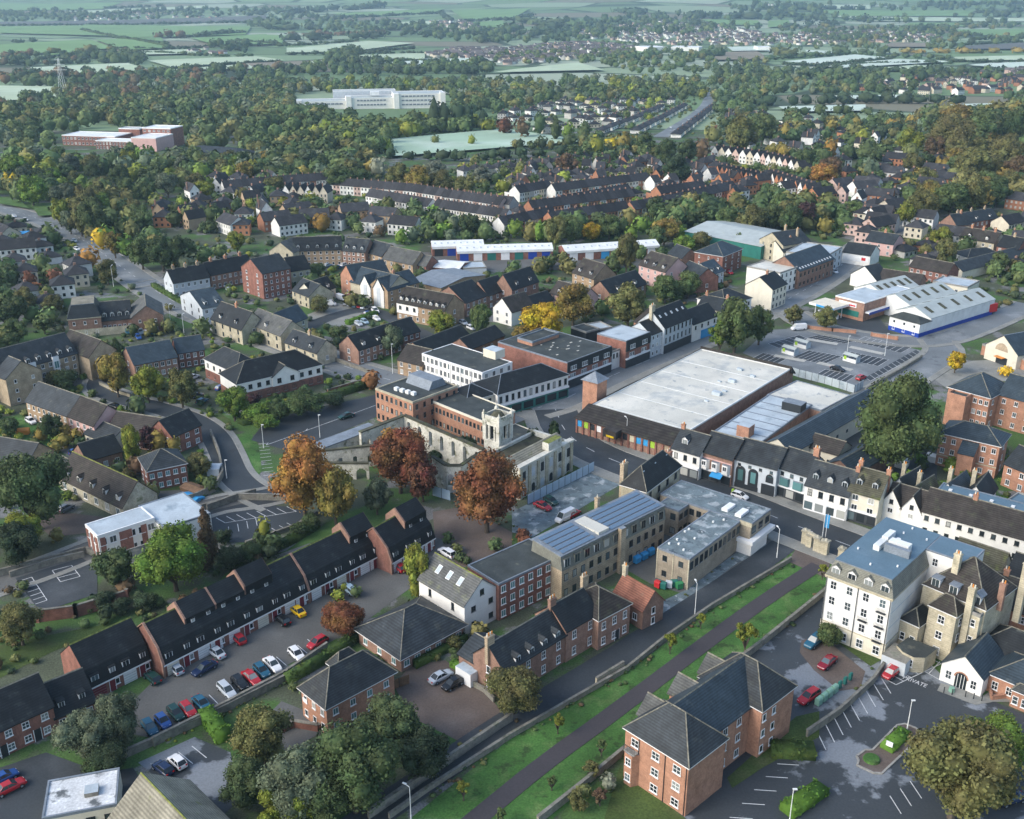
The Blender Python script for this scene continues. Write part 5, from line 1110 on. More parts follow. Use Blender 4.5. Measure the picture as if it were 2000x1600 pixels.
# tower
x, y = b.loc(972, 806, 14.2); tw = 2.3; m_ = MB(); m_.box(x - tw, y - tw, 0, x + tw, y + tw, 7.6, 'pale_stone'); m_.box(x - tw - .2, y - tw - .2, 7.6, x + tw + .2, y + tw + .2, 7.95, 'pale_stone', bottom=True); m_.build('tower', b.root)
m_ = MB(); e = tw - .25
for sx in (-1, 1):
    for sy in (-1, 1): m_.box(x + sx * e - .5, y + sy * e - .5, 7.96, x + sx * e + .5, y + sy * e + .5, 12.6, 'pale_stone')
for sx, sy in ((0, -1), (0, 1), (1, 0), (-1, 0)):
    for k in (-1, 1):
        cx, cy = (x + k * .8, y + sy * e) if sx == 0 else (x + sx * e, y + k * .8); m_.box(cx - .22, cy - .22, 7.96, cx + .22, cy + .22, 11.6, 'pale_stone')
    cx, cy = x + sx * e, y + sy * e; wx, wy = (1.5, .35) if sx == 0 else (.35, 1.5); m_.box(cx - wx, cy - wy, 11.6, cx + wx, cy + wy, 12.6, 'pale_stone', bottom=True)
m_.box(x - 1.3, y - 1.3, 7.96, x + 1.3, y + 1.3, 12.5, 'dark_paint'); m_.build('belfry', b.root)
m_ = MB(); m_.box(x - tw - .25, y - tw - .25, 12.6, x + tw + .25, y + tw + .25, 13.1, 'pale_stone', 'moss', bottom=True)
for sx in (-1, 1):
    m_.box(x + sx * tw - .15, y - tw, 13.1, x + sx * tw + .15, y + tw, 14.0, 'pale_stone'); m_.box(x - tw + .16, y + sx * tw - .15, 13.1, x + tw - .16, y + sx * tw + .15, 14.0, 'pale_stone')
    for sy in (-1, 1): m_.box(x + sx * tw - .35, y + sy * tw - .35, 13.1, x + sx * tw + .35, y + sy * tw + .35, 14.4, 'pale_stone'); m_.cyl(x + sx * tw, y + sy * tw, 14.4, 15.2, .28, .08, 'pale_stone', 6)
m_.build('parapet', b.root)
m_ = MB(); m_.cyl(x, y, 13.1, 14.6, 2.0, .9, 'mossy_tile', 8); m_.build('tower_roof', b.root)
for k, (dx, dy, rz) in enumerate(((0, -tw, 0), (tw, 0, math.pi / 2))):
    m_ = MB(); n = 16; m_.face([(.75 * math.cos(i * 2 * math.pi / n), -.03, 6.2 + .75 * math.sin(i * 2 * math.pi / n)) for i in range(n)], 'white_render'); m_.build('clock_face', b.root, (x + dx, y + dy, 0), rz)
m_ = MB(); m_.face([(-2.2, -.04, 4.2), (-1.3, -.04, 4.2), (1.0, -.04, 7.5), (.0, -.04, 7.5)], 'green_paint'); m_.build('graffiti', b.root, (x + tw, y, 0), math.pi / 2)
for (px, py, s_, h) in ((832, 856, 3.6, 5.6), (800, 845, 1.9, 6.6), (905, 870, 2.6, 5.0), (1040, 880, 2.4, 8.8), (1080, 868, 2.0, 9.4), (770, 850, 2.2, 3.0), (870, 880, 2.6, 2.0), (720, 890, 2.6, 1.5), (925, 872, 1.6, 4.5), (850, 880, 2.8, 2.2)):
    me = crown_mesh('bush', 77, 900, .09); xx, yy = b.loc(px, py, 2); o = link('ivy', me, b.root, (xx, yy, h * .5), rnd.random() * 6, (s_ * .95, s_ * .8, h * .62)); o.color = (.035, .055, .025, 1)
# ---- terrace with garages, lower left
A0, A1 = P(318, 1300, 2.5), P(745, 1082, 2.5)
def terrace_unit(a, c, label, raised=0., garages=1, low=0., gcol='white_paint', party=False, win2=2):
    win2 = 2
    b = Bld('garage_house', label, 'house', a, c, 2.5, 'houses of the black roofed garage terrace'); W = b.W; D = 8.8; dz = low
    prof = [(.12, 2.3 - dz), (-.3, 2.38 - dz), (-.3, 2.52 - dz), (.85, 5.35 - dz), (4.6, 8.7 - dz), (D + .3, 4.95 - dz), (D + .3, 4.8 - dz), (4.6, 8.5 - dz), (1.0, 5.2 - dz)]
    m_ = MB(); m_.box(0, 0, 0, W, D, 2.4 - dz * .5, 'red_brick')
    for x in (0.02, W - .02): m_.face([(x, 0, 2.3), (x, 1.0, 5.2 - dz), (x, 4.6, 8.5 - dz), (x, D, 5.0 - dz), (x, D, 2.3)][::1 if x > 1 else -1], 'red_brick')
    m_.face([(W, D, 2.3), (0, D, 2.3), (0, D, 5.0 - dz), (W, D, 5.0 - dz)], 'red_brick'); m_.build('wall', b.root)
    m_ = MB(); m_.extr(prof[::-1], 0, W, 'black_slate'); m_.extr([(4.45, 8.62 - dz), (4.75, 8.62 - dz), (4.6, 8.82 - dz)], 0, W, 'moss'); rt = m_.build('roof', b.root)
    b.box('fascia', 0, -.36, 2.3 - dz, W, -.31, 2.56 - dz, 'white_paint')
    b.foot(0, 0, W, D)
    if raised:
        m_ = MB(); h = raised; k = 8.7 - 3.75 * .66
        q = [(2.1, 6.45), (2.1, 6.47 + h), (4.8, 8.75 + h * 1.05), (7.3, 6.6 + h), (7.3, 6.2)]
        m_.extr([(y, z - dz) for y, z in q][::-1], .0, W - .02, 'black_slate')
        m_.face([(-.02, y, z - dz + .03) for y, z in q], 'brick'); m_.face([(W, y, z - dz + .02) for y, z in q[::-1]], 'brick'); m_.extr([(y, z - dz + .08) for y, z in q][::-1], -.04, .3, 'brick'); m_.build('raised_roof', b.root)
        for u in (.25, .75): dormer(rt, u * W, 1.95, 6.35 - dz, .7, .75, .4, 'black_slate', flat=True)
    if party:
        m_ = MB(); m_.extr([(y - .1, z + .28) for y, z in prof][::-1], -.22, .2, 'brick'); m_.box(-.2, -.25, 0, .18, .1, 2.6, 'brick'); m_.build('party_wall', b.root)
    for i in range(win2):
        dormer(rt, (i + .5 + (.08 if i % 2 else -.04)) / win2 * W, .05, 3.25 - dz, 1.3 if i % 2 == 0 else 1.0, 1.15, .75, 'black_slate', flat=True)
    if garages:
        for i in range(garages):
            x = W * (.3 if garages == 1 else .28 + .42 * i); m_ = MB(); m_.box(x - 1.15, -.05, 0, x + 1.15, .02, 2.1, gcol)
            for k in range(4): m_.box(x - 1.1, -.07, .2 + k * .47, x + 1.1, -.051, .24 + k * .47, 'kerb')
            m_.build('garage_door', b.root)
        b.rect = (0, 0, W, D); b.door('f', W * .72, .95, 2.05, 'maroon_paint'); put_window(b.root, b.rect, 'f', W * .88, .9, .8, 1.1, 'w', True)
    else:
        b.rect = (0, 0, W, D); b.door('f', W * .5, .95, 2.05, 'maroon_paint')
        for u in (.22, .8): put_window(b.root, b.rect, 'f', W * u, .5, 1.0, 1.1, 'w', True)
    b.vel('f', 0); return b
n = 8; ords = ['first', 'second', 'third', 'fourth', 'fifth', 'sixth', 'seventh', 'eighth']
for i in range(n):
    r_ = {1: 1.0, 2: 1.0, 3: 1.7, 4: 1.0 * 0, 7: 1.4}.get(i, 0); terrace_unit(A0.lerp(A1, i / n), A0.lerp(A1, (i + 1) / n), f'black roofed garage house with white garage door, {ords[i]} from the left in the long block', r_, 1 + (i % 3 == 1), 0, ['cream_render', 'white_paint'][i % 3 > 0], i in (0, 5), 3 if i % 2 else 2)
B0, B1 = P(764, 1100, 2.5), P(849, 1050, 2.5)
for i in range(2): terrace_unit(B0.lerp(B1, i / 2), B0.lerp(B1, (i + 1) / 2), ['garage house with stepped black roof left in the upper end block', 'garage house with stepped black roof at the upper end by the red tree'][i], 1.5 * i, 2, 0, 'white_paint', i == 0)
C0, C1 = P(174, 1345, 2.5), P(293, 1287, 2.5)
for i in range(2): terrace_unit(C0.lerp(C1, i / 2), C0.lerp(C1, (i + 1) / 2), ['garage house with dark red garage door left of the brick party wall', 'garage house with wide white garage door right of the red door'][i], 0, 1, 0, ['maroon_paint', 'white_paint'][i])
for i, (p1, p2, H_, nm) in enumerate((((-30, 1440), (28, 1412), 4.9, 'brick house with black roof at the left edge of the garage terrace'), ((28, 1412), (103, 1378), 4.9, 'brick house with black roof and four windows next to the left edge'), ((106, 1402), (186, 1368), 2.6, 'low eaved black roofed house right of the brick houses on the left edge'))):
    b = house('brick_house', nm, 'house', p1, p2, 8.5, H_, rh=3.7, wall='red_brick', rf='black_slate', win='f2x2:1.1x1.2ws' if H_ > 3 else 'f3x1:1.0x1.2ws', group='houses of the black roofed garage terrace', door=.5)
    if H_ < 3: b.dorm('f', 2, .18, 1.0, 1.1, True)
# ---- bottom left corner
b = Bld('flat_roofed_workshop', 'low building with white stained flat roof at the bottom left', 'workshop', (82, 1600), (228, 1572), 3.2); b.block(0, 0, b.W, 7.5, 3.2, 'flat', wall='cream_render', rf='stained_roof', par='lead', ph=.2); b.wins('f4x1:1.2x.9d'); x, y = b.loc(180, 1548, 3.2); b.box('roof_light', x - .9, y - .9, 3.1, x + .9, y + .9, 3.9, 'grey_stone', 'pale_flat_roof')
rp = P(277, 1512, 9); d_ = Vector((math.cos(R(-45)), math.sin(R(-45)), 0)); n_ = Vector((-d_.y, d_.x, 0)); p_ = rp - n_ * 6.2
b = Bld('stone_chapel', 'stone building with pale stone tiled roof at the bottom edge', 'building', p_, p_ + d_ * 16, 4.0); b.block(0, 0, b.W, 12.4, 4.0, 'gable', 'x', 5.0, 'grey_stone', 'stone_tile', ridge='moss'); b.block(1.0, -4, 5.4, .5, 3.4, 'gable', 'y', 3.0, 'grey_stone', 'slate')
# ---- left: office, church hall, estate houses
b = Bld('flat_roofed_office', 'brick and white office with pale grey flat roof behind the bright green tree', 'office', (190, 1048), (302, 1012), 6.2)
W = b.W; b.block(0, 0, W, 6.5, 6.2, 'flat', wall='white_render', rf='pale_flat_roof', par='white_paint', ph=.15)
for u0, u1 in ((.03, .12), (.36, .58), (.74, .84)): b.box('brick_panel', W * u0, -.1, 0, W * u1, -.01, 5.6, 'red_brick')
for y0 in (.3, 2.6, 4.9): b.box('brick_panel', -.1, y0, 0, -.01, y0 + 1.3, 5.6, 'red_brick')
b.wins('f6x2:1.4x1.5w l2x2:1.2x1.3w'); b.block(W + .02, -4.5, W + 10, 8.5, 5.6, 'flat', wall='white_render', rf='pale_flat_roof', par='lead', ph=.15); b.wins('f3x2:1.4x1.4w'); b.block(-1, -9, W * .75, -3.2, 2.9, 'flat', wall='white_render', rf='dark_flat_roof', ph=.15); b.wins('l2x1')
b = house('stone_hall', 'long stone house with brown mansard roof and five white dormers', 'house', (115, 931), (240, 991), 8.5, 3.3, rh=4.6, wall='weathered_stone', rf='brown_tile', win='f6x1:1.4x1.6w', ridge='moss'); b.dorm('f', 5, .12, 1.2, 1.3); b.block(-7, 1, -.02, 8, 2.8, 'gable', 'x', 2.4, 'cream_stone', 'grey_tile')
LH = 'estate houses on the left'
house('estate_house', 'brown brick house with dark roof behind the big dark tree on the left', 'house', (-40, 890), (54, 906), 8.5, 4.8, wall='buff_brick', rf='slate', win='f5x2 r1x1', group=LH)
b = house('estate_house', 'pink rendered terrace with white window bays and dark roof above the lawn', 'house', (50, 783), (131, 812), 9, 5.2, wall='buff_brick', rf='slate', win='f8x2:.9x1.3w', group=LH, rh=4)
house('estate_house', 'terrace house with dark roof and pinkish front right of the white bays', 'house', (132, 812), (183, 832), 9, 5.2, wall='pink_render', rf='brown_tile', win='f4x2 r1x2', group=LH, rh=4)
house('estate_house', 'low cream extension with dark roof below the pinkish terrace', 'house', (165, 846), (213, 866), 8, 3, wall='cream_render', rf='slate', win='f4x1', group=LH, rh=2.4)
house('estate_house', 'brick house with white upper windows and black roof inside the road bend', 'house', (336, 853), (392, 829), 8, 5, wall='red_brick', rf='black_slate', win='f3x2:1.2x1.2w l2x2', group=LH, rh=3.4)
house('estate_house', 'hipped roof brick house with white porch in the garden inside the bend', 'house', (288, 922), (364, 906), 8.5, 5, 'hip', wall='red_brick', rf='slate', win='f5x2:1.0x1.2wt l2x2', group=LH, rh=3)
house('estate_house', 'black roofed house with brown gable half hidden by garden trees', 'house', (170, 900), (238, 880), 8, 4, wall='brick', rf='black_slate', win='f3x1 r1x2', group=LH, rh=3)
house('estate_house', 'dark roofed house behind the golden birch', 'house', (212, 838), (300, 852), 8, 4.2, wall='brick', rf='brown_tile', win='f4x2', group=LH, rh=3.2)
wall_line('long red brick garden wall above the garage terrace', [(75, 1215), (150, 1205), (250, 1175)], 2.4, .4, 'red_brick', piers=5)
# ---- tan retirement flats, far left
b = Bld('stone_flats', 'long tan stone block of flats with dark roof and white dormers at the left edge', 'flats', (-40, 741), (150, 689), 7.6)
W = b.W; b.block(0, 0, W, 11, 7.6, 'gable', 'x', 5, 'tan_stone', 'slate'); b.wins('f12x3:1.0x1.3w'); b.dorm('f', 9, .1, 1.2, 1.2); rt = b.roof
for u in (.52, .76): b.box('glazed_bay', u * W - .9, -.7, 1.0, u * W + .9, -.01, 8.4, 'white_paint', 'lead'); wins(b.root, (u * W - .9, -.7, u * W + .9, 0), 'f1x2:1.5x2.2wt', 7.6, True, 1.2)
b.block(W + .5, -5.5, W + 9.5, 11, 7.2, 'gable', 'y', 4.0, 'tan_stone', 'brown_tile'); b.wins('f2x3:.8x1.0w')
b.block(W * .14, -6.5, W * .14 + 10, -.02, 8.0, 'gable', 'y', 3.8, 'tan_stone', 'slate'); b.wins('f2x3:.8x1.0w')
b = Bld('brick_offices', 'three part brick building with teal mansard and stone tiled corner roof by the junction', 'offices', (133, 629), (318, 612), 5.6)
W = b.W; b.block(0, 0, 10, 13, 6.4, 'mansard', rh=4.2, wall='brick', rf='dark_mansard', top='stone_tile', ins=1.6); b.wins('f3x2:.8x1.2w l3x2:.8x1.2w'); b.block(10.02, 1.5, W - 10, 12, 4.6, 'gable', 'x', 4.8, 'brick', 'slate'); b.wins('f6x1:1.0x1.2w'); b.dorm('f', 4, .15, 1.2, 1.3); b.block(W - 9.95, -2, W, 13, 5.6, 'gable', 'y', 3.6, 'brick', 'grey_tile'); b.wins('f2x2:.8x1.0w r3x2'); b.box('ground_floor', -.05, -.06, 0, W - 10, -.01, 2.6, 'cream_stone')
# ---- mid estates.  (label, category, p1, p2, D, H, roof, axis, rh, wall, roof material, windows, chimneys, dormers)
MID = [
 ('black roofed brick terrace with brown gable beside the golden trees', (262, 713), (346, 697), (240, 690), 5.0, 'gable', 'x', 3.6, 'brick', 'blue_slate', 'f7x2 l1x2', 0, ''),
 ('brick link house with white porch in the dark roofed group', (347, 690), (399, 682), 8, 5.0, 'gable', 'x', 3.4, 'red_brick', 'blue_slate', 'f4x2', 0, ''),
 ('white topped brick flats with hipped black roof left of the larger block', (399, 702), (461, 730), 9, 5.6, 'hip', 'x', 3.8, 'white_render', 'slate', 'f5x2:1.0x1.2d', 0, ''),
 ('white topped brick flats with black hipped roof and white gable by the road', (462, 752), (629, 713), 11, 5.6, 'hip', 'x', 4.2, 'white_render', 'black_slate', 'f10x2:1.1x1.3d', 0, ''),
 ('slate roofed terrace with grey end gable at the junction', (338, 553), (409, 541), 9, 5.8, 'gable', 'x', 4.0, 'grey_render', 'black_slate', 'f6x2 l2x2', 3, ''),
 ('slate terrace with brick fronts right of the grey end gable', (411, 538), (496, 521), 9, 5.8, 'gable', 'x', 4.0, 'brick', 'black_slate', 'f8x2', 3, ''),
 ('grey rendered house with dark dormered roof on the road bank', (352, 577), (395, 603), (432, 590), 5.2, 'gable', 'y', 3.8, 'grey_render', 'blue_slate', 'f3x2:.9x1.3d r3x2', 0, 'r2'),
 ('grey stone Victorian lodge with steep dark gables', (412, 622), (472, 644), 9, 5.2, 'gable', 'x', 4.8, 'cream_stone', 'black_slate', 'f4x2:.8x1.4d r1x2', 1, 'f2'),
 ('cream stone house with grey tiled roof by the road', (483, 630), (548, 656), 9, 5.2, 'gable', 'x', 3.8, 'cream_stone', 'grey_tile', 'f4x2:.9x1.2d', 0, 'f1'),
 ('cream house with teal blue roof right of the grey tiled one', (549, 640), (600, 620), 8, 4.8, 'gable', 'x', 3.8, 'cream_stone', 'blue_slate', 'f3x2 r1x2', 0, ''),
 ('pale stone cottage with dark roof and a stepped chimney on the bend', (556, 668), (619, 690), 7.5, 4.4, 'gable', 'x', 3.2, 'cream_stone', 'slate', 'f4x2:.7x.9d r1x1', 1, 'f2'),
 ('orange gabled house with black roof and long row behind it', (700, 684), (785, 657), (668, 670), 4.8, 'gable', 'x', 3.6, 'brick', 'black_slate', 'f7x2 l1x2', 0, 'f3'),
 ('brick house with black roof right of the tall party wall', (787, 656), (820, 646), 9, 4.8, 'gable', 'x', 3.6, 'red_brick', 'black_slate', 'f3x2:1.1x1.2w', 0, ''),
 ('timber and brick house with brown roof left of the white framed office', (776, 702), (824, 714), 10, 4.6, 'gable', 'x', 3.4, 'buff_brick', 'brown_tile', 'f3x2', 0, ''),
 ('long low black roof behind the white framed office', (826, 690), (918, 655), 8, 3.4, 'gable', 'x', 2.6, 'brick', 'black_slate', 'f5x1', 0, ''),
 ('low black roofed range with brick gable behind the flat offices', (918, 682), (985, 655), 8, 3.4, 'gable', 'x', 2.6, 'brick', 'black_slate', 'f4x1', 0, ''),
 ('brick row with brown roof, seven dormers and white panelled end', (775, 590), (868, 608), (905, 592), 6.2, 'gable', 'x', 4.2, 'buff_brick', 'brown_tile', 'f8x2:.9x1.2w r1x2', 0, 'f8'),
 ('dark roofed house with brown brick gable facing the white panelled row', (909, 592), (952, 577), (880, 567), 5.2, 'gable', 'x', 4.6, 'brick', 'black_slate', 'f4x2 l1x2', 0, ''),
 ('dark roofed house with white eaves right of the brown gable', (953, 577), (990, 565), 9, 5.2, 'gable', 'x', 4.4, 'brick', 'black_slate', 'f3x2', 0, ''),
 ('white gabled house with brown roof above the golden tree', (963, 600), (999, 610), 11, 5.0, 'gable', 'y', 4.0, 'white_render', 'brown_tile', 'f2x2', 0, ''),
 ('black gabled house with teal timbers above the white gable', (1000, 566), (1052, 549), (985, 552), 6.4, 'gable', 'x', 4.8, 'brick', 'black_slate', 'f3x2:1.2x1.3w l1x2', 0, 'f2'),
 ('brown roofed house with tall white and black stair windows', (1118, 532), (1160, 545), (1190, 532), 6.6, 'gable', 'x', 4.6, 'buff_brick', 'brown_tile', 'f3x3:1.0x1.2w r1x2', 0, 'f2'),
 ('brown roofed house with pink front and arched entry by the tall green tree', (1248, 517), (1300, 532), (1330, 518), 7.0, 'gable', 'x', 4.4, 'pink_render', 'brown_tile', 'f4x3:1.0x1.2w r2x3', 0, 'f3'),
 ('black roofed house with orange brick gable between two olive trees', (1194, 577), (1262, 554), (1164, 562), 5.0, 'gable', 'x', 4.2, 'brick', 'black_slate', 'f5x2 l1x2', 0, 'f2'),
 ('brown roofed house with pink wall above the gold and olive tree', (1074, 572), (1136, 588), 9, 4.6, 'gable', 'x', 3.6, 'pink_render', 'brown_tile', 'f4x2', 0, 'f2'),
 ('low dark roof with blue sheeting below the timbered gables', (1028, 602), (1082, 585), 7, 3.4, 'gable', 'x', 2.6, 'brick', 'black_slate', 'f3x1', 0, ''),
 ('red brick house with grey roof and dark corner void', (1324, 530), (1359, 546), (1390, 535), 5.4, 'gable', 'x', 3.6, 'red_brick', 'slate', 'f3x2 r1x1', 0, ''),
 ('brick house with teal roof and white panelled front', (1390, 537), (1414, 528), 10, 5.2, 'gable', 'x', 3.6, 'grey_render', 'blue_slate', 'f3x2:.9x1.6w', 0, 'f2'),
 ('three storey red brick block with hipped blue roof', (1357, 493), (1412, 502), (1438, 485), 7.6, 'hip', 'x', 3.6, 'red_brick', 'blue_slate', 'f3x3:.6x1.1w r3x3:.9x1.3w', 0, ''),
 ('small dark roofed house behind the pink fronted one', (1305, 495), (1332, 505), 8, 5.0, 'gable', 'x', 3.4, 'brick', 'slate', 'f2x2', 0, ''),
 ('tan stone Victorian house with tall brown chimneys up the street', (1484, 467), (1530, 480), (1562, 466), 7.8, 'gable', 'y', 4.0, 'cream_stone', 'slate', 'f3x3:.8x1.3d', 2, ''),
 ('cream house with grey slate roof right of the tan Victorian house', (1530, 493), (1586, 487), 12, 5.4, 'gable', 'x', 3.4, 'cream_render', 'slate', 'f5x2', 1, ''),
 ('blue grey rendered block with pale flat roof up the street', (1612, 503), (1645, 483), 16, 7.6, 'flat', 'x', 0, 'grey_render', 'pale_flat_roof', 'f4x3:1.0x1.2d', 0, ''),
 ('long brown brick building with blue roof and white rooflights on the street', (1561, 530), (1629, 505), (1530, 508), 7.0, 'gable', 'x', 4.6, 'brick', 'blue_slate', 'f9x2:.9x1.4d', 0, ''),
 ('white three storey building with flat cream roof on the street', (1524, 534), (1558, 522), (1468, 518), 8.2, 'flat', 'x', 0, 'white_render', 'pvc_roof', 'f4x3:.9x1.4d', 0, ''),
 ('cream gabled house with dark roof and white front on the street', (1509, 566), (1537, 554), (1470, 550), 7.6, 'gable', 'x', 3.6, 'cream_render', 'black_slate', 'f4x3:.8x1.2d', 1, ''),
 ('bright white gabled building at the mouth of the side street', (1662, 535), (1712, 548), 8, 4.4, 'gable', 'y', 4.2, 'white_render', 'slate', '', 0, ''),
 ('brick house with dark tiled roof right of the bright white gable', (1716, 545), (1795, 557), 9, 4.4, 'gable', 'x', 3.0, 'brick', 'brown_tile', 'f4x2', 0, ''),
 ('white sign fronted shop with dark roof at the top of the street', (1646, 492), (1700, 500), 11, 4.6, 'gable', 'x', 3.2, 'white_render', 'slate', '', 0, ''),
 ('grey roofed building with pink gable at the top of the street', (1690, 470), (1745, 478), 12, 5.4, 'gable', 'x', 3.2, 'pink_render', 'slate', 'f3x2', 1, ''),
 ('long grey roofed stores on the right with cream wall', (1880, 530), (2010, 497), 9, 3.6, 'gable', 'x', 2.6, 'cream_render', 'slate', '', 0, ''),
 ('red brick house row with white windows behind the blue warehouse', (1776, 520), (1850, 535), 9, 5.2, 'gable', 'x', 3.2, 'red_brick', 'brown_tile', 'f6x2:1.1x1.2w', 0, ''),
 ('pale blue flat roofed store behind the blue warehouse', (1822, 550), (1890, 562), 12, 4.0, 'flat', 'x', 0, 'cream_render', 'pale_flat_roof', 'f5x1', 0, ''),
 ('brick Victorian villas with twin gables at the far right', (1838, 432), (1868, 440), 9, 6.2, 'gable', 'y', 4.0, 'brick', 'slate', 'f2x2:.9x1.3w', 1, ''),
 ('long dark roofed brick terrace right of the twin gables', (1870, 438), (1950, 425), 9, 6.0, 'gable', 'x', 3.6, 'red_brick', 'slate', 'f9x2', 3, 'f3'),
 ('stone villas with tan gables below the long brick terrace', (1874, 463), (1942, 475), 10, 6.0, 'gable', 'x', 3.6, 'cream_stone', 'brown_tile', 'f5x2', 3, 'f2'),
 ('red and white banded brick house at the right edge', (1947, 480), (1988, 488), 9, 5.6, 'gable', 'x', 4.0, 'red_brick', 'black_slate', 'f3x2:1.1x1.3w', 1, ''),
 ('low dark roofed sheds with white ends on the right', (1890, 505), (1960, 500), 10, 3.4, 'hip', 'x', 2.6, 'white_render', 'slate', 'f3x1', 0, ''),
 ('cream gable fronted crescent end house', (526, 490), (572, 494), 10, 7.0, 'gable', 'y', 3.8, 'cream_stone', 'grey_tile', 'f2x3:.9x1.2d', 0, ''),
 ('crescent of flats with black roof and buff and brick bays', (573, 490), (667, 487), 10, 6.8, 'gable', 'x', 4.4, 'buff_brick', 'black_slate', 'f8x3:.9x1.2w', 0, 'f5'),
 ('crescent flats with grey slate roof and pinkish brick', (668, 489), (713, 493), 10, 6.4, 'gable', 'x', 4.2, 'brick', 'slate', 'f5x3:.9x1.2w', 0, 'f3'),
 ('cream crescent house with grey roof before the stepped end', (714, 492), (746, 501), 10, 5.6, 'gable', 'x', 4.0, 'buff_brick', 'slate', 'f3x2', 0, ''),
 ('crescent end house with long grey tiled roof', (747, 505), (806, 517), 10, 5.2, 'gable', 'x', 4.0, 'buff_brick', 'grey_tile', 'f5x2', 0, ''),
 ('red brick crescent end with small gable', (807, 516), (832, 520), 8, 4.6, 'gable', 'x', 3.2, 'red_brick', 'grey_tile', 'f2x2', 0, ''),
 ('four storey orange and grey brick flats with green slate roof', (512, 535), (567, 524), (495, 516), 9.6, 'gable', 'x', 4.2, 'red_brick', 'slate', 'f5x4:.8x1.2w l2x4:1.0x1.2w', 0, ''),
 ('dark roofed range right of the four storey flats', (568, 530), (606, 524), 10, 6.4, 'gable', 'x', 4.2, 'cream_stone', 'black_slate', 'f3x2', 0, ''),
 ('cream house with grey roof below the four storey flats', (570, 567), (603, 580), 10, 4.4, 'gable', 'x', 3.6, 'cream_stone', 'slate', 'f3x2:.8x1.1d', 0, ''),
 ('white gabled house with black dormered roof right of the cream house', (612, 576), (655, 561), 8, 4.2, 'gable', 'x', 3.6, 'cream_render', 'black_slate', 'f3x1 l1x1', 0, 'f2'),
 ('large brick house with orange gable and blue roof beside the twin white gables', (665, 535), (690, 547), 15, 7.4, 'gable', 'y', 4.4, 'orange_brick', 'blue_slate', 'f1x2', 0, ''),
 ('blue roofed block of cream flats right of the twin white gables', (757, 568), (818, 551), 10, 6.8, 'gable', 'x', 3.8, 'buff_brick', 'blue_slate', 'f4x3:.8x1.1w l1x3:1.2x1.6w', 1, ''),
]
for i, (lab, p1, p2, D, H_, rf_, ax, rh, wl, rm, wn, nch, dm) in enumerate(MID):
    b = house('town_house', lab, 'building', p1, p2, D, H_, rf_, ax, rh or None, wl, rm, wn, group='houses and shops of the middle town')
    for k in range(nch): chimney(b.roof, b.W * (k + .5) / nch, b.D * (.5 if ax == 'x' else .7), H_, H_ + (rh or 2) + 1.3, 'orange_brick' if i % 2 else 'tan_stone', 1.0, .7, 2)
    if dm: b.dorm(dm[0], int(dm[1:]), .15, 1.1, 1.1)
    if 'white topped' in lab: b.box('lower_storey', -.04, -.05, 0, b.W + .04, b.D + .04, 2.7, 'red_brick')
    if lab.startswith('white topped brick flats with black'):
        m_ = MB(); x = b.W * .55; m_.box(x - 4, -.5, 2.72, x + 4, 2, 5.6, 'white_render'); m_.face([(x - 4, -.5, 5.6), (x + 4, -.5, 5.6), (x, -.5, 8.2)], 'white_render'); m_.build('gable_bay', b.root); roof_gable(x - 4, -.6, x + 4, 5, 5.6, 2.6, 'black_slate', 'y', .3).build('bay_roof', b.root); wins(b.root, (x - 4, -.5, x + 4, 0), 'f2x1:1.2x1.4d', 5.6, False, 2.8)
    if 'white panelled end' in lab: b.box('white_panel', -.05, -.12, 2.6, b.W * .45, -.02, 6.2, 'white_render'); wins(b.root, (0, -.12, b.W * .45, 0), 'f3x1:1.0x1.3d', 6.2, False, 3)
    if lab.startswith('white sign'): b.box('sign_board', .5, -.15, 1.6, b.W - .5, -.02, 4.2, 'white_paint'); b.box('sign_stripe', b.W * .7, -.18, 2.2, b.W * .85, -.16, 3.4, 'red_paint')
    if 'long brown brick building' in lab: b.vel('f', 12, .06, .03, .97, .8, .9)
b = house('gabled_flats', 'cream flats with twin white pointed gables and blue roof behind the paved square', 'building', (684, 550), (757, 568), 12, 6.6, rh=4.2, wall='cream_stone', rf='blue_slate', group='houses and shops of the middle town')
for u in (.45, .8):
    x = u * b.W; m_ = MB(); m_.box(x - 2.6, -.8, 0, x + 2.6, .5, 6.8, 'white_render'); m_.face([(x - 2.6, -.8, 6.8), (x + 2.6, -.8, 6.8), (x, -.8, 10.6)], 'white_render'); m_.build('gable_bay', b.root); roof_gable(x - 2.6, -.9, x + 2.6, 4.5, 6.8, 3.8, 'blue_slate', 'y', .2).build('bay_roof', b.root); m_ = MB(); m_.box(x - .9, -.9, .5, x + .9, -.81, 7.2, 'grey_render'); m_.build('stair_window', b.root)
# ---- offices round the market street
b = Bld('white_framed_office', 'three storey office with white window frames and dark flat roof', 'office', (824, 691), (942, 729), 7.8)
W = b.W; DB = b.loc(1005, 709, 7.8)[1]; b.block(0, 0, W, DB, 7.8, 'flat', wall='white_render', rf='dark_flat_roof', par='white_paint', ph=.15); b.wins('f14x3:1.2x1.7w r4x3:1.2x1.6w')
for i in range(6): b.box('fin', W * (.13 + .87 * i / 5) - .12, -.2, 0, W * (.13 + .87 * i / 5) + .12, -.04, 7.6, 'white_paint')
x, y = b.loc(965, 695, 8); b.box('stair_head', x - 2.4, y - 2.0, 7.7, x + 2.4, y + 2.0, 10.2, 'cream_render', 'pale_flat_roof')
b = Bld('orange_office', 'orange brick office with flat roof and sloped grey plant room', 'office', (733, 760), (806, 787), 8.8)
W = b.W; DB = b.loc(891, 754, 8.8)[1]; b.block(0, 0, W, DB, 8.8, 'flat', wall='orange_brick', rf='dark_flat_roof', par='cream_stone', ph=.3); b.wins('f8x3:.8x1.4d r6x3:.8x1.4d')
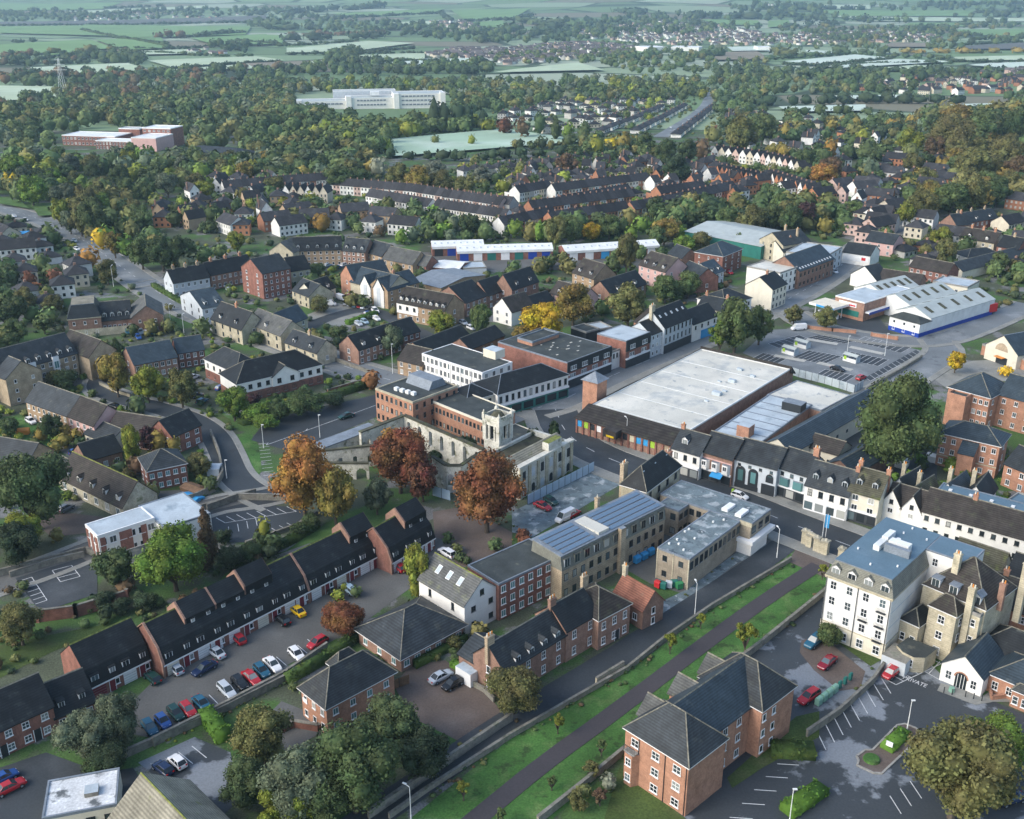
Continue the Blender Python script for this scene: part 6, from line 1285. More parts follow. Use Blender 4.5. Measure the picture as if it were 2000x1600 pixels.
x, y = b.loc(832, 748, 9); m_ = MB(); m_.extr([(y - 3.2, 8.8), (y - 1.8, 11), (y + 2, 11), (y + 3.2, 8.8)][::-1], x - 4.5, x + 4.5, 'lead'); m_.build('plant_room', b.root)
for k in range(4): x, y = b.loc(775 + k * 11, 762 + k * 3, 8.9); b.box('plant_unit', x - .6, y - .5, 8.78, x + .6, y + .5, 9.7, 'white_metal')
b = Bld('orange_office_wing', 'lower orange brick office wing with green flat roof and white fascia', 'office', (842, 784), (946, 826), 7.0)
W = b.W; DB = b.loc(892, 768, 7.0)[1] + 2; b.block(0, 0, W, DB, 7.0, 'flat', wall='orange_brick', rf='dark_flat_roof', par='cream_render', ph=.3); b.wins('f14x2:.8x1.3d'); b.block(W + .02, 2, W + 9, DB, 3.6, 'flat', wall='orange_brick', rf='dark_flat_roof', par='cream_render', ph=.15)
b = Bld('corner_shops', 'white and glass two storey shop row with black roof curving round the corner', 'shop', (972, 772), (1110, 733), 6.4)
W = b.W; b.block(0, 0, W, 11, 6.4, 'hip', rh=3.0, wall='white_render', rf='black_slate', o=.4, ridge='lead'); b.wins('f12x2+1:.9x1.8d'); b.box('shopfront', .2, -.3, .1, W - .1, -.02, 2.9, 'teal_paint'); b.box('fascia', 0, -.5, 2.92, W, -.01, 3.4, 'white_paint')
b.block(-9, 1.5, -.02, 10, 6.2, 'hip', rh=2.6, wall='cream_render', rf='black_slate', o=.4, ridge='lead'); b.wins('f3x2:1.0x1.6d l4x2:1.0x1.6d')
for i in range(6): m_ = MB(); m_.face([(W * (i + .1) / 6, -.31, .5), (W * (i + .9) / 6, -.31, .5), (W * (i + .9) / 6, -.31, 2.4), (W * (i + .1) / 6, -.31, 2.4)], 'glass'); m_.build('shop_window', b.root)
def mansard_shop(label, p1, p2, D, H_, fl, flatm, wall='red_brick'):
    b = Bld('mansard_shop', label, 'shop', p1, p2, H_); W = b.W
    if isinstance(D, tuple): D = b.loc(*D, H_)[1]
    b.block(0, 0, W, D, H_, 'flat', wall=wall, rf=flatm, par='lead', ph=.15); b.box('mansard_storey', -.05, -.3, H_ * .62, W + .05, -.01, H_ + .1, 'dark_mansard'); n = max(1, int(W / 4.4))
    for i in range(n):
        for k in (-1, 0, 1):
            x = (i + .5) / n * W + k * .85; put_window(b.root, (0, -.3, W, D), 'f', x, H_ * .68, .75, 1.3, 'w', b.near); put_window(b.root, (0, 0, W, D), 'f', x, H_ * .38, .75, 1.3, 'w', b.near)
    b.box('shopfront', .1, -.35, .1, W - .1, -.02, 2.7, 'shop_dark'); b.box('fascia', 0, -.5, 2.72, W, -.01, 3.1, 'white_paint'); return b
b = mansard_shop('modern shop with black mansard storey, maroon brick and mossy flat roof', (1108, 709), (1194, 677), (985, 664), 8.0, 3, 'dark_flat_roof')
for k in range(26):
    x, y = rnd.uniform(2, b.W - 2), rnd.uniform(4, 16); b.box('paving_slab', x, y, 7.96, x + rnd.uniform(.4, 1.0), y + .4, 8.08, 'pvc_roof') if k < 14 else None
b.block(b.W * .2, 17, b.W * .8, 23, 9.2, 'flat', wall='orange_brick', rf='dark_flat_roof', par='lead')
house('link_shop', 'narrow white fronted link shop over an archway', 'shop', (1196, 688), (1221, 679), 9, 5.6, 'flat', wall='white_render', rf='dark_flat_roof', win='f4x2+1:.7x1.4d')
mansard_shop('smaller modern shop with black mansard and pale flat roof', (1223, 667), (1270, 649), 11, 8.6, 3, 'pale_flat_roof')
house('narrow_shop', 'narrow grey three storey shop with black roof', 'shop', (1272, 654), (1297, 644), 9, 7.6, rh=3, wall='grey_render', rf='black_slate', win='f3x3:.8x1.2w')
b = house('victorian_shops', 'tall white Victorian shop terrace with black roof and row of rooflights', 'shop', (1298, 641), (1352, 619), 10, 8.6, rh=4.6, wall='grey_render', rf='black_slate', win='f7x3+1:.7x1.7d l1x2'); b.vel('f', 5, .5, 0, 1, .7, 1.0); chimney(b.roof, .2, 5, 8, 15, 'cream_stone', 1.8, 1.0, 3); b.box('shopfront', .1, -.2, .1, b.W - .1, -.02, 2.7, 'shop_dark')
b = house('blue_shop', 'white shop with bright blue shopfront and black roof before the street trees', 'shop', (1353, 634), (1402, 616), 9, 6.0, rh=3.4, wall='white_render', rf='black_slate', win='f4x2+1:.8x1.2d'); b.box('shopfront', b.W * .35, -.2, .1, b.W - .1, -.02, 2.9, 'sky_paint')
house('orange_house', 'orange brick house with brown roof behind the white Victorian shops', 'house', (1238, 628), (1266, 638), 13, 5.2, rh=3.4, wall='orange_brick', rf='brown_tile', win='f2x2')
b = house('flat_hut', 'small dark clad box on a flat roof behind the modern shops', 'building', (1115, 640), (1145, 650), 6, 4.6, 'flat', wall='dark_paint', rf='dark_flat_roof')
house('store_shed', 'pale flat roofed shed behind the modern shops', 'shed', (1150, 648), (1196, 640), 7, 3.2, 'flat', wall='dark_paint', rf='pale_flat_roof')
house('cream_cottage', 'cream cottage with dark roof and two orange chimneys beside the street trees', 'house', (1362, 598), (1412, 608), 9, 4.6, rh=3, wall='cream_render', rf='slate', win='f3x2', chim=((.1, .5), (.9, .5)))
house('white_inn', 'white half timbered inn with dark hipped roof beside the street trees', 'inn', (1415, 598), (1468, 583), 12, 5.6, 'hip', rh=3.4, wall='white_render', rf='slate', win='f5x2:.8x1.2d')
# ---- industrial units and warehouses
def units(label, p1, p2, D, n, doors):
    b = Bld('industrial_units', label, 'workshop', p1, p2, 4.0); W = b.W; b.block(0, 0, W, D, 4.0, 'gable', 'x', 1.6, 'red_brick', 'white_metal', ridge=None, o=.3)
    b.box('fascia', 0, -.4, 3.2, W, -.02, 4.2, 'white_metal')
    for i in range(n):
        x = (i + .5) / n * W; m_ = MB(); m_.box(x - 1.8, -.08, 0, x + 1.8, -.01, 3.1, doors[i % len(doors)]); m_.build('roller_door', b.root)
    for i in range(n * 2):
        (x, y, z), run = b.slope_pt('f', (i + .5) / (n * 2) * W, .4); velux(b.roof, x, y, z + .16, math.atan2(b.rh, run), 0, 1.0, 1.3)
units('long white roofed workshop units with blue doors behind the crescent', (893, 492), (1080, 487), 9, 7, ['blue_paint', 'white_paint', 'teal_paint', 'white_paint', 'teal_paint', 'blue_paint'])
units('shorter white roofed workshop units at the left end', (844, 483), (945, 480), 9, 4, ['dark_paint', 'blue_paint', 'white_paint'])
units('white roofed workshop units with a bright blue door beside the tall tree', (1105, 492), (1288, 480), 10, 6, ['white_paint', 'white_paint', 'sky_paint', 'white_paint', 'dark_paint'])
b = Bld('warehouse', 'large warehouse with pale grey ribbed roof among trees', 'warehouse', (1338, 452), (1487, 482), 5.5); b.block(0, 0, b.W, b.loc(1550, 456, 5.5)[1], 5.5, 'gable', 'x', 2.2, 'teal_paint', 'metal_roof', ridge=None)
b = Bld('low_store', 'low commercial hall with blue grey sheet roof behind the blue roofed flats', 'warehouse', (800, 548), (862, 563), 3.6); b.block(0, 0, b.W, b.loc(900, 545, 3.6)[1] + 10, 3.6, 'gable', 'x', 1.6, 'buff_brick', 'lead', ridge=None)
house('small_store', 'small hall with white roof behind the long grey store', 'warehouse', (847, 522), (897, 526), 12, 3.4, rh=1.2, wall='red_brick', rf='white_metal', ridge=None)
house('pale_store', 'small store with pale flat roof beside the white roofed hall', 'shed', (905, 525), (950, 523), 10, 3.2, 'flat', wall='grey_render', rf='pale_flat_roof')
b = Bld('retail_store', 'brown brick retail store with pale blue flat roof and white sign', 'shop', (1632, 578), (1689, 592), 6.6); W = b.W; DB = b.loc(1752, 558, 6.6)[1]
b.block(0, 0, W, DB, 6.6, 'flat', wall='brick', rf='pale_flat_roof', par='white_paint', ph=.15); b.box('sign_board', W * .15, -.2, 4.2, W * .75, -.02, 5.6, 'white_paint'); b.box('sign_stripe', W * .18, -.24, 4.5, W * .72, -.21, 5.0, 'red_paint'); b.box('shop_window', W * .12, -.1, 1.0, W * .85, -.01, 3.0, 'teal_paint'); b.box('canopy', W + .01, 1, 2.8, W + 1.6, DB, 3.3, 'white_paint'); b.box('canopy_fascia', W + 1.62, 1, 2.4, W + 1.75, DB, 3.3, 'blue_paint'); b.box('brick_base', -.1, -.14, 0, W + .1, -.01, 1.0, 'orange_brick')
b = Bld('blue_warehouse', 'white and blue warehouse with pale multi span roof and dark rooflights', 'warehouse', (1738, 618), (1797, 634), 4.6); W = b.W; DB = b.loc(1925, 585, 4.6)[1]
b.block(0, 0, W, 6, 4.6, 'hip', rh=1.6, wall='white_metal', rf='dark_flat_roof', ridge=None); b.wins('f3x2:.9x1.0w'); b.box('painted_band', -.05, -.06, 0, W + .05, -.01, 1.5, 'blue_paint'); b.box('painted_band', W + .01, 0, 0, W + .06, DB, 1.5, 'blue_paint')
for k in range(3):
    xa = W - 13 * (k + 1) - .0; xb = W - 13 * k - .02
    b.block(xa, 6.05 if k == 0 else 10 + 4 * k, xb, DB - 3 * k, 5.4, 'gable', 'y', 2.6, 'white_metal', 'metal_roof', ridge=None, o=.1)
    for j in range(5):
        for f in ('r', 'l'):
            (x, y, z), run = b.slope_pt(f, (j + .5) / 5 * face_len(b.rect, f), .3)
            m_ = MB(); sx = 1 if f == 'r' else -1; sl = b.rh / run; m_.face([(x, y - .9, z + .2), (x, y + .9, z + .2), (x - sx * 3.2, y + .9, z + .2 + 3.2 * sl), (x - sx * 3.2, y - .9, z + .2 + 3.2 * sl)][::sx], 'mossy_tile'); m_.build('roof_light', b.roof)
b = Bld('filling_station', 'filling station canopy with blue and white edge on thin posts', 'canopy', (1580, 592), (1628, 605), 4.6); W = b.W
m_ = MB(); m_.box(0, 0, 4.2, W, 9, 5.0, 'white_paint', 'cream_render', bottom=True); m_.build('canopy_roof', b.root); b.box('edge_band', W * .3, -.06, 4.25, W + .04, -.01, 4.95, 'sky_paint')
for x in (1.5, W - 1.5):
    for y in (2, 7): m_ = MB(); m_.cyl(x, y, 0, 4.2, .16, .16, 'white_metal', 8); m_.build('post', b.root)
for x in (1.5, W - 1.5): b.box('fuel_pump', x - .4, 4, 0, x + .4, 5, 1.7, 'white_paint')
b = Bld('gabled_hall', 'modern hall with cream gabled front and orange brick sides at the right edge', 'hall', (1926, 672), (1988, 694), 4.6); W = b.W
b.block(0, 0, W, 22, 4.6, 'gable', 'y', 4.4, 'cream_render', 'blue_slate', ridge='lead'); b.block(-3, 2, -.02, 20, 3.2, 'flat', wall='orange_brick', rf='grey_flat_roof'); b.block(W + .02, 2, W + 5, 20, 3.2, 'flat', wall='orange_brick', rf='dark_flat_roof')
m_ = MB(); m_.face([(W * .3, -.05, 4.2), (W * .7, -.05, 4.2)] + [(W * .5 + W * .2 * math.cos(t), -.05, 4.2 + W * .2 * math.sin(t)) for t in [math.pi * i / 8 for i in range(1, 8)]], 'tan_stone'); m_.build('arched_panel', b.root); b.box('entrance', W * .38, -.1, 0, W * .72, -.02, 2.4, 'dark_paint'); b.box('awning', W * .4, -1.6, 2.3, W * .66, -.1, 2.5, 'orange_paint')
# ================================================================== FAR HOUSES: each one object, mesh shared by type
def far_mesh(kind):
    def mk():
        mb = MB(); w_, d, h = {'terrace': (5.2, 8, 5.2), 'semi': (8, 8.5, 5.0), 'front': (5.4, 9, 5.4), 'bung': (9, 8, 2.7), 'block': (14, 9, 5.2)}[kind]
        mb.box(0, 0, 0, w_, d, h, 'far_wall')
        nb = {'terrace': 2, 'semi': 3, 'front': 2, 'bung': 3, 'block': 6}[kind]
        for j in range(2 if h > 4 else 1):
            for i in range(nb):
                x = (i + .5) / nb * w_; mb.face([(x - .5, -.04, .8 + j * 2.5), (x + .5, -.04, .8 + j * 2.5), (x + .5, -.04, 2.0 + j * 2.5), (x - .5, -.04, 2.0 + j * 2.5)], 'glass')
        def add(o, m):
            b = len(mb.v); mb.v += o.v; mb.f += [tuple(i + b for i in f) for f in o.f]; mb.m += [mb.mi(o.ms[k]) for k in o.m]
        if kind in ('terrace', 'block'):
            rh = 3.2; mb.face([(0, d, h), (0, 0, h), (0, d / 2, h + rh)], 'far_wall'); mb.face([(w_, 0, h), (w_, d, h), (w_, d / 2, h + rh)], 'far_wall'); add(roof_gable(0, 0, w_, d, h, rh, 'far_roof', 'x', .3, None), 0)
            mb.box(.1, d / 2 - .3, h + 1, .75, d / 2 + .3, h + rh + .9, 'brick')
            if kind == 'terrace': mb.box(.3, d, 0, w_ * .6, d + 4, 4.2, 'far_wall', 'far_roof')
        elif kind == 'front':
            rh = 3.4; mb.face([(0, 0, h), (w_, 0, h), (w_ / 2, 0, h + rh)], 'far_wall'); mb.face([(w_, d, h), (0, d, h), (w_ / 2, d, h + rh)], 'far_wall'); add(roof_gable(0, 0, w_, d, h, rh, 'far_roof', 'y', .3, None), 0); mb.box(.1, d * .5, h, .8, d * .5 + .6, h + rh + .8, 'brick')
        else:
            rh = 2.9 if kind == 'semi' else 2.2; add(roof_hip(0, 0, w_, d, h, rh, 'far_roof', .4, None), 0); mb.box(w_ / 2 - .5, d / 2 - .4, h + 1, w_ / 2 + .5, d / 2 + .4, h + rh + .9, 'brick')
        return mb.mesh('house'), w_, d
    return cached(('far', kind), mk)
WALLC = {'w': (.76, .75, .70), 'c': (.60, .54, .42), 'b': (.36, .17, .10), 'o': (.46, .21, .11), 'p': (.55, .40, .34), 'g': (.44, .43, .40), 'bf': (.42, .31, .20)}
WALLN = {'w': 'white', 'c': 'cream', 'b': 'brick', 'o': 'orange brick', 'p': 'pinkish', 'g': 'grey', 'bf': 'buff'}
FHN = [0]
_u = 'first second third fourth fifth sixth seventh eighth ninth'.split()
ORD = _u + 'tenth eleventh twelfth thirteenth fourteenth fifteenth sixteenth seventeenth eighteenth nineteenth'.split()
for _t, _T in (('twenty', 'twentieth'), ('thirty', 'thirtieth'), ('forty', 'fortieth'), ('fifty', 'fiftieth'), ('sixty', 'sixtieth'), ('seventy', 'seventieth'), ('eighty', 'eightieth')): ORD += [_T] + [f'{_t}-{k}' for k in _u]
def put_far(kind, p, rz, col, label, group, sx=1., name=None):
    me, w_, d = far_mesh(kind); q = WALLC[col]; k = rnd.uniform(.85, 1.1); o = link({'terrace': 'terraced_house', 'front': 'gabled_house', 'bung': 'bungalow', 'semi': 'semi_detached_house', 'block': 'apartment_house'}[kind], me, None, (p.x, p.y, terr(p.x, p.y)), rz, (sx, 1, 1)); o.color = (q[0] * k, q[1] * k, q[2] * k, 1)
    tag(o, label, 'house', group); c, s = math.cos(rz), math.sin(rz); X = Vector((c, s, 0)); Y = Vector((-s, c, 0)); FOOT.append([p, p + X * w_ * sx, p + X * w_ * sx + Y * d, p + Y * d]); FHN[0] += 1
    return o
def house_row(what, kind, pts, n, cols, gap=0.):
    """n houses along the ground line of their fronts, left to right"""
    q = [P(*p) for p in pts]; Ls = [(b - a).length for a, b in zip(q[:-1], q[1:])]; tot = sum(Ls); cols = cols.split()
    for i in range(n):
        t = tot * i / n; k = 0
        while k < len(Ls) - 1 and t > Ls[k]: t -= Ls[k]; k += 1
        d = (q[k + 1] - q[k]).normalized(); p = q[k] + d * t; w_ = tot / n * (1 - gap); me, mw, md = far_mesh(kind); c = cols[i % len(cols)] if len(cols) < 5 else rnd.choice(cols)
        put_far(kind, p, math.atan2(d.y, d.x), c, f'{ORD[i]} from left, {WALLN[c]} house in {what}', what, w_ / mw)
house_row('the dark terrace before the woods', 'terrace', [(440, 386), (570, 374), (700, 366)], 22, 'w g b w')
house_row('the short row of pointed gables', 'front', [(552, 394), (640, 397)], 6, 'w c o c o w')
house_row('the long white terrace in the middle distance', 'terrace', [(638, 378), (800, 392), (975, 421)], 26, 'w p w')
house_row('the white row before the long terrace', 'terrace', [(715, 402), (835, 424)], 10, 'w w g')
house_row('the white terrace ending at the orange gable', 'terrace', [(845, 424), (985, 446)], 13, 'w w c')
house_row('the blue roofed brick terrace', 'terrace', [(1040, 428), (1240, 402)], 17, 'b o w')
house_row('the terrace above the workshop trees', 'terrace', [(985, 462), (1090, 440)], 8, 'w c b')
house_row('the row behind the blue terrace', 'terrace', [(1085, 392), (1270, 368)], 15, 'w b c')
house_row('the row of white gables on the hillside street', 'front', [(1388, 312), (1480, 325), (1560, 345)], 14, 'w c w p')
house_row('the villas below the white gables', 'front', [(1395, 352), (1480, 372)], 9, 'o b o w')
house_row('the orange gabled villas', 'front', [(1485, 362), (1575, 392)], 10, 'o o w')
house_row('the terrace under the wooded street', 'terrace', [(1240, 430), (1330, 412), (1440, 386)], 17, 'b w b o')
house_row('the terrace of red backs beside the wood', 'terrace', [(1290, 398), (1380, 385)], 9, 'b o b')
house_row('the left side of the straight avenue', 'bung', [(1250, 262), (1300, 236), (1345, 210)], 12, 'w g w', .25)
house_row('the right side of the straight avenue', 'bung', [(1330, 270), (1370, 238), (1400, 212)], 11, 'w c g', .25)
house_row('the row behind the avenue bungalows', 'bung', [(1180, 262), (1250, 236), (1300, 212)], 11, 'g w g', .25)
house_row('the white terrace below the sports ground', 'semi', [(1000, 372), (1130, 358), (1250, 352)], 13, 'w c w', .2)
house_row('the pale houses by the hedge', 'semi', [(905, 352), (1040, 340), (1160, 322)], 13, 'w g c', .25)
def house_patch(what, poly, n, kinds, cols, angs, sep=13):
    q = [P(*p) for p in poly]; x0, x1 = min(p.x for p in q), max(p.x for p in q); y0, y1 = min(p.y for p in q), max(p.y for p in q); got = []; tries = 0; kinds = kinds.split(); cols = cols.split()
    while len(got) < n and tries < n * 40:
        tries += 1; p = Vector((rnd.uniform(x0, x1), rnd.uniform(y0, y1), 0))
        if not in_poly(p.x, p.y, q) or any((p.x - g.x) ** 2 + (p.y - g.y) ** 2 < sep * sep for g in got) or blocked(p.x, p.y, 9): continue
        got.append(p)
    got.sort(key=lambda p: p.x / max(1, p.y))
    for i, p in enumerate(got):
        c = rnd.choice(cols); k = rnd.choice(kinds); put_far(k, p, R(rnd.choice(angs) + rnd.uniform(-6, 6)), c, f'{ORD[i]} from left, {WALLN[c]} {dict(semi="hipped", bung="low hipped", front="gable fronted", terrace="ridge roofed", block="long")[k]} house in {what}', what)
house_patch('the estate under the left woods', [(280, 425), (400, 405), (560, 400), (600, 440), (540, 468), (300, 450)], 26, 'semi block front', 'b bf w o', (35, -50, 5))
house_patch('the left side of the road', [(-20, 455), (70, 460), (150, 540), (140, 590), (60, 620), (-20, 560)], 20, 'semi block bung', 'w c w', (30, -45))
house_patch('the houses behind the crescent', [(600, 430), (700, 425), (760, 440), (760, 462), (600, 452)], 7, 'semi block', 'b bf w', (-20, 20))
house_patch('the gardens between the terraces', [(820, 410), (1000, 425), (1240, 385), (1250, 400), (1040, 445), (860, 440)], 8, 'bung', 'g c', (0, 40), 12)
house_patch('the bungalow estate', [(960, 235), (1100, 195), (1330, 205), (1230, 250), (1060, 262)], 70, 'bung semi', 'w g c w', (-20, 40, 10), 11.5)
house_patch('the trees right of the avenue', [(1400, 235), (1500, 225), (1680, 260), (1800, 300), (1760, 360), (1600, 330), (1440, 290)], 46, 'semi bung front', 'w w c o', (-30, 25, 50), 17)
house_patch('the wooded right hillside', [(1620, 350), (1740, 318), (1850, 325), (1820, 392), (1680, 400)], 20, 'semi block', 'w w o', (-40, 20), 15)
house_patch('the far estate at the right edge', [(1650, 176), (1780, 156), (2000, 150), (2000, 187), (1800, 187)], 75, 'semi front block', 'p w b c', (-20, 30), 13)
house_patch('the houses at the far right edge', [(1940, 400), (2010, 400), (2010, 470), (1960, 460)], 5, 'semi block', 'o b c', (30, -50), 12)
house_patch('the yards behind the filling station', [(1710, 495), (1790, 480), (1860, 500), (1850, 520), (1740, 520)], 6, 'bung', 'g c b', (30, -40), 11)
house_row('the white row behind the orange gable', 'terrace', [(865, 404), (995, 420)], 12, 'w w g')
house_row('the pale terrace under the hedge', 'terrace', [(1015, 396), (1080, 384)], 7, 'w c g')
house_row('the pinkish terrace near the wooded bank', 'terrace', [(1100, 418), (1235, 392)], 12, 'p b w')
house_row('the brick row above the workshop units', 'terrace', [(1080, 452), (1230, 428)], 12, 'b c b')
house_patch('the houses below the playing field', [(1000, 335), (1260, 322), (1290, 350), (1010, 392)], 30, 'semi front terrace', 'w g c b', (-15, 25), 12)
house_patch('the red roofed slope', [(1250, 350), (1390, 330), (1480, 380), (1420, 400), (1260, 395)], 26, 'front semi terrace', 'o w b w', (-20, 30), 11)
house_patch('the slope above the street', [(1480, 385), (1640, 375), (1720, 410), (1700, 440), (1600, 410)], 16, 'semi front block', 'w o p', (-30, 30), 13)
house_patch('the top of the street', [(1650, 430), (1740, 425), (1800, 470), (1700, 480), (1640, 470)], 12, 'semi block', 'w p c g', (-35, 40), 12)
house_patch('the yards at the far right', [(1780, 480), (1880, 450), (2010, 500), (2010, 540), (1860, 540)], 14, 'bung block', 'g c b w', (-35, 40), 12)
house_patch('the whitewashed houses', [(330, 372), (430, 360), (600, 372), (560, 395), (380, 400)], 14, 'semi front', 'w c w', (-20, 30), 12)
# villages so far off that they read as one mass
HV, HF, HC = [], [], []; hoff = 0
def far_village(poly, n, cols):
    global hoff
    q = [P(*p) for p in poly]; x0, x1 = min(p.x for p in q), max(p.x for p in q); y0, y1 = min(p.y for p in q), max(p.y for p in q); k = 0; tr = 0
    while k < n and tr < n * 30:
        tr += 1; x, y = rnd.uniform(x0, x1), rnd.uniform(y0, y1)
        if not in_poly(x, y, q): continue
        k += 1; w_, d, h, rh = rnd.uniform(8, 16), rnd.uniform(7, 9), rnd.uniform(3.5, 6), rnd.uniform(2.5, 3.5); a = rnd.choice((.1, .6, -.5, 1.2)) + rnd.uniform(-.1, .1); z = terr(x, y)
        v = np.array([(-w_ / 2, -d / 2, 0), (w_ / 2, -d / 2, 0), (w_ / 2, d / 2, 0), (-w_ / 2, d / 2, 0), (-w_ / 2, -d / 2, h), (w_ / 2, -d / 2, h), (w_ / 2, d / 2, h), (-w_ / 2, d / 2, h), (-w_ / 2, 0, h + rh), (w_ / 2, 0, h + rh), (-w_ / 2 - .4, -d / 2 - .4, h), (w_ / 2 + .4, -d / 2 - .4, h), (w_ / 2 + .4, d / 2 + .4, h), (-w_ / 2 - .4, d / 2 + .4, h), (-w_ / 2 - .4, 0, h + rh + .2), (w_ / 2 + .4, 0, h + rh + .2)])
        f = np.array([(0, 1, 5), (0, 5, 4), (1, 2, 6), (1, 6, 5), (2, 3, 7), (2, 7, 6), (3, 0, 4), (3, 4, 7), (4, 8, 7), (5, 6, 9), (10, 11, 15), (10, 15, 14), (12, 13, 14), (12, 14, 15)])
        c, s = math.cos(a), math.sin(a); v = v @ np.array([[c, s, 0], [-s, c, 0], [0, 0, 1]]) + np.array([x, y, z]); wc = np.array(WALLC[rnd.choice(cols.split())]) * rnd.uniform(.85, 1.1); rc = np.array((.10, .085, .08)) * rnd.uniform(.6, 1.8)
        HV.append(v); HF.append(f + hoff); HC.append(np.concatenate([np.repeat(wc[None], 10, 0), np.repeat(rc[None], 6, 0)])); hoff += 16
far_village([(960, 100), (1120, 85), (1240, 92), (1230, 106), (1000, 128), (860, 112)], 520, 'w p g c w'); far_village([(830, 108), (900, 96), (1000, 98), (980, 112), (850, 113)], 130, 'p b c w')
far_village([(1120, 62), (1280, 42), (1400, 50), (1520, 70), (1700, 62), (1830, 68), (1840, 82), (1640, 88), (1440, 90), (1300, 88), (1150, 76)], 800, 'w w p c'); far_village([(60, 34), (300, 24), (480, 28), (470, 38), (100, 42)], 50, 'w p'); far_village([(840, 44), (920, 40), (940, 58), (860, 64)], 40, 'w c p')
far_village([(1480, 12), (1560, 10), (1560, 16), (1490, 17)], 8, 'w'); far_village([(350, 100), (470, 92), (500, 104), (370, 112)], 10, 'o w g'); far_village([(1860, 150), (2010, 140), (2010, 152), (1880, 160)], 30, 'p w b')
vcol_object('far_village', HV, HF, HC, 'far_house', 'villages of pale houses scattered across the far valley')
# big white sheds of the far town
for i, (p1, p2, D, H_) in enumerate((((1265, 93), (1305, 92), 60, 9), ((1310, 92), (1365, 93), 50, 8), ((1480, 92), (1505, 92), 40, 9))):
    b = Bld('far_warehouse', ['white warehouse at the left of the far town sheds', 'longer white warehouse in the middle of the far town', 'small white shed right of the far town'][i], 'warehouse', p1, p2, H_); b.block(0, 0, b.W, D, H_, 'flat', wall='white_render', rf='white_metal', par='white_paint')
# ---- long white office in the woods
b = Bld('white_office', 'long white three part office building standing in the woods', 'office', (578, 189), (868, 186), 13); W = b.W
b.block(0, 0, W * .33, 26, 8.6, 'flat', wall='white_render', rf='metal_roof', par='white_paint', ph=.6); b.block(W * .33 + .05, -3, W * .65, 26, 11.5, 'flat', wall='white_render', rf='metal_roof', par='white_paint', ph=.6); b.block(W * .65 + .05, -6, W, 26, 15, 'flat', wall='white_render', rf='metal_roof', par='white_paint', ph=.6)
b.block(W * .25, 28, W * .68, 44, 16, 'flat', wall='grey_render', rf='metal_roof', par='white_paint', ph=.6)
for (u0, u1, y, zs) in ((.06, .31, 0, (5.2,)), (.40, .60, -3, (8.4, 4.0)), (.70, .93, -6, (12.2, 8.0, 3.8))):
    for z in zs:
        m_ = MB(); m_.box(u0 * W, y - .25, z, u1 * W, y - .02, z + 1.5, 'lead'); m_.build('window_band', b.root)
        for k in range(10): x = (u0 + (u1 - u0) * k / 9) * W; m_ = MB(); m_.box(x - .3, y - .45, z - .2, x + .3, y - .26, z + 1.7, 'white_paint'); m_.build('mullion', b.root)
for u, y, h in ((0, -1, 10), (.33, -5, 13.5), (.65, -8, 16), (.965, -9, 16.5)): b.box('stair_tower', u * W, y, 0, u * W + W * .035, y + 10, h, 'white_render', 'white_metal')
b.box('roof_plant', W * .5, 10, 13, W * .56, 18, 16.5, 'white_metal')
# ---- red office left
b = Bld('red_office', 'red brick office complex with white roofs among the left woods', 'office', (120, 262), (330, 268), 8); W = b.W
b.block(0, 0, W * .5, 22, 7, 'flat', wall='red_brick', rf='white_metal', par='white_paint'); b.wins('f14x2:1.6x1.6w'); b.block(W * .42, -14, W * .78, -.05, 6, 'flat', wall='red_brick', rf='white_metal', par='white_paint'); b.wins('f12x2:1.2x2.0w'); b.block(W * .78, -18, W * 1.0, 6, 9.5, 'flat', wall='pink_render', rf='white_metal', par='white_paint'); b.block(W * .72, 6.1, W * .98, 24, 13, 'flat', wall='red_brick', rf='white_metal', par='white_paint'); b.wins('f6x4:1.8x1.2w'); b.block(W * .38, 22.1, W * .58, 32, 10, 'flat', wall='red_brick', rf='metal_roof', par='white_paint')
b = Bld('dark_hall', 'low dark roofed buildings right of the red office', 'building', (340, 300), (470, 308), 5); b.block(0, 0, b.W, 24, 5, 'hip', rh=4, wall='red_brick', rf='slate', ridge=None)
# pylon
p = P(124, 185); m_ = MB()
for sx in (-1, 1):
    for sy in (-1, 1): m_.tube((sx * 4, sy * 4, 0), (sx * .6, sy * .6, 44), .22, .15, 'white_metal', 4)
for z, wd in ((30, 9), (36, 7), (42, 5)): m_.tube((-wd, 0, z), (wd, 0, z), .3, .3, 'white_metal', 4)
for k in range(6):
    z0, z1 = k * 7, k * 7 + 7; r0, r1 = 4 - 3.4 * z0 / 44, 4 - 3.4 * z1 / 44; m_.tube((-r0, -r0, z0), (r1, -r1, z1), .12, .12, 'white_metal', 4); m_.tube((r0, -r0, z0), (-r1, -r1, z1), .12, .12, 'white_metal', 4)
root = tag(empty('pylon', (p.x, p.y, terr(p.x, p.y))), 'pale lattice electricity pylon above the left woods', 'pylon'); m_.build('tower', root)
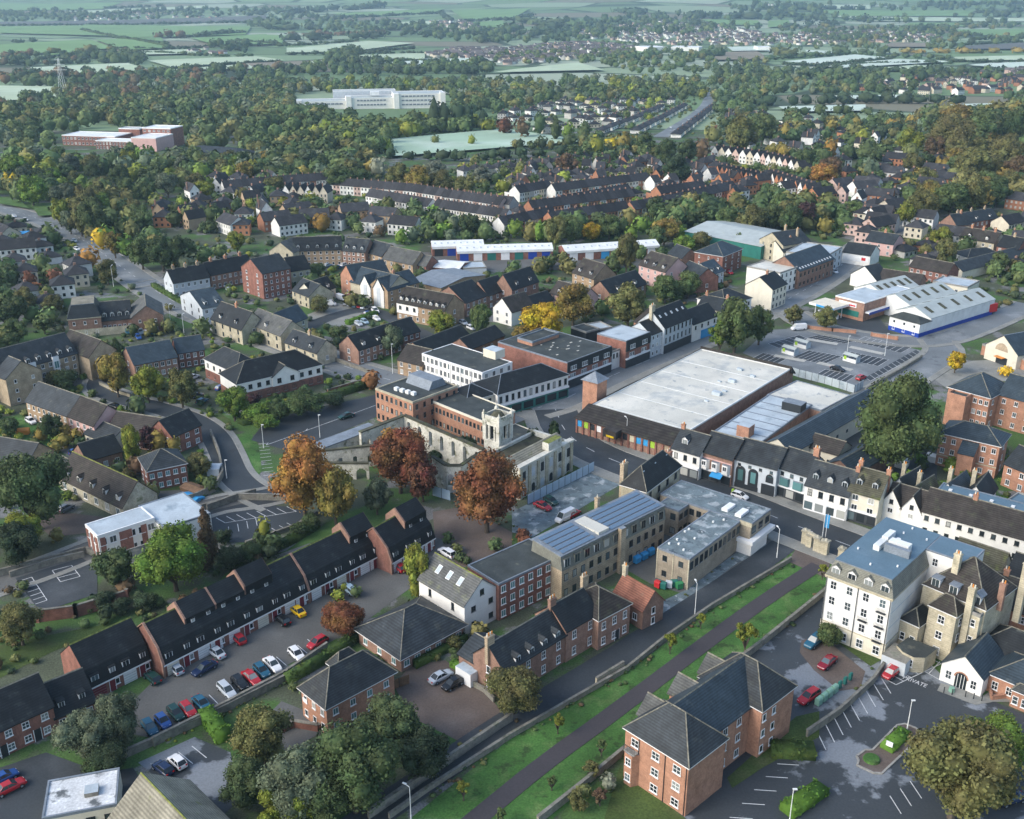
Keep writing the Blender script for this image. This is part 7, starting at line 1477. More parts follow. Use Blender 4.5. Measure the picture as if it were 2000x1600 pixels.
# ================================================================== TREES (crown centre in the picture, width in picture pixels)
for a in (
 # foreground
 (1876, 1502, 218, 'round', 'ol', .88), (1945, 1450, 130, 'round', 'b', .9), (1620, 1238, 52, 'round', 'mg', .9),
 (512, 1435, 130, 'round', 'ol', 1.0), (585, 1530, 150, 'round', 'gg', .95), (480, 1530, 110, 'round', 'g', .9), (690, 1500, 190, 'round', 'g', .9), (760, 1415, 130, 'round', 'g', .85), (830, 1465, 110, 'round', 'dg', .9), (640, 1560, 120, 'round', 'g', .9), (560, 1580, 120, 'open', 'yg', .9),
 (1003, 1348, 118, 'round', 'ol', .75), (160, 1432, 110, 'weep', 'gg', .85), (228, 1400, 90, 'tall', 'gg', 1.2), (205, 1475, 90, 'bush', 'dg', .7), (190, 1490, 60, 'bush', 'g', .7),
 (36, 1215, 90, 'round', 'ol', .95), (335, 1085, 140, 'round', 'b', .9), (222, 1108, 82, 'round', 'g', 1.0), (402, 1045, 66, 'cone', 'br', 1.7), (60, 950, 150, 'round', 'g', 1.0), (38, 1035, 90, 'round', 'yg', .8), (35, 1060, 100, 'round', 'dg', .8), (110, 1045, 26, 'bush', 'ol', 1.0),
 (668, 1205, 88, 'round', 'ro', .75), (815, 1115, 62, 'tall', 'yg', 1.7), (450, 1085, 60, 'bush', 'dg', .9), (490, 1075, 50, 'bush', 'g', .8),
 (590, 928, 134, 'round', 'o', 1.1), (652, 960, 86, 'round', 'go', 1.35), (780, 895, 120, 'round', 'ro', 1.0), (768, 875, 84, 'round', 'o', .85), (825, 935, 72, 'round', 'r', 1.1), (735, 965, 60, 'round', 'gg', 1.2), (950, 950, 145, 'round', 'ro', 1.1),
 (515, 1035, 26, 'tall', 'yg', 2.2), (256, 868, 42, 'tall', 'yg', 1.8), (290, 855, 40, 'round', 'pu', 1.3), (310, 862, 30, 'tall', 'go', 1.4), (340, 868, 26, 'tall', 'go', 1.3), (388, 905, 50, 'round', 'ol', .9), (410, 945, 30, 'bush', 'g', .9),
 (100, 832, 48, 'round', 'g', 1.0), (16, 833, 42, 'round', 'g', .9), (106, 872, 28, 'round', 'go', .8), (455, 785, 62, 'round', 'b', 1.05), (268, 790, 36, 'round', 'g', .9), (285, 745, 70, 'round', 'yg', 1.0), (352, 752, 64, 'round', 'ol', 1.2), (225, 730, 56, 'tall', 'go', 1.4), (205, 715, 36, 'tall', 'go', 1.3),
 (500, 800, 58, 'bush', 'b', .7), (540, 800, 50, 'bush', 'g', .8), (575, 790, 56, 'bush', 'mg', .8), (610, 785, 60, 'bush', 'g', .7), (650, 775, 50, 'bush', 'dg', .6), (520, 820, 56, 'bush', 'b', .6), (490, 780, 40, 'bush', 'pu', .8), (725, 742, 34, 'round', 'ro', 1.0), (590, 770, 50, 'bush', 'g', .7),
 (1755, 818, 160, 'round', 'mg', 1.15), (1800, 830, 90, 'round', 'g', .9), (1868, 705, 40, 'round', 'y', 1.0), (1798, 895, 24, 'bush', 'b', .8), (1865, 912, 22, 'bush', 'b', .8), (1965, 725, 26, 'bush', 'y', .6),
 # middle
 (12, 352, 16, 'tall', 'y', 2.2), (28, 358, 16, 'tall', 'y', 2.2), (60, 368, 60, 'round', 'b', 1), (100, 345, 44, 'round', 'b', 1), (25, 328, 60, 'round', 'b', .9), (122, 382, 50, 'round', 'gg', 1), (196, 398, 50, 'round', 'b', 1), (165, 392, 60, 'round', 'ol', 1.1), (60, 350, 30, 'round', 'ol', 1),
 (1057, 630, 84, 'round', 'y', 1.0), (1120, 590, 76, 'round', 'go', 1.0), (1228, 590, 82, 'round', 'ol', 1.0), (1300, 560, 60, 'round', 'mg', .9), (1345, 552, 50, 'round', 'mg', 1.0), (1225, 490, 48, 'round', 'ol', 1.5), (1438, 632, 84, 'round', 'mg', 1.15), (1485, 632, 56, 'round', 'mg', 1.25), (1408, 652, 56, 'open', 'b', 1.1), (1552, 612, 40, 'round', 'ol', .9), (1616, 618, 48, 'round', 'ol', .9), (1022, 652, 46, 'round', 'go', .8),
 (940, 622, 44, 'round', 'mg', 1.5), (862, 632, 60, 'round', 'yg', .9), (765, 660, 50, 'round', 'gg', 1.1), (660, 645, 40, 'bush', 'mg', .8), (620, 590, 50, 'bush', 'ol', .7), (615, 525, 50, 'bush', 'mg', .6), (228, 690, 46, 'cone', 'g', 1.3), (105, 735, 40, 'bush', 'ol', .9), (72, 755, 26, 'bush', 'o', 1.0), (130, 738, 60, 'bush', 'g', .7),
 (175, 505, 36, 'round', 'o', 1.1), (208, 528, 42, 'round', 'ol', 1.1), (195, 465, 30, 'round', 'y', 1.2), (222, 475, 40, 'round', 'go', 1.2), (245, 480, 34, 'round', 'b', 1.2), (275, 490, 60, 'round', 'mg', 1.0), (315, 492, 62, 'round', 'g', 1.0), (355, 490, 62, 'round', 'g', .95), (155, 425, 46, 'round', 'ol', 1.3), (180, 420, 60, 'round', 'mg', 1.2), (115, 410, 40, 'round', 'yg', 1.3), (135, 430, 40, 'round', 'gg', 1.1), (96, 455, 36, 'round', 'mg', 1.0), (462, 470, 42, 'round', 'yg', .9), (365, 512, 34, 'bush', 'gg', .9), (400, 497, 34, 'bush', 'mg', .8), (430, 490, 30, 'bush', 'mg', .8),
 (628, 433, 36, 'round', 'o', .9), (30, 600, 50, 'round', 'g', 1.0), (20, 535, 40, 'round', 'g', 1.0), (70, 570, 30, 'round', 'ro', 1.0), (30, 645, 50, 'round', 'mg', .9), (60, 690, 60, 'bush', 'ol', .7), (20, 690, 40, 'bush', 'yg', .7), (90, 575, 30, 'round', 'ol', 1.0), (55, 545, 26, 'round', 'r', 1.2), (100, 465, 30, 'round', 'g', .9),
 (1157, 450, 42, 'round', 'y', .8), (1115, 445, 50, 'round', 'mg', 1.1), (1085, 450, 44, 'round', 'ol', 1.4), (1055, 452, 24, 'tall', 'b', 1.5), (1190, 440, 44, 'round', 'mg', 1.0), (1298, 448, 56, 'round', 'go', .9), (1285, 460, 40, 'round', 'mg', 1.0), (1335, 475, 46, 'round', 'b', .8), (1370, 470, 44, 'round', 'ol', .8), (1418, 470, 26, 'round', 'yg', .9), (1444, 470, 22, 'tall', 'g', 1.3), (1575, 418, 40, 'round', 'pu', 1.3), (1612, 440, 30, 'round', 'go', 1.0), (1545, 425, 50, 'round', 'g', 1.1), (1510, 420, 50, 'round', 'mg', 1.0), (1650, 435, 36, 'round', 'mg', .9), (1470, 425, 60, 'round', 'ol', .9), (1420, 425, 50, 'round', 'mg', .9), (1375, 420, 40, 'round', 'g', .9),
 (1838, 462, 44, 'round', 'yg', 1.0), (1850, 490, 50, 'round', 'ol', 1.0), (1770, 415, 40, 'round', 'yg', 1.1), (1800, 400, 60, 'round', 'ol', 1.0), (1860, 385, 70, 'round', 'mg', .9), (1900, 375, 70, 'round', 'ol', 1.0), (1950, 370, 60, 'round', 'g', .9), (1820, 380, 60, 'round', 'go', .9), (1780, 275, 56, 'round', 'yg', .95), (1620, 330, 50, 'round', 'br', 1.0), (1610, 340, 56, 'round', 'o', .8), (1570, 312, 44, 'round', 'g', 1.0), (1622, 290, 26, 'tall', 'o', 1.5), (1685, 268, 26, 'tall', 'yg', 1.4), (1830, 285, 50, 'round', 'br', .9), (1865, 260, 90, 'round', 'ol', .9), (1920, 250, 80, 'round', 'mg', .9), (1980, 250, 60, 'tall', 'g', 1.2), (1900, 320, 70, 'round', 'ol', .9), (1960, 300, 70, 'round', 'ol', .9), (1990, 330, 60, 'round', 'br', .9), (1870, 230, 70, 'round', 'go', .8), (1700, 330, 36, 'round', 'gg', 1.0), (1705, 310, 40, 'round', 'g', 1.0),
 (850, 272, 16, 'open', 'ol', 1.1), (922, 273, 16, 'round', 'yg', 1.2), (1062, 280, 15, 'round', 'br', 1.1), (765, 290, 9, 'tall', 'g', 2.4),
 (1165, 285, 30, 'round', 'yg', 1.3), (1195, 283, 26, 'round', 'y', 1.0), (1220, 278, 34, 'round', 'go', 1.0), (1260, 280, 40, 'round', 'mg', 1.0), (1300, 300, 50, 'round', 'g', 1.2), (1340, 295, 44, 'round', 'g', 1.2), (1370, 290, 30, 'round', 'br', 1.3), (1120, 300, 40, 'round', 'g', .9), (1105, 320, 50, 'round', 'br', .9), (1320, 330, 60, 'round', 'dg', .9), (1055, 240, 24, 'tall', 'g', 1.8), (1085, 252, 24, 'cone', 'g', 1.6), (1110, 255, 24, 'round', 'b', 1.5), (1140, 258, 26, 'tall', 'g', 1.5), (1020, 248, 30, 'round', 'br', 1.2), (985, 245, 30, 'round', 'r', 1.0), (1395, 260, 34, 'round', 'ol', 1.0), (1450, 262, 70, 'round', 'ol', 1.0), (1490, 250, 50, 'round', 'mg', 1.1), (1395, 250, 14, 'round', 'r', .8),
 (660, 345, 60, 'round', 'mg', .8), (700, 345, 50, 'round', 'mg', .8), (780, 345, 60, 'round', 'ol', .9), (820, 350, 60, 'round', 'go', .9), (860, 355, 50, 'round', 'ol', .9), (910, 360, 50, 'round', 'ol', .8), (740, 325, 30, 'round', 's', 1.2), (850, 330, 50, 'round', 's', .7), (940, 340, 40, 'round', 's', .8)):
    T(*a)
# ---- woods and gardens: scattered over ground areas
wood([(960, 470), (1080, 455), (1320, 445), (1330, 470), (1090, 475)], 22, 3.0, 5.0, 'mg g b ol', asp=1.0)
wood([(760, 440), (830, 430), (960, 455), (950, 475), (780, 478)], 24, 3, 5.0, 'mg g b gg', asp=1.0)
wood([(-20, 560), (120, 600), (90, 660), (40, 700), (-20, 690)], 16, 2.5, 4.5, 'g mg ol g')
wood([(-20, 470), (80, 500), (120, 560), (60, 600), (-20, 600)], 10, 2.5, 4, 'g mg ol r')
wood([(300, 400), (560, 385), (640, 410), (600, 450), (330, 460)], 40, 2.6, 4.6, 'mg g ol g yg')
wood([(600, 420), (800, 410), (850, 440), (780, 470), (640, 450)], 26, 2.5, 4.2, 'mg g ol br')
wood([(1260, 415), (1560, 405), (1690, 430), (1560, 455), (1380, 445), (1300, 450)], 60, 3.4, 5.4, 'g mg ol dg g')
wood([(1400, 330), (1760, 340), (1760, 400), (1500, 400)], 40, 3, 5, 'g mg ol g')
wood([(1760, 340), (2010, 330), (2010, 405), (1850, 420), (1780, 435)], 46, 5, 7.5, 'ol mg go g ol')
wood([(0, 370), (110, 390), (250, 400), (290, 470), (330, 500), (220, 500), (150, 440), (60, 410)], 40, 3.6, 6, 'mg yg ol b g mg')
wood([(0, 330), (360, 320), (540, 345), (460, 390), (240, 400), (0, 380)], 90, 4.5, 7, 'g mg mg ol yg b g gg')
wood([(330, 320), (600, 300), (740, 335), (700, 362), (560, 380), (430, 385), (360, 350)], 80, 4.5, 7, 'g mg g ol gg g go')
wood([(0, 225), (120, 215), (560, 168), (600, 215), (760, 285), (740, 330), (560, 320), (0, 330)], 520, 4.8, 7.6, 'g mg g ol mg g mg gg ol', gap=.62)
wood([(100, 176), (560, 162), (560, 172), (120, 218), (0, 228), (0, 212)], 150, 4.8, 7.4, 'g mg g ol mg br gg', gap=.62)
wood([(560, 250), (880, 246), (960, 250), (960, 262), (760, 282), (760, 300), (640, 300)], 110, 4.8, 7.2, 'g mg g mg yg mg', gap=.62)
wood([(500, 165), (900, 165), (1200, 160), (1360, 158), (1380, 195), (1180, 205), (960, 205), (890, 185), (560, 186)], 330, 4.8, 7.6, 'g mg g mg ol yg gg', gap=.62)
wood([(885, 188), (1060, 190), (1300, 184), (1380, 182), (1380, 192), (1100, 200), (960, 225), (890, 240)], 110, 4.6, 7, 'g mg g mg ol', gap=.62)
wood([(1380, 160), (1700, 156), (1880, 190), (2010, 195), (2010, 225), (1700, 240), (1400, 225)], 160, 4.5, 7, 'g mg g mg ol gg', gap=.65)
wood([(1400, 235), (1780, 245), (1780, 330), (1600, 340), (1420, 290)], 95, 4, 6.5, 'g mg dg ol g go', gap=.65)
wood([(1780, 225), (2010, 225), (2010, 340), (1850, 335)], 80, 6, 9, 'ol mg ol g go', gap=.65)
wood([(1150, 200), (1300, 200), (1250, 270), (1150, 262)], 24, 3, 5, 'g mg yg')
wood([(980, 290), (1150, 285), (1290, 285), (1280, 330), (1100, 335), (900, 335)], 60, 3, 5, 'g mg ol ol g dg')
wood([(900, 340), (1250, 330), (1300, 360), (1000, 385), (900, 370)], 40, 2.6, 4.4, 'mg g ol yg')
wood([(830, 425), (1240, 400), (1260, 425), (1040, 455), (860, 450)], 20, 2, 3.5, 'mg b g')
wood([(200, 660), (400, 640), (640, 660), (640, 700), (420, 660)], 8, 2, 3.4, 'mg g ol')
wood([(560, 560), (900, 520), (960, 560), (700, 620)], 14, 2, 3.2, 'mg ol g')
wood([(960, 520), (1320, 500), (1420, 560), (1240, 640), (1060, 620)], 18, 2.4, 4, 'mg ol g')
wood([(1700, 480), (2000, 470), (2000, 560), (1880, 530), (1760, 505)], 20, 2.5, 4.5, 'mg ol g')
wood([(-20, 700), (60, 740), (200, 760), (60, 770), (-20, 760)], 6, 1.5, 2.6, 'mg g')
wood([(150, 890), (260, 900), (330, 940), (300, 980), (240, 950)], 6, 1.6, 3, 'ol g br')
wood([(60, 860), (160, 850), (220, 880), (150, 895)], 5, 1.5, 2.4, 'go g mg', 'bush')
wood([(430, 1060), (560, 1060), (640, 1010), (560, 1090), (440, 1125)], 8, 1.6, 2.6, 'dg g', 'bush')
wood([(180, 1180), (260, 1150), (310, 1180), (200, 1230)], 5, 1.5, 2.6, 'br dg g', 'bush')
wood([(960, 1080), (1010, 1050), (1040, 1060), (1000, 1080)], 3, 1.2, 1.8, 'g r', 'bush')
wood([(860, 1040), (900, 1100), (920, 1110), (890, 1070)], 4, .9, 1.4, 'ol g', 'bush')
wood([(870, 1225), (930, 1210), (950, 1240), (880, 1270)], 4, 1.2, 2.2, 'g ol', 'bush')
wood([(1150, 1520), (1230, 1500), (1230, 1560), (1120, 1600)], 5, 1.2, 2.2, 'br ol s', 'open')
wood([(600, 1120), (650, 1180), (720, 1160), (640, 1140)], 3, .9, 1.3, 'yg g', 'bush')
wood([(1690, 950), (1830, 900), (1960, 950), (1820, 960)], 5, 1.2, 2, 'g b', 'bush')
# small young trees on the grass strip
for k, (x, y, wd, c) in enumerate(((1090, 1407, 30, 'yg'), (1310, 1250, 30, 'yg'), (1458, 1235, 46, 'yg'), (1370, 1208, 22, 'yg'), (905, 1538, 30, 'yg'), (1175, 1455, 24, 'mg'), (1078, 1525, 22, 'mg'), (978, 1590, 26, 'mg'), (1608, 1112, 22, 'yg'))): T(x, y, wd, 'open', c, 1.0, .5, ['yellowing sapling on the grass nearest the brick drive', 'yellowing sapling beside the lane wall midway along the grass', 'largest yellow sapling on the grass by the car park wall', 'small yellowing sapling below the tan flat roofed office', 'yellowing sapling on the grass near the bottom edge', 'thin green sapling on the grass beside the apartment block', 'thin green sapling between path and apartment block', 'thin sapling on the grass at the bottom edge', 'yellowing shrub beside the stone gate piers'][k])
# ---- hedges and tree belts of the far fields
for pts, w_, h, c in (
 ([(0, 118), (120, 116), (235, 112)], 16, 9, 'dg'), ([(0, 128), (130, 126), (260, 122)], 14, 7, 'dg'), ([(230, 98), (330, 98), (420, 92), (520, 90)], 12, 6, 'dg'), ([(260, 104), (400, 110), (500, 112)], 12, 6, 'g'), ([(90, 108), (170, 106), (235, 102)], 26, 16, 'ol'), ([(160, 60), (200, 70), (260, 80), (330, 94)], 14, 7, 'g'), ([(240, 78), (330, 88)], 12, 6, 'g'), ([(310, 76), (340, 74), (360, 75)], 26, 20, 'br'),
 ([(370, 74), (420, 70), (480, 66)], 22, 12, 'dg'), ([(0, 52), (200, 50), (500, 44)], 16, 8, 'dg'), ([(30, 85), (80, 83)], 20, 10, 'dg'), ([(460, 82), (560, 91)], 14, 9, 'dg'), ([(560, 108), (700, 106), (830, 108)], 12, 7, 'dg'), ([(540, 92), (700, 82)], 12, 7, 'g'), ([(330, 136), (545, 122)], 12, 6, 'dg'), ([(640, 122), (830, 121)], 12, 7, 'g'), ([(550, 82), (640, 78), (760, 76)], 34, 16, 'dg'), ([(560, 72), (660, 70), (750, 68)], 30, 12, 'br'), ([(820, 72), (870, 68)], 34, 14, 'dg'),
 ([(690, 104), (810, 96)], 12, 6, 'dg'), ([(1530, 126), (1590, 131), (1660, 125), (1740, 118)], 12, 6, 'dg'), ([(1600, 134), (1700, 127), (1860, 126)], 12, 6, 'dg'), ([(1660, 142), (1860, 140), (2000, 143)], 16, 8, 'dg'), ([(1500, 118), (1660, 108), (1760, 114), (1860, 118)], 14, 9, 'g'), ([(1840, 122), (2000, 123)], 12, 6, 'dg'), ([(1750, 104), (1860, 104), (2000, 104)], 26, 8, 'go'), ([(1640, 104), (1740, 106)], 26, 12, 'g'), ([(1500, 112), (1580, 114)], 40, 14, 'ol'), ([(1230, 118), (1420, 112)], 30, 14, 'g'),
 ([(1860, 90), (1960, 84), (2000, 84)], 12, 6, 'dg'), ([(1540, 52), (1640, 50)], 40, 16, 'dg'), ([(1660, 40), (1760, 42)], 30, 12, 'dg'), ([(1500, 20), (1600, 18), (1700, 22)], 50, 18, 'dg'), ([(1800, 12), (1900, 10), (2000, 8)], 50, 16, 'dg'), ([(1900, 26), (2000, 24)], 30, 10, 'dg'), ([(640, 38), (860, 27), (880, 42)], 20, 10, 'dg'), ([(900, 44), (1000, 41), (1040, 32)], 24, 12, 'dg'), ([(1350, 36), (1500, 38)], 60, 22, 'dg'), ([(1200, 22), (1260, 30)], 60, 20, 'dg'), ([(1000, 45), (1140, 52)], 60, 20, 'g'), ([(500, 30), (620, 24), (760, 14)], 60, 20, 'dg'), ([(500, 50), (560, 60), (640, 56)], 60, 20, 'g'), ([(760, 60), (840, 56)], 40, 18, 'g'), ([(0, 30), (150, 34), (300, 22)], 40, 14, 'g'), ([(200, 18), (330, 12)], 30, 10, 'dg'), ([(900, 66), (1000, 62), (1100, 60)], 50, 18, 'g'), ([(920, 84), (1000, 78)], 40, 14, 'g'), ([(1500, 30), (1580, 36)], 50, 16, 'dg'), ([(1730, 62), (1850, 58)], 40, 14, 'g'), ([(1880, 50), (1990, 52)], 40, 14, 'g'), ([(1890, 78), (1990, 80)], 30, 12, 'dg'),
 ([(1400, 206), (1560, 208), (1700, 202), (1880, 204)], 14, 10, 'dg'), ([(1540, 226), (1700, 224)], 12, 9, 'g'), ([(760, 310), (900, 316), (1130, 302)], 8, 6, 'dg'), ([(830, 258), (960, 254)], 10, 20, 'dg'), ([(1640, 200), (1780, 199), (1880, 200)], 14, 10, 'dg')):
    hedge_far(pts, w_, h, c)
def far_wood(poly, n, rlo, rhi, cols):
    q = [P(*p) for p in poly]; x0, x1 = min(p.x for p in q), max(p.x for p in q); y0, y1 = min(p.y for p in q), max(p.y for p in q); k = 0; tr = 0; cols = cols.split()
    while k < n and tr < n * 40:
        tr += 1; x, y = rnd.uniform(x0, x1), rnd.uniform(y0, y1)
        if not in_poly(x, y, q) or any(in_poly(x, y, z) for z in NOFIELD): continue
        k += 1; r = rnd.uniform(rlo, rhi); far_tree(x, y, r, r * rnd.uniform(.7, 1.0), PAL[rnd.choice(cols)], 24)
far_wood([(830, 112), (1300, 100), (1500, 118), (1500, 145), (1200, 145), (1180, 126), (960, 126)], 200, 5, 8, 'g mg ol mg'); far_wood([(960, 100), (1250, 80), (1700, 62), (1840, 84), (1450, 105), (1200, 118)], 300, 4, 7, 'g mg gg mg')
far_wood([(600, 30), (1000, 60), (1100, 40), (1400, 30), (1480, 60), (1000, 90), (760, 70), (600, 64)], 420, 7, 14, 'g mg dg'); far_wood([(0, 22), (560, 18), (640, 40), (0, 44)], 200, 7, 13, 'g mg dg'); far_wood([(1500, 55), (2000, 52), (2000, 96), (1860, 100), (1700, 100)], 220, 6, 11, 'g mg ol dg')
far_wood([(1400, 10), (2000, 5), (2000, 50), (1500, 45)], 160, 9, 16, 'g dg mg'); far_wood([(560, 130), (700, 124), (960, 124), (960, 148), (560, 150)], 120, 7, 10, 'g mg dg'); far_wood([(1400, 140), (1560, 138), (2000, 146), (2000, 160), (1400, 165)], 150, 6, 9, 'g mg dg'); far_wood([(0, 112), (120, 108), (250, 108), (300, 116), (130, 132), (0, 138)], 60, 6, 10, 'g dg br'); far_wood([(180, 112), (290, 112), (270, 134), (225, 130)], 40, 7, 11, 'g mg dg'); far_wood([(420, 84), (500, 84), (480, 104), (400, 98)], 30, 7, 11, 'g dg'); far_wood([(630, 108), (700, 100), (720, 126), (640, 128)], 40, 7, 11, 'g mg'); far_wood([(0, 140), (60, 150), (300, 145), (560, 138), (560, 165), (120, 175), (0, 168)], 150, 7, 10, 'g dg br mg')
# ---- shrubs and small garden trees all over the town, too many to count
def gardens(poly, n, rlo, rhi, cols):
    q = [P(*p) for p in poly]; x0, x1 = min(p.x for p in q), max(p.x for p in q); y0, y1 = min(p.y for p in q), max(p.y for p in q); k = 0; tr = 0; cols = cols.split()
    while k < n and tr < n * 12:
        tr += 1; x, y = rnd.uniform(x0, x1), rnd.uniform(y0, y1); r = rnd.uniform(rlo, rhi)
        if not in_poly(x, y, q) or blocked(x, y, r * 1.8) or any(in_poly(x, y, z) for z in PAVED if abs(z[0].x - x) < 80 and abs(z[0].y - y) < 80): continue
        k += 1; c = np.array(PAL[rnd.choice(cols)]); far_tree(x, y, r, r * rnd.uniform(.5, .9), c, 40 if y < 320 else 20)
gardens([(-20, 700), (420, 640), (760, 660), (730, 745), (420, 850), (420, 960), (-20, 1000)], 330, .5, 1.5, 'g mg ol g b dg yg')
gardens([(-20, 420), (300, 400), (1000, 460), (1000, 560), (800, 640), (640, 690), (240, 660), (-20, 700)], 480, .7, 2.0, 'g mg ol g gg dg yg')
gardens([(960, 500), (1440, 470), (1420, 600), (1240, 660), (1000, 640)], 200, .6, 1.8, 'g mg ol g dg br')
gardens([(560, 330), (1700, 330), (1700, 470), (1000, 470), (400, 400)], 900, .9, 2.6, 'g mg ol g gg dg yg')
gardens([(1640, 400), (2010, 400), (2010, 620), (1700, 540)], 180, .7, 2.0, 'g mg ol g dg')
gardens([(960, 190), (1420, 190), (1420, 270), (960, 280)], 420, 1.2, 2.8, 'g mg ol g gg dg')
gardens([(1400, 230), (2000, 240), (1800, 400), (1400, 330)], 300, 1.5, 3.5, 'g mg ol g gg dg')
gardens([(-20, 1130), (300, 1160), (420, 1120), (560, 1080), (300, 1230), (-20, 1340)], 60, .5, 1.3, 'g mg ol dg br')
gardens([(560, 1330), (700, 1240), (960, 1090), (1000, 1110), (900, 1300), (640, 1440)], 50, .4, 1.1, 'g mg ol dg')
gardens([(1480, 860), (1980, 880), (1980, 980), (1720, 960)], 50, .5, 1.2, 'g mg ol b')
def fringe(pts, n, rlo, rhi, cols, off=.6):
    q = [P(*p) for p in pts]; cols = cols.split()
    for a, b in zip(q[:-1], q[1:]):
        L = (b - a).length; d = (b - a).normalized()
        for i in range(int(L * n)):
            p = a + d * rnd.uniform(0, L) + Vector((-d.y, d.x, 0)) * rnd.gauss(0, off); r = rnd.uniform(rlo, rhi); far_tree(p.x, p.y, r, r * .5, PAL[rnd.choice(cols)], 14)
fringe([(1545, 1100), (1390, 1194), (1225, 1316), (1000, 1447), (830, 1560)], .8, .2, .55, 'g mg ol br dg')
fringe([(1612, 1155), (1470, 1270), (1330, 1378), (1235, 1460), (1080, 1585)], .8, .2, .6, 'g mg ol br dg')
fringe([(995, 1400), (860, 1492), (760, 1560)], .6, .3, .8, 'g ol br dg')
fringe([(300, 1462), (440, 1393), (560, 1330), (640, 1275)], .7, .2, .5, 'g mg ol br'); fringe([(222, 1490), (390, 1418), (580, 1324)], .7, .2, .5, 'g mg yg br')
fringe([(1575, 1436), (1640, 1391), (1742, 1280)], .5, .2, .4, 'g ol br'); fringe([(480, 1062), (580, 1027)], .8, .2, .5, 'g mg ol'); fringe([(330, 992), (400, 972), (432, 930)], .7, .3, .7, 'g mg ol')
fringe([(1440, 1085), (1350, 1150), (1300, 1195)], .5, .15, .35, 'g ol br'); fringe([(1020, 948), (1120, 908)], 1.2, .2, .5, 'g mg', 1.5); fringe([(850, 960), (1000, 1035), (1010, 1060)], .5, .2, .5, 'g ol br', 1.2)
for q_, n_ in (([(-500, 180), (-15, 180), (-15, 400), (-600, 420)], 260), ([(2015, 190), (2400, 190), (2500, 420), (2015, 420)], 140), ([(-700, 420), (-15, 440), (-15, 800), (-700, 800)], 120), ([(2015, 430), (2500, 430), (2500, 700), (2015, 700)], 60)): wood(q_, n_, 4, 7, 'g mg ol g gg', gap=.7)
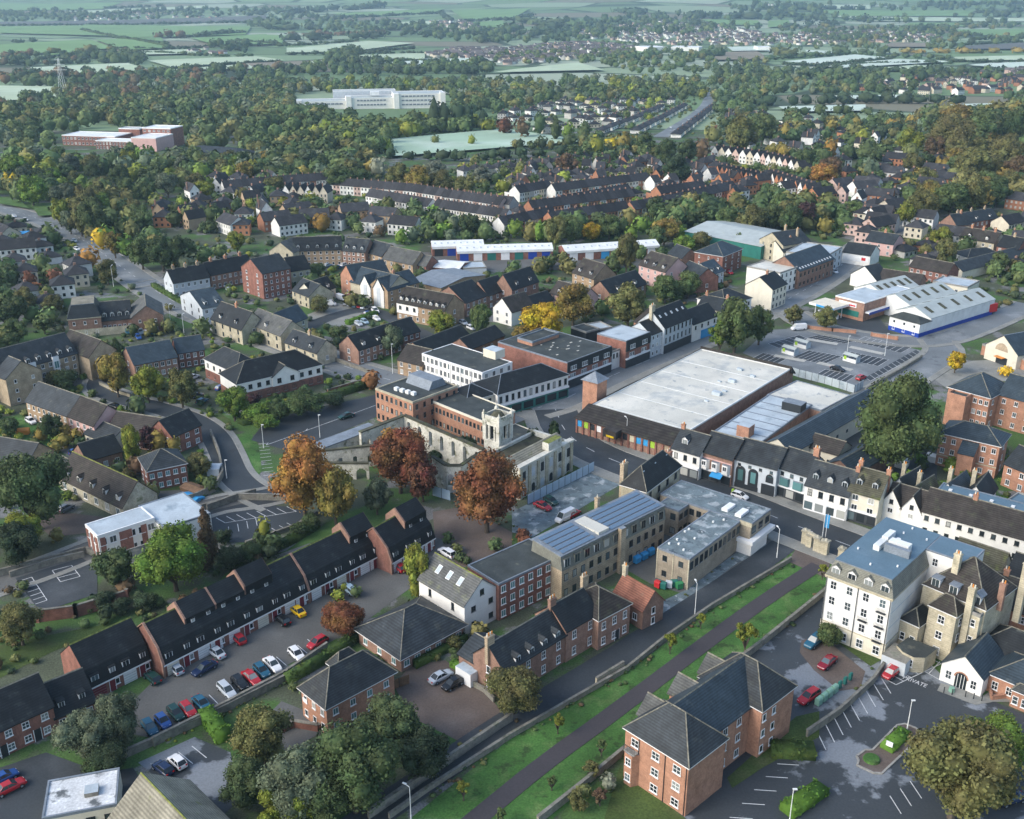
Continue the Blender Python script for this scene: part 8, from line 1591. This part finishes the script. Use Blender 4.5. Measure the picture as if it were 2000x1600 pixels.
# ================================================================== CARS
def cars(lst):
    for k, c, lab, x, y, fx, fy in lst: car(k, CC[c], lab, x, y, fx, fy)
cars([
 ('saloon', 'silver', 'silver saloon car on the brown drive by the clipped hedge', 861, 1321, 890, 1306), ('hatch', 'black', 'black car beside the silver saloon on the brown drive', 884, 1335, 858, 1350),
 ('hatch', 'silver', 'silver hatchback in front of the cream garage door', 342, 1305, 325, 1290), ('saloon', 'navy', 'navy car parked along the court below the green planting', 399, 1305, 378, 1317), ('saloon', 'silver', 'silver saloon car on the garage forecourt left of the red one', 421, 1273, 400, 1258), ('hatch', 'green', 'dark green hatchback beside the brick party wall', 298, 1323, 280, 1306), ('hatch', 'red', 'red hatchback in front of the garage doors', 465, 1246, 448, 1230), ('hatch', 'black', 'dark hatchback left of the yellow car', 552, 1210, 535, 1195), ('saloon', 'yellow', 'bright yellow car on the garage forecourt', 580, 1192, 562, 1178), ('estate', 'black', 'black estate car on the forecourt behind the rust red tree', 655, 1160, 640, 1146), ('estate', 'pale', 'pale silver estate car by the green shrub bed', 681, 1150, 664, 1136), ('mini', 'red', 'red car half hidden by the yellow green tree', 780, 1108, 770, 1100), ('estate', 'white', 'white estate car at the top of the garage court', 873, 1079, 855, 1068),
 ('hatch', 'teal', 'dark blue grey car at the lower end of the wall parking row', 292, 1420, 304, 1436), ('mini', 'blue', 'small bright blue car in the wall parking row', 318, 1408, 330, 1422), ('hatch', 'green', 'dark green car between the bright blue and red ones', 343, 1392, 356, 1406), ('hatch', 'red', 'red hatchback in the wall parking row by the orange post', 367, 1385, 380, 1399), ('saloon', 'teal', 'blue saloon car right of the red one in the wall row', 394, 1373, 408, 1387), ('estate', 'silver', 'silver car alone beside an empty bay in the wall row', 443, 1348, 457, 1362), ('hatch', 'black', 'black car in the middle of the wall parking row', 468, 1333, 481, 1346), ('saloon', 'red', 'red saloon car in the upper half of the wall row', 491, 1323, 505, 1336), ('hatch', 'teal', 'blue green car next to the two white ones in the wall row', 511, 1309, 524, 1322), ('saloon', 'white', 'white saloon car left of the empty bay in the wall row', 532, 1297, 545, 1310), ('hatch', 'white', 'white hatchback between two empty bays near the hedge', 579, 1277, 592, 1290), ('hatch', 'red', 'red car at the top end of the wall row by the yellow post', 620, 1254, 606, 1262),
 ('hatch', 'navy', 'dark blue car in the bay by the stone wall at bottom left', 318, 1500, 300, 1486), ('mini', 'white', 'small white car beside the dark blue one at bottom left', 346, 1487, 331, 1473), ('hatch', 'blue', 'blue car at the bottom left edge', 8, 1518, 28, 1508), ('saloon', 'red', 'red car below the blue one at the left edge', 18, 1537, 38, 1527),
 ('suv', 'teal', 'blue off roader on the paved drive by the white hotel', 1590, 1253, 1578, 1262), ('saloon', 'maroon', 'maroon saloon car on the curved brick drive', 1616, 1293, 1604, 1303), ('estate', 'red', 'red car behind the brick apartment block', 1580, 1360, 1568, 1368), ('mini', 'red', 'red car nose in by the grey bin store', 1750, 1302, 1758, 1296), ('mini', 'red', 'orange red car in the hatched bay beside the bin store', 1740, 1314, 1732, 1320), ('saloon', 'navy', 'navy car under the big tree at the right edge', 1974, 1560, 1945, 1568),
 ('saloon', 'red', 'red car on the rough yard by the pale hoarding', 1060, 988, 1074, 994), ('hatch', 'green', 'dark green car beside the red one near the hoarding', 1076, 978, 1090, 986), ('hatch', 'red', 'red car behind the solar panel building', 1120, 1003, 1132, 996), ('van', 'white', 'white van behind the solar panel building', 1104, 1010, 1092, 1016), ('saloon', 'green', 'dark green car alone in the empty grey car park', 676, 812, 655, 818),
 ('saloon', 'black', 'black car in the shop car park between trolley shelters', 1636, 720, 1650, 724), ('van', 'white', 'white van by the brick wall of the shop car park', 1560, 641, 1545, 642), ('hatch', 'red', 'red car at the corner of the shop car park', 1682, 737, 1694, 732), ('van', 'white', 'white van outside the blue and white warehouse', 1878, 619, 1890, 624), ('hatch', 'grey', 'grey car parked below the stone hall', 128, 992, 140, 986), ('saloon', 'silver', 'silver car under the big dark tree', 80, 1003, 96, 996), ('hatch', 'black', 'black car on the estate road by the round bush', 222, 793, 206, 788), ('hatch', 'blue', 'blue car behind the black roofed garden house', 150, 882, 165, 878), ('hatch', 'white', 'white car in the shade below the stone office lawn', 60, 822, 70, 828),
 ('hatch', 'silver', 'silver car beside the white topped flats', 378, 736, 388, 732), ('hatch', 'blue', 'blue car under the white topped flats', 432, 757, 444, 752), ('hatch', 'teal', 'blue green car beside the bright green tree', 395, 783, 405, 778), ('hatch', 'black', 'dark car at the end of the flats driveway', 385, 772, 396, 770),
 ('van', 'white', 'white van by the paved square', 643, 594, 652, 594), ('van', 'white', 'second white van with a flat roof by the square', 667, 583, 676, 586), ('suv', 'white', 'white car at the corner of the bright paved square', 733, 607, 740, 612), ('mini', 'blue', 'blue car at the right corner of the paved square', 719, 612, 727, 610)])
for i, (x, y, c) in enumerate(((677, 592, 'grey'), (685, 594, 'silver'), (694, 596, 'pale'), (704, 597, 'red'), (711, 599, 'silver'), (719, 601, 'black'))): car('hatch', CC[c], f'{["grey", "silver", "pale blue", "red", "second silver", "black"][i]} car in the row below the twin white gables', x, y, x - 8, y + 5)
for i, (x, y, c) in enumerate(((618, 502, 'teal'), (655, 504, 'silver'), (672, 502, 'pale'), (686, 503, 'silver'), (697, 501, 'white'), (702, 508, 'silver'), (618, 517, 'white'), (640, 518, 'pale'), (672, 517, 'silver'), (660, 522, 'blue'))): car('hatch', CC[c], f'{ORD[i]} car from the left in the crescent car park', x, y, x + 9, y - 3, 'cars in the crescent car park', True)
for i, (x, y, c) in enumerate(((250, 648, 'teal'), (262, 650, 'silver'), (274, 648, 'pale'), (286, 651, 'white'), (297, 648, 'teal'), (270, 658, 'blue'))): car('hatch', CC[c], f'{ORD[i]} car from the left by the brick offices', x, y, x + 6, y + 8, 'cars by the brick offices', True)
for i, (x, y, c) in enumerate(((440, 558, 'white'), (448, 566, 'silver'), (478, 551, 'silver'), (487, 564, 'white'), (700, 632, 'silver'), (712, 628, 'pale'), (735, 622, 'white'), (905, 630, 'silver'), (920, 640, 'white'), (150, 486, 'white'), (145, 470, 'silver'), (147, 500, 'pale'), (1425, 532, 'red'), (50, 429, 'white'), (28, 422, 'silver'), (560, 478, 'white'), (1630, 530, 'white'), (1120, 496, 'red'), (1130, 489, 'blue'), (1180, 496, 'red'), (1335, 243, 'white'), (1345, 234, 'silver'), (1318, 256, 'white'), (1310, 250, 'silver'))): car('hatch', CC[c], f'{dict(white="white", silver="silver", pale="pale", red="red", blue="blue")[c]} car far off, {["behind the grey lodge", "in front of the slate terrace", "beside the brick fronted terrace", "by the four storey flats", "below the square hedge", "right of the square hedge", "near the orange gabled house", "by the white gabled house", "below the timbered gables", "on the main road by the blue roof", "on the main road above the orange tree", "on the main road lay-by", "by the three storey red block", "at the left end of the main road", "near the left end of the main road", "above the crescent", "on the street by the brown brick building", "behind the workshop units", "next to the red one by the units", "in front of the units", "halfway along the straight avenue", "beyond the middle of the avenue", "at the near end of the avenue", "on the left verge of the avenue"][i]}', x, y, x + 8, y + 4, 'cars far off in the streets', True)
# lorry trailer
p1, p2 = P(1902, 622), P(1946, 614); root = tag(empty('lorry_trailer', (p1.x, p1.y, .1), math.atan2(p2.y - p1.y, p2.x - p1.x)), 'red box lorry trailer parked beside the blue warehouse', 'lorry'); L = (p2 - p1).length
m_ = MB(); m_.box(0, 0, 1.0, L, 2.5, 3.9, 'red_paint', bottom=True); m_.build('box', root); m_ = MB(); m_.box(.3, .3, .6, L - .3, 2.2, .99, 'dark_paint'); m_.build('chassis', root)
for x in (1.0, 2.2, L - 1.5):
    for y in (.35, 2.15): link('wheel', car_parts('van')[5], root, (x, y, .42), 0, (1.3, 1.3, 1.3))
# ================================================================== WALLS, HEDGES, FENCES
wall_line('stone wall between the grass strip and the hotel car park', [(1625, 1150), (1480, 1268), (1335, 1375), (1240, 1455), (1140, 1538), (1050, 1610)], 1.3, .4, 'grey_stone')
wall_line('weathered stone wall on the left side of the lane', [(1000, 1408), (930, 1455), (862, 1502), (800, 1545), (720, 1600)], 1.5, .4, 'grey_stone')
wall_line('low dark stone wall between the lane and the grass strip', [(1545, 1096), (1390, 1188), (1300, 1250), (1226, 1310), (1000, 1440), (830, 1550), (760, 1600)], .9, .35, 'grey_stone')
b_ = wall_line('pale new section of wall on the edge of the grass strip', [(1218, 1303), (1164, 1336)], 1.15, .36, 'cream_stone', 'low_wall')
wall_line('stone wall behind the wall parking row', [(300, 1458), (440, 1388), (560, 1325), (640, 1270)], 1.6, .35, 'grey_stone')
wall_line('long stone wall below the parking row hedge', [(222, 1490), (390, 1415), (470, 1375), (580, 1320)], 1.3, .4, 'grey_stone')
wall_line('brick wall between apartment block and hotel drive', [(1575, 1440), (1640, 1395), (1705, 1335), (1742, 1282)], 1.3, .35, 'grey_stone')
wall_line('stone wall along the old church road', [(-20, 1130), (60, 1110), (170, 1080), (190, 1090)], 1.4, .4, 'grey_stone')
wall_line('stone wall above the left car park', [(20, 1128), (110, 1100), (165, 1088)], 1.2, .4, 'grey_stone')
wall_line('stone wall of the walled car park behind the orange trees', [(405, 998), (465, 976), (560, 978), (575, 985)], 1.5, .45, 'grey_stone')
wall_line('stone edging between car park and lawn behind the terrace', [(480, 1065), (580, 1030), (620, 1005)], .8, .4, 'grey_stone')
wall_line('stone parapet of the car park below the estate road', [(500, 962), (440, 980), (370, 1000)], .9, .4, 'grey_stone')
wall_line('curved garden wall on the inside of the road bend', [(412, 850), (428, 890), (436, 930), (420, 960), (380, 978), (330, 992)], 1.6, .35, 'grey_stone')
wall_line('stone wall on the road bank below the cottages', [(640, 700), (700, 722), (735, 735)], 1.1, .35, 'grey_stone')
wall_line('low stone wall beside the estate road by the golden trees', [(195, 752), (230, 768), (255, 776)], 1.0, .35, 'cream_stone')
wall_line('brown brick wall of the car park by the white topped flats', [(640, 770), (690, 755), (735, 745)], 1.4, .3, 'red_brick')
wall_line('red brick wall along the shop car park edge', [(1578, 643), (1625, 648), (1670, 652)], 1.1, .3, 'orange_brick', cope='orange_brick', piers=4)
wall_line('short red brick wall at the car park entrance', [(1702, 657), (1752, 665)], 1.1, .3, 'orange_brick', cope='orange_brick', piers=4)
wall_line('low wall of the brown drive in front of the Victorian terrace', [(905, 1330), (945, 1352), (965, 1372)], .9, .3, 'grey_stone')
panel_fence('pale blue hoarding between rough yard and ruined hall', [(1030, 986), (1160, 920)], 2.4, 'pale_hoarding', 2.2)
panel_fence('blue hoarding behind the dark red tree', [(845, 968), (880, 978)], 2.4, 'pale_hoarding', 2.2)
panel_fence('grey panel hoarding along the lower edge of the shop car park', [(1545, 732), (1560, 737), (1610, 750), (1668, 768), (1685, 758)], 2.4, 'pale_flat_roof', 2.2)
wall_line('long grey wall by the yard right of the shop car park', [(1690, 765), (1760, 725), (1800, 700)], 1.0, .3, 'grey_stone')
panel_fence('brown timber fence beside the brick clinic', [(760, 1350), (800, 1335)], 1.8, 'timber', 1.8)
hedge('long clipped hedge between parking court and clinic', [(560, 1335), (640, 1290), (700, 1248)], 1.6, 1.8)
hedge('bright green clipped hedge block at the end of the parking wall', [(402, 1402), (438, 1450)], 2.4, 2.2, 'bright_hedge')
hedge('bright clipped hedge beside the brown drive', [(883, 1300), (925, 1322)], 1.4, 1.2, 'bright_hedge')
hedge('hedge below the surgery windows', [(810, 1305), (910, 1252)], 1.2, 1.5)
hedge('dark hedge beside the apartment block end', [(1505, 1470), (1590, 1475)], 3.0, 1.6)
hedge('clipped hedge in the bottom right car park', [(1535, 1592), (1605, 1545)], 2.6, 1.4, 'bright_hedge')
hedge('dark hedge along the lawn behind the terrace', [(440, 1110), (560, 1065), (620, 1030)], 2.0, 1.6)
hedge('hedge on the edge of the estate square', [(600, 600), (650, 588)], 2.4, 1.8)
hedge('hedge between the square and the row of cars', [(678, 635), (735, 615)], 2, 1.6, 'bright_hedge')
hedge('clipped hedge in front of the retirement flats', [(160, 742), (200, 725)], 1.6, 1.5)
hedge('long hedge on the bank above the main road', [(300, 560), (350, 590), (420, 620)], 2, 1.6)
hedge('ivy covered bank above the empty car park', [(470, 830), (600, 790), (720, 755)], 3, 1.5)
# traffic island with kerb, hedge and round bed
q = [(1673, 1478), (1690, 1466), (1704, 1466), (1752, 1418), (1768, 1415), (1790, 1424), (1797, 1438), (1790, 1448), (1722, 1512), (1706, 1511), (1674, 1496), (1677, 1486)]
sheet('traffic_island', q, 'brown_paving', 3.2); m_ = MB(); g_ = [P(*p) for p in q]
for a, c in zip(g_, g_[1:] + g_[:1]): m_.bar(a, c, .3, 0, .22, 'kerb')
o = m_.build('island_kerb'); o['kind'] = 'structure'
hedge('long green hedge planted on the traffic island', [(1730, 1467), (1768, 1432)], 2.2, .9, 'bright_hedge'); p = P(1702, 1485); m_ = MB(); m_.cyl(0, 0, 0, .35, 1.25, 1.1, 'grass', 20); o = m_.build('flower_bed', None, (p.x, p.y, .12)); tag(o, 'round grass bed at the end of the traffic island', 'flower bed')
p = P(1735, 1468); m_ = MB(); m_.box(-.5, -.08, .9, .5, .08, 1.7, 'white_paint', bottom=True); m_.box(-.05, -.05, 0, .05, .05, .9, 'white_metal'); o = m_.build('sign_board', None, (p.x, p.y, .1), -.7); tag(o, 'small white sign board on the traffic island hedge', 'sign')
# painted word on the asphalt
try:
    cu = bpy.data.curves.new('painted_word', 'FONT'); cu.body = 'PRIVATE'; cu.size = 1.5; cu.extrude = .001; a, c = P(1762, 1326), P(1808, 1344); to = bpy.data.objects.new('painted_word', cu); COL.objects.link(to)
    bpy.context.view_layer.update(); me = bpy.data.meshes.new_from_object(to.evaluated_get(bpy.context.evaluated_depsgraph_get())); bpy.data.objects.remove(to); me.materials.clear(); me.materials.append(MATS['line_paint']); d = c - a; o = link('painted_word', me, CPK, (a.x, a.y, .09), math.atan2(d.y, d.x), (d.length / 5.6, 1.0, 1)); o['kind'] = 'structure'
except Exception as e_: print('text', e_)
# ================================================================== LAMPS, GATE PIERS, STREET THINGS
for (x, y, h, lab, d) in ((1771, 1428, 5.5, 'lamp post with orange cover on the traffic island', None), (1541, 1612, 6, 'lamp post at the bottom edge of the right car park', None), (803, 1605, 6, 'lamp post with flat sign arm by the lane at the bottom', (770, 1590)), (206, 1475, 6, 'white lamp post among the shrubs at lower left', None), (1517, 1090, 6.5, 'lamp post on the lane corner by the tan offices', (1505, 1080)), (1357, 1200, 6.5, 'lamp post beside the lane below the tan offices', (1350, 1190)), (1223, 868, 7, 'tall lamp post before the supermarket front', (1210, 860)), (1359, 925, 8, 'lamp post in front of the white corner shop', (1340, 915)), (1606, 1050, 7, 'lamp post with a blue banner by the gate piers', None), (625, 855, 6, 'lamp post in the empty grey car park', None), (515, 875, 6, 'lamp post by the hatched crossing of the empty car park', None), (767, 730, 9, 'tall pole in front of the timber and brick house', None), (334, 635, 7, 'lamp post on the main road near the brick offices', (345, 630)), (360, 655, 7, 'lamp post on the main road below the stone lodge', (372, 650)), (222, 560, 8, 'tall lamp post at the road junction', (235, 555)), (443, 935, 4.5, 'lamp post on the curve of the estate road', None), (1653, 700, 7, 'white lamp post in the middle of the shop car park', None), (1728, 695, 7, 'white lamp post right of the trolley shelters', None)): lamp(x, y, h, lab, .8 if d else .15, d)
p = P(1612, 1050); m_ = MB(); m_.box(-.45, -.05, 2.2, .45, .05, 5.2, 'sky_paint', bottom=True); m_.box(-.05, -.08, 0, .05, .08, 5.4, 'white_metal'); tag(m_.build('banner', None, (p.x, p.y, .1), -.6), 'tall blue banner sign beside the gate piers', 'sign')
for i, (x, y) in enumerate(((1571, 1062), (1580, 1068), (1594, 1076), (1604, 1080), (1611, 1083), (1642, 1095))):
    p = P(x, y); m_ = MB(); m_.box(-.55, -.55, 0, .55, .55, 2.9 - .3 * (i % 2), 'cream_stone'); m_.box(-.7, -.7, 2.9 - .3 * (i % 2), .7, .7, 3.25 - .3 * (i % 2), 'weathered_stone', bottom=True); m_.cyl(0, 0, 3.25 - .3 * (i % 2), 3.7 - .3 * (i % 2), .45, .1, 'weathered_stone', 8); o = m_.build('gate_pier', None, (p.x, p.y, 0), -.7); tag(o, f'{ORD[i]} cream stone gate pier from the left at the end of the footpath', 'gate pier', 'stone gate piers by the footpath')
a, c = P(1571, 1062), P(1594, 1076); m_ = MB(); d = c - a; m_.box(0, -.35, 2.2, d.length, .35, 2.85, 'cream_stone', bottom=True); tag(m_.build('gate_arch', None, (a.x, a.y, .5), math.atan2(d.y, d.x)), 'stone lintel across the gate piers', 'arch')
# big recycling bins
for i in range(7):
    t = i / 6; p = P(1598 + 62 * t, 1378 - 48 * t); big = i < 4; m_ = MB(); s_ = .8 if big else .45; m_.box(-.68 * s_, -.5 * s_, .15, .68 * s_, .5 * s_, 1.25, 'bin_green' if big else 'teal_paint'); m_.extr([(-.55 * s_, 1.25), (-.3 * s_, 1.5), (.3 * s_, 1.5), (.55 * s_, 1.25)][::-1], -.7 * s_, .7 * s_, 'bin_green' if big else 'teal_paint'); tag(m_.build('waste_bin', None, (p.x, p.y, .12), R(42)), f'{"pale green wheeled" if big else "small dark teal"} bin, {ORD[i]} from the left in the row by the car park wall', 'bin', 'bins along the wall')
for i, (x, y, c) in enumerate(((1285, 1148, 'red_paint'), (1295, 1150, 'teal_paint'), (1306, 1148, 'grey_render'), (1316, 1146, 'teal_paint'), (1326, 1150, 'green_paint'))):
    p = P(x, y); m_ = MB(); m_.box(-.6, -.5, .1, .6, .5, 1.2, c); m_.extr([(-.55, 1.2), (-.3, 1.4), (.3, 1.4), (.55, 1.2)][::-1], -.62, .62, c); tag(m_.build('waste_bin', None, (p.x, p.y, .1), R(-45 + i * 17)), f'{["red", "teal", "grey", "second teal", "green"][i]} bin in the cluster at the end of the tan brick wing', 'bin', 'bins by the tan wing')
for i, (x, y) in enumerate(((1243, 1100), (1257, 1093), (1270, 1085))):
    p = P(x, y); m_ = MB(); m_.box(-.75, -.6, .2, .75, .6, 1.25, 'sky_paint'); m_.extr([(-.65, 1.25), (-.3, 1.6), (.3, 1.6), (.65, 1.25)][::-1], -.77, .77, 'sky_paint')
    for sx in (-.6, .6): m_.cyl(sx, 0, 0, .2, .12, .12, 'tyre', 6)
    tag(m_.build('waste_bin', None, (p.x, p.y, .1), R(43)), f'bright blue wheeled bin, {ORD[i]} from the left behind the solar panel building', 'bin', 'blue bins')
p = P(1356, 930); m_ = MB(); m_.cyl(0, 0, 0, 1.5, .28, .26, 'red_paint', 12); m_.cyl(0, 0, 1.5, 1.7, .34, .1, 'red_paint', 12); tag(m_.build('pillar_box', None, (p.x, p.y, .15)), 'red pillar box outside the white corner shop', 'post box')
p = P(1410, 968); car('hatch', CC['white'], 'white car parked at the kerb outside the arched window shop', 1445, 968, 1460, 973); m_ = MB(); m_.cyl(0, 0, 0, 1.1, .4, .3, 'lime_paint', 10); p = P(1431, 965); tag(m_.build('planter', None, (p.x, p.y, .15)), 'lime green planter by the white car on the high street', 'planter')
for i in range(5):
    p = P(1843 + i * 16 + (10 if i > 1 else 0), 1354 + i * 4); m_ = MB(); m_.cyl(0, 0, 0, 1.0, .09, .08, 'dark_paint', 8); m_.cyl(0, 0, 1.0, 1.1, .11, .05, 'dark_paint', 8); tag(m_.build('bollard', None, (p.x, p.y, .1)), f'{ORD[i]} black bollard from the left in front of the white gabled entrance', 'bollard', 'black bollards')
p = P(1858, 1351); m_ = MB(); m_.cyl(0, 0, 0, .7, .5, .42, 'bin_green', 12); tag(m_.build('planter', None, (p.x, p.y, .1)), 'pale green planter among the black bollards', 'planter')
# trolley shelters
for i, (x, y) in enumerate(((1538, 693), (1562, 680), (1658, 708))):
    p = P(x, y); root = tag(empty('trolley_shelter', (p.x, p.y, .1), R(-48)), ['pale trolley shelter with a yellow panel left in the shop car park', 'trolley shelter behind the left one', 'pale trolley shelter with a yellow panel nearer the road'][i], 'shelter', 'trolley shelters'); m_ = MB(); m_.extr([(0, 2.0), (1.2, 2.6), (2.4, 2.0), (1.2, 2.52)], -2.4, 2.4, 'metal_roof'); m_.build('roof', root)
    for sx in (-2.3, 2.3): m_ = MB(); m_.box(sx - .04, 0, 0, sx + .04, 2.4, 2.0, 'pale_flat_roof'); m_.build('panel', root)
    m_ = MB(); m_.box(-2.2, 0, 0, 2.2, .06, 1.2, 'white_metal'); m_.build('rail', root); m_ = MB(); m_.box(-1.9, -.06, .6, -1.0, -.01, 1.7, 'lime_paint'); m_.build('sign_panel', root)
# covered walkways: pale flat strips between the parking bays
for i, (a, c) in enumerate((((1575, 663), (1636, 673)), ((1512, 695), (1573, 706)), ((1660, 678), (1725, 692)), ((1597, 709), (1664, 724)))): road('walkway', [a, c], 2.4, 'pale_concrete', 4, sm=0)
# oddments
for (x, y, sx, sy, h, m, lab, rz) in ((45, 848, 1.6, .8, 1.2, 'orange_paint', 'orange play house on the left lawn', .2), (375, 975, 2.4, 1.6, .5, 'sky_paint', 'flat blue tarpaulin in the garden by the bend', -.6), (380, 960, 3.0, 1.6, .9, 'timber', 'brown timber shed roof in the garden by the bend', -.6), (420, 925, 1.4, 1.6, 1.8, 'grey_render', 'small grey shed inside the road bend', 0), (1735, 905, 4.5, 1.4, 1.8, 'white_metal', 'white garage roof beside the bright bushes', -.65), (1015, 598, 4, 2, 2.2, 'sky_paint', 'blue tarpaulin below the black timbered house', .6), (540, 640, 3, 2, .8, 'teal_paint', 'teal cover in the yard of the cream house', .4), (36, 470, 5, 3, 3.4, 'sky_paint', 'blue shed roof left of the main road', .4), (1835, 905, 3, 1, 1.6, 'white_render', 'white conservatory below the hotel annexe', -.65)):
    p = P(x, y); m_ = MB(); m_.box(-sx, -sy, 0, sx, sy, h, m); m_.extr([(-sy - .1, h), (0, h + .5), (sy + .1, h), (sy + .1, h - .1), (-sy - .1, h - .1)][::-1], -sx - .1, sx + .1, m); tag(m_.build('shed' if h > 1 else 'tarpaulin', None, (p.x, p.y, .08), rz), lab, 'shed' if h > 1 else 'tarpaulin')
# ================================================================== TREES become objects
MARKS = [((1340, 1560), 'the brick apartment block'), ((1680, 1240), 'the white mansard hotel'), ((1880, 1340), 'the white gabled entrance'), ((1870, 1230), 'the stone villa'), ((1190, 1130), 'the solar panel office'), ((1390, 1110), 'the tan flat roofed office'), ((890, 1220), 'the white gabled house'), ((800, 1290), 'the surgery'), ((690, 1400), 'the clinic'), ((1040, 1330), 'the Victorian terrace'), ((450, 1260), 'the garage terrace'), ((180, 1380), 'the low end of the garage terrace'), ((800, 1075), 'the top of the garage terrace'), ((270, 1075), 'the grey roofed office'), ((180, 980), 'the stone hall'), ((330, 940), 'the garden inside the bend'), ((90, 800), 'the pink terrace'), ((60, 740), 'the stone flats'), ((220, 640), 'the brick offices'), ((545, 750), 'the white topped flats'), ((600, 830), 'the empty car park'), ((880, 870), 'the ruined hall'), ((1080, 920), 'the ruin portico'), ((780, 820), 'the orange office'), ((900, 730), 'the white framed office'), ((1250, 780), 'the supermarket'), ((1640, 700), 'the shop car park'), ((1690, 610), 'the retail store'), ((1840, 600), 'the blue warehouse'), ((1900, 790), 'the orange brick hotel'), ((1900, 900), 'the hotel annexe'), ((1600, 960), 'the white inn'), ((300, 720), 'the black roofed terrace'), ((380, 560), 'the slate terraces'), ((280, 540), 'the road junction'), ((90, 440), 'the main road'), ((640, 500), 'the crescent'), ((740, 580), 'the twin white gables'), ((990, 500), 'the long workshop units'), ((1190, 495), 'the right hand workshop units'), ((1440, 470), 'the grey warehouse'), ((1140, 550), 'the brown roofed houses'), ((1240, 670), 'the black mansard shops'), ((1330, 640), 'the white Victorian shops'), ((1500, 560), 'the upper market street'), ((1900, 450), 'the far right villas'), ((800, 400), 'the long white terrace'), ((600, 375), 'the dark terrace by the woods'), ((1140, 410), 'the blue roofed brick terrace'), ((1500, 340), 'the row of white gables'), ((1530, 380), 'the orange gabled villas'), ((940, 285), 'the sports ground'), ((720, 195), 'the long white office'), ((220, 270), 'the red office'), ((400, 305), 'the dark roofed hall'), ((1330, 240), 'the straight avenue'), ((1140, 230), 'the bungalow estate'), ((1780, 275), 'the wooded right hillside'), ((1850, 170), 'the far right estate'), ((100, 190), 'the frosty meadow'), ((1600, 215), 'the pale far fields'), ((500, 430), 'the estate under the woods'), ((60, 560), 'the houses left of the main road'), ((1720, 370), 'the white hillside houses')]
MW = [(P(*p), n) for p, n in MARKS]
vis = [];
for t in TREES:
    x, y, r, rv, cl, kind, col, lab = t; dep = y * CP + (CAMH - terr(x, y)) * SP; pxw = 2 * r * FPX / dep; u = x / dep * FPX
    if abs(u) > 1000 + pxw: pxw = 0.
    vis.append((pxw, t))
vis.sort(key=lambda q: -(q[0] + (1000 if q[1][7] else 0)))
NT = 296
labels = {}
for pxw, t in vis[:NT]:
    if t[7]: continue
    x, y, r, rv, cl, kind, col, lab = t; p = Vector((x, y, 0)); m, nme = min(MW, key=lambda q: (q[0] - p).length * (1 if q[0].y < 330 else .85)); d = p - m; v = Vector((m.x, m.y, 0)).normalized(); fwd = d.dot(v); lat = d.dot(Vector((v.y, -v.x, 0)))
    rel = ('right of' if lat > 0 else 'left of') if abs(lat) > abs(fwd) * .8 else ('behind' if fwd > 0 else 'in front of')
    labels.setdefault(f'{CNAME[col]} {KNAME[kind]}|{rel} {nme}', []).append(t)
for k, ts in labels.items():
    a, b_ = k.split('|'); ts.sort(key=lambda t: t[0] / t[1])
    for i, t in enumerate(ts): t[7] = f'{a} tree {b_}' if len(ts) == 1 else f'{ORD[i]} from left, {a} tree {b_}'
SEEDS = {'round': 5, 'tall': 2, 'cone': 1, 'weep': 1, 'bush': 2, 'open': 2}
for i, (pxw, t) in enumerate(vis):
    x, y, r, rv, cl, kind, col, lab = t; c = PAL[col]; j = rnd.uniform(.85, 1.18)
    if i >= NT:
        far_tree(x, y, r, (cl + 2 * rv) * .5, (c[0] * j, c[1] * j, c[2] * j), 60 if pxw > 18 else 34); continue
    sd = rnd.randrange(SEEDS[kind]); n, sz = (12000, .032) if pxw > 95 else (4200, .052) if pxw > 45 else (1300, .085)
    if kind == 'open': n = int(n * .55)
    z = terr(x, y); low = kind == 'bush'
    root = tag(empty({'round': 'broadleaf_tree', 'tall': 'broadleaf_tree', 'cone': 'conifer_tree', 'weep': 'birch_tree', 'bush': 'shrub', 'open': 'young_tree'}[kind], (x, y, z)), lab, 'shrub' if low else 'tree', 'shrubs' if low else 'trees of the town')
    o = link('crown', crown_mesh(kind, 11 + sd, n, sz), root, (0, 0, cl * (.2 if low else 1) + rv), rnd.uniform(0, 6.28), (r, r, rv)); o.color = (c[0] * j, c[1] * j * rnd.uniform(.95, 1.05), c[2] * j, 1)
    if not low: tr = max(.12, r * .075); link('trunk', trunk_mesh(i % 3), root, (0, 0, 0), rnd.uniform(0, 6), (tr, tr, (cl + rv * .7) / 1.7))
vcol_object('woodland', FARV, FARF, FARC, 'far_leaf', 'woods, far hedgerows and garden trees too small to tell apart')
# ================================================================== HAZE
hz = bpy.data.materials.new('haze'); hz.use_nodes = True; n_ = hz.node_tree.nodes; n_.clear(); out = n_.new('ShaderNodeOutputMaterial'); pv = n_.new('ShaderNodeVolumePrincipled')
pv.inputs['Color'].default_value = (.58, .84, .98, 1); pv.inputs['Density'].default_value = HAZE; pv.inputs['Anisotropy'].default_value = .2; hz.node_tree.links.new(pv.outputs[0], out.inputs['Volume'])
mb = MB(); X = 15500
v = [(-X, -400, -40), (X, -400, -40), (X, 17500, -40), (-X, 17500, -40), (-X, -400, 320), (X, -400, 320), (X, 17500, 320), (-X, 17500, 320)]
me = bpy.data.meshes.new('haze'); me.from_pydata(v, [], [(0, 3, 2, 1), (4, 5, 6, 7), (0, 1, 5, 4), (1, 2, 6, 5), (2, 3, 7, 6), (3, 0, 4, 7)]); me.materials.append(hz); o = link('haze', me); o['kind'] = 'stuff'
tr = sum(len(o.data.polygons) for o in bpy.data.objects if o.type == 'MESH'); print('objects', len(bpy.data.objects), 'polys instanced', tr, 'unique', sum(len(m.polygons) for m in bpy.data.meshes), 'trees', len(vis), 'far houses', FHN[0])
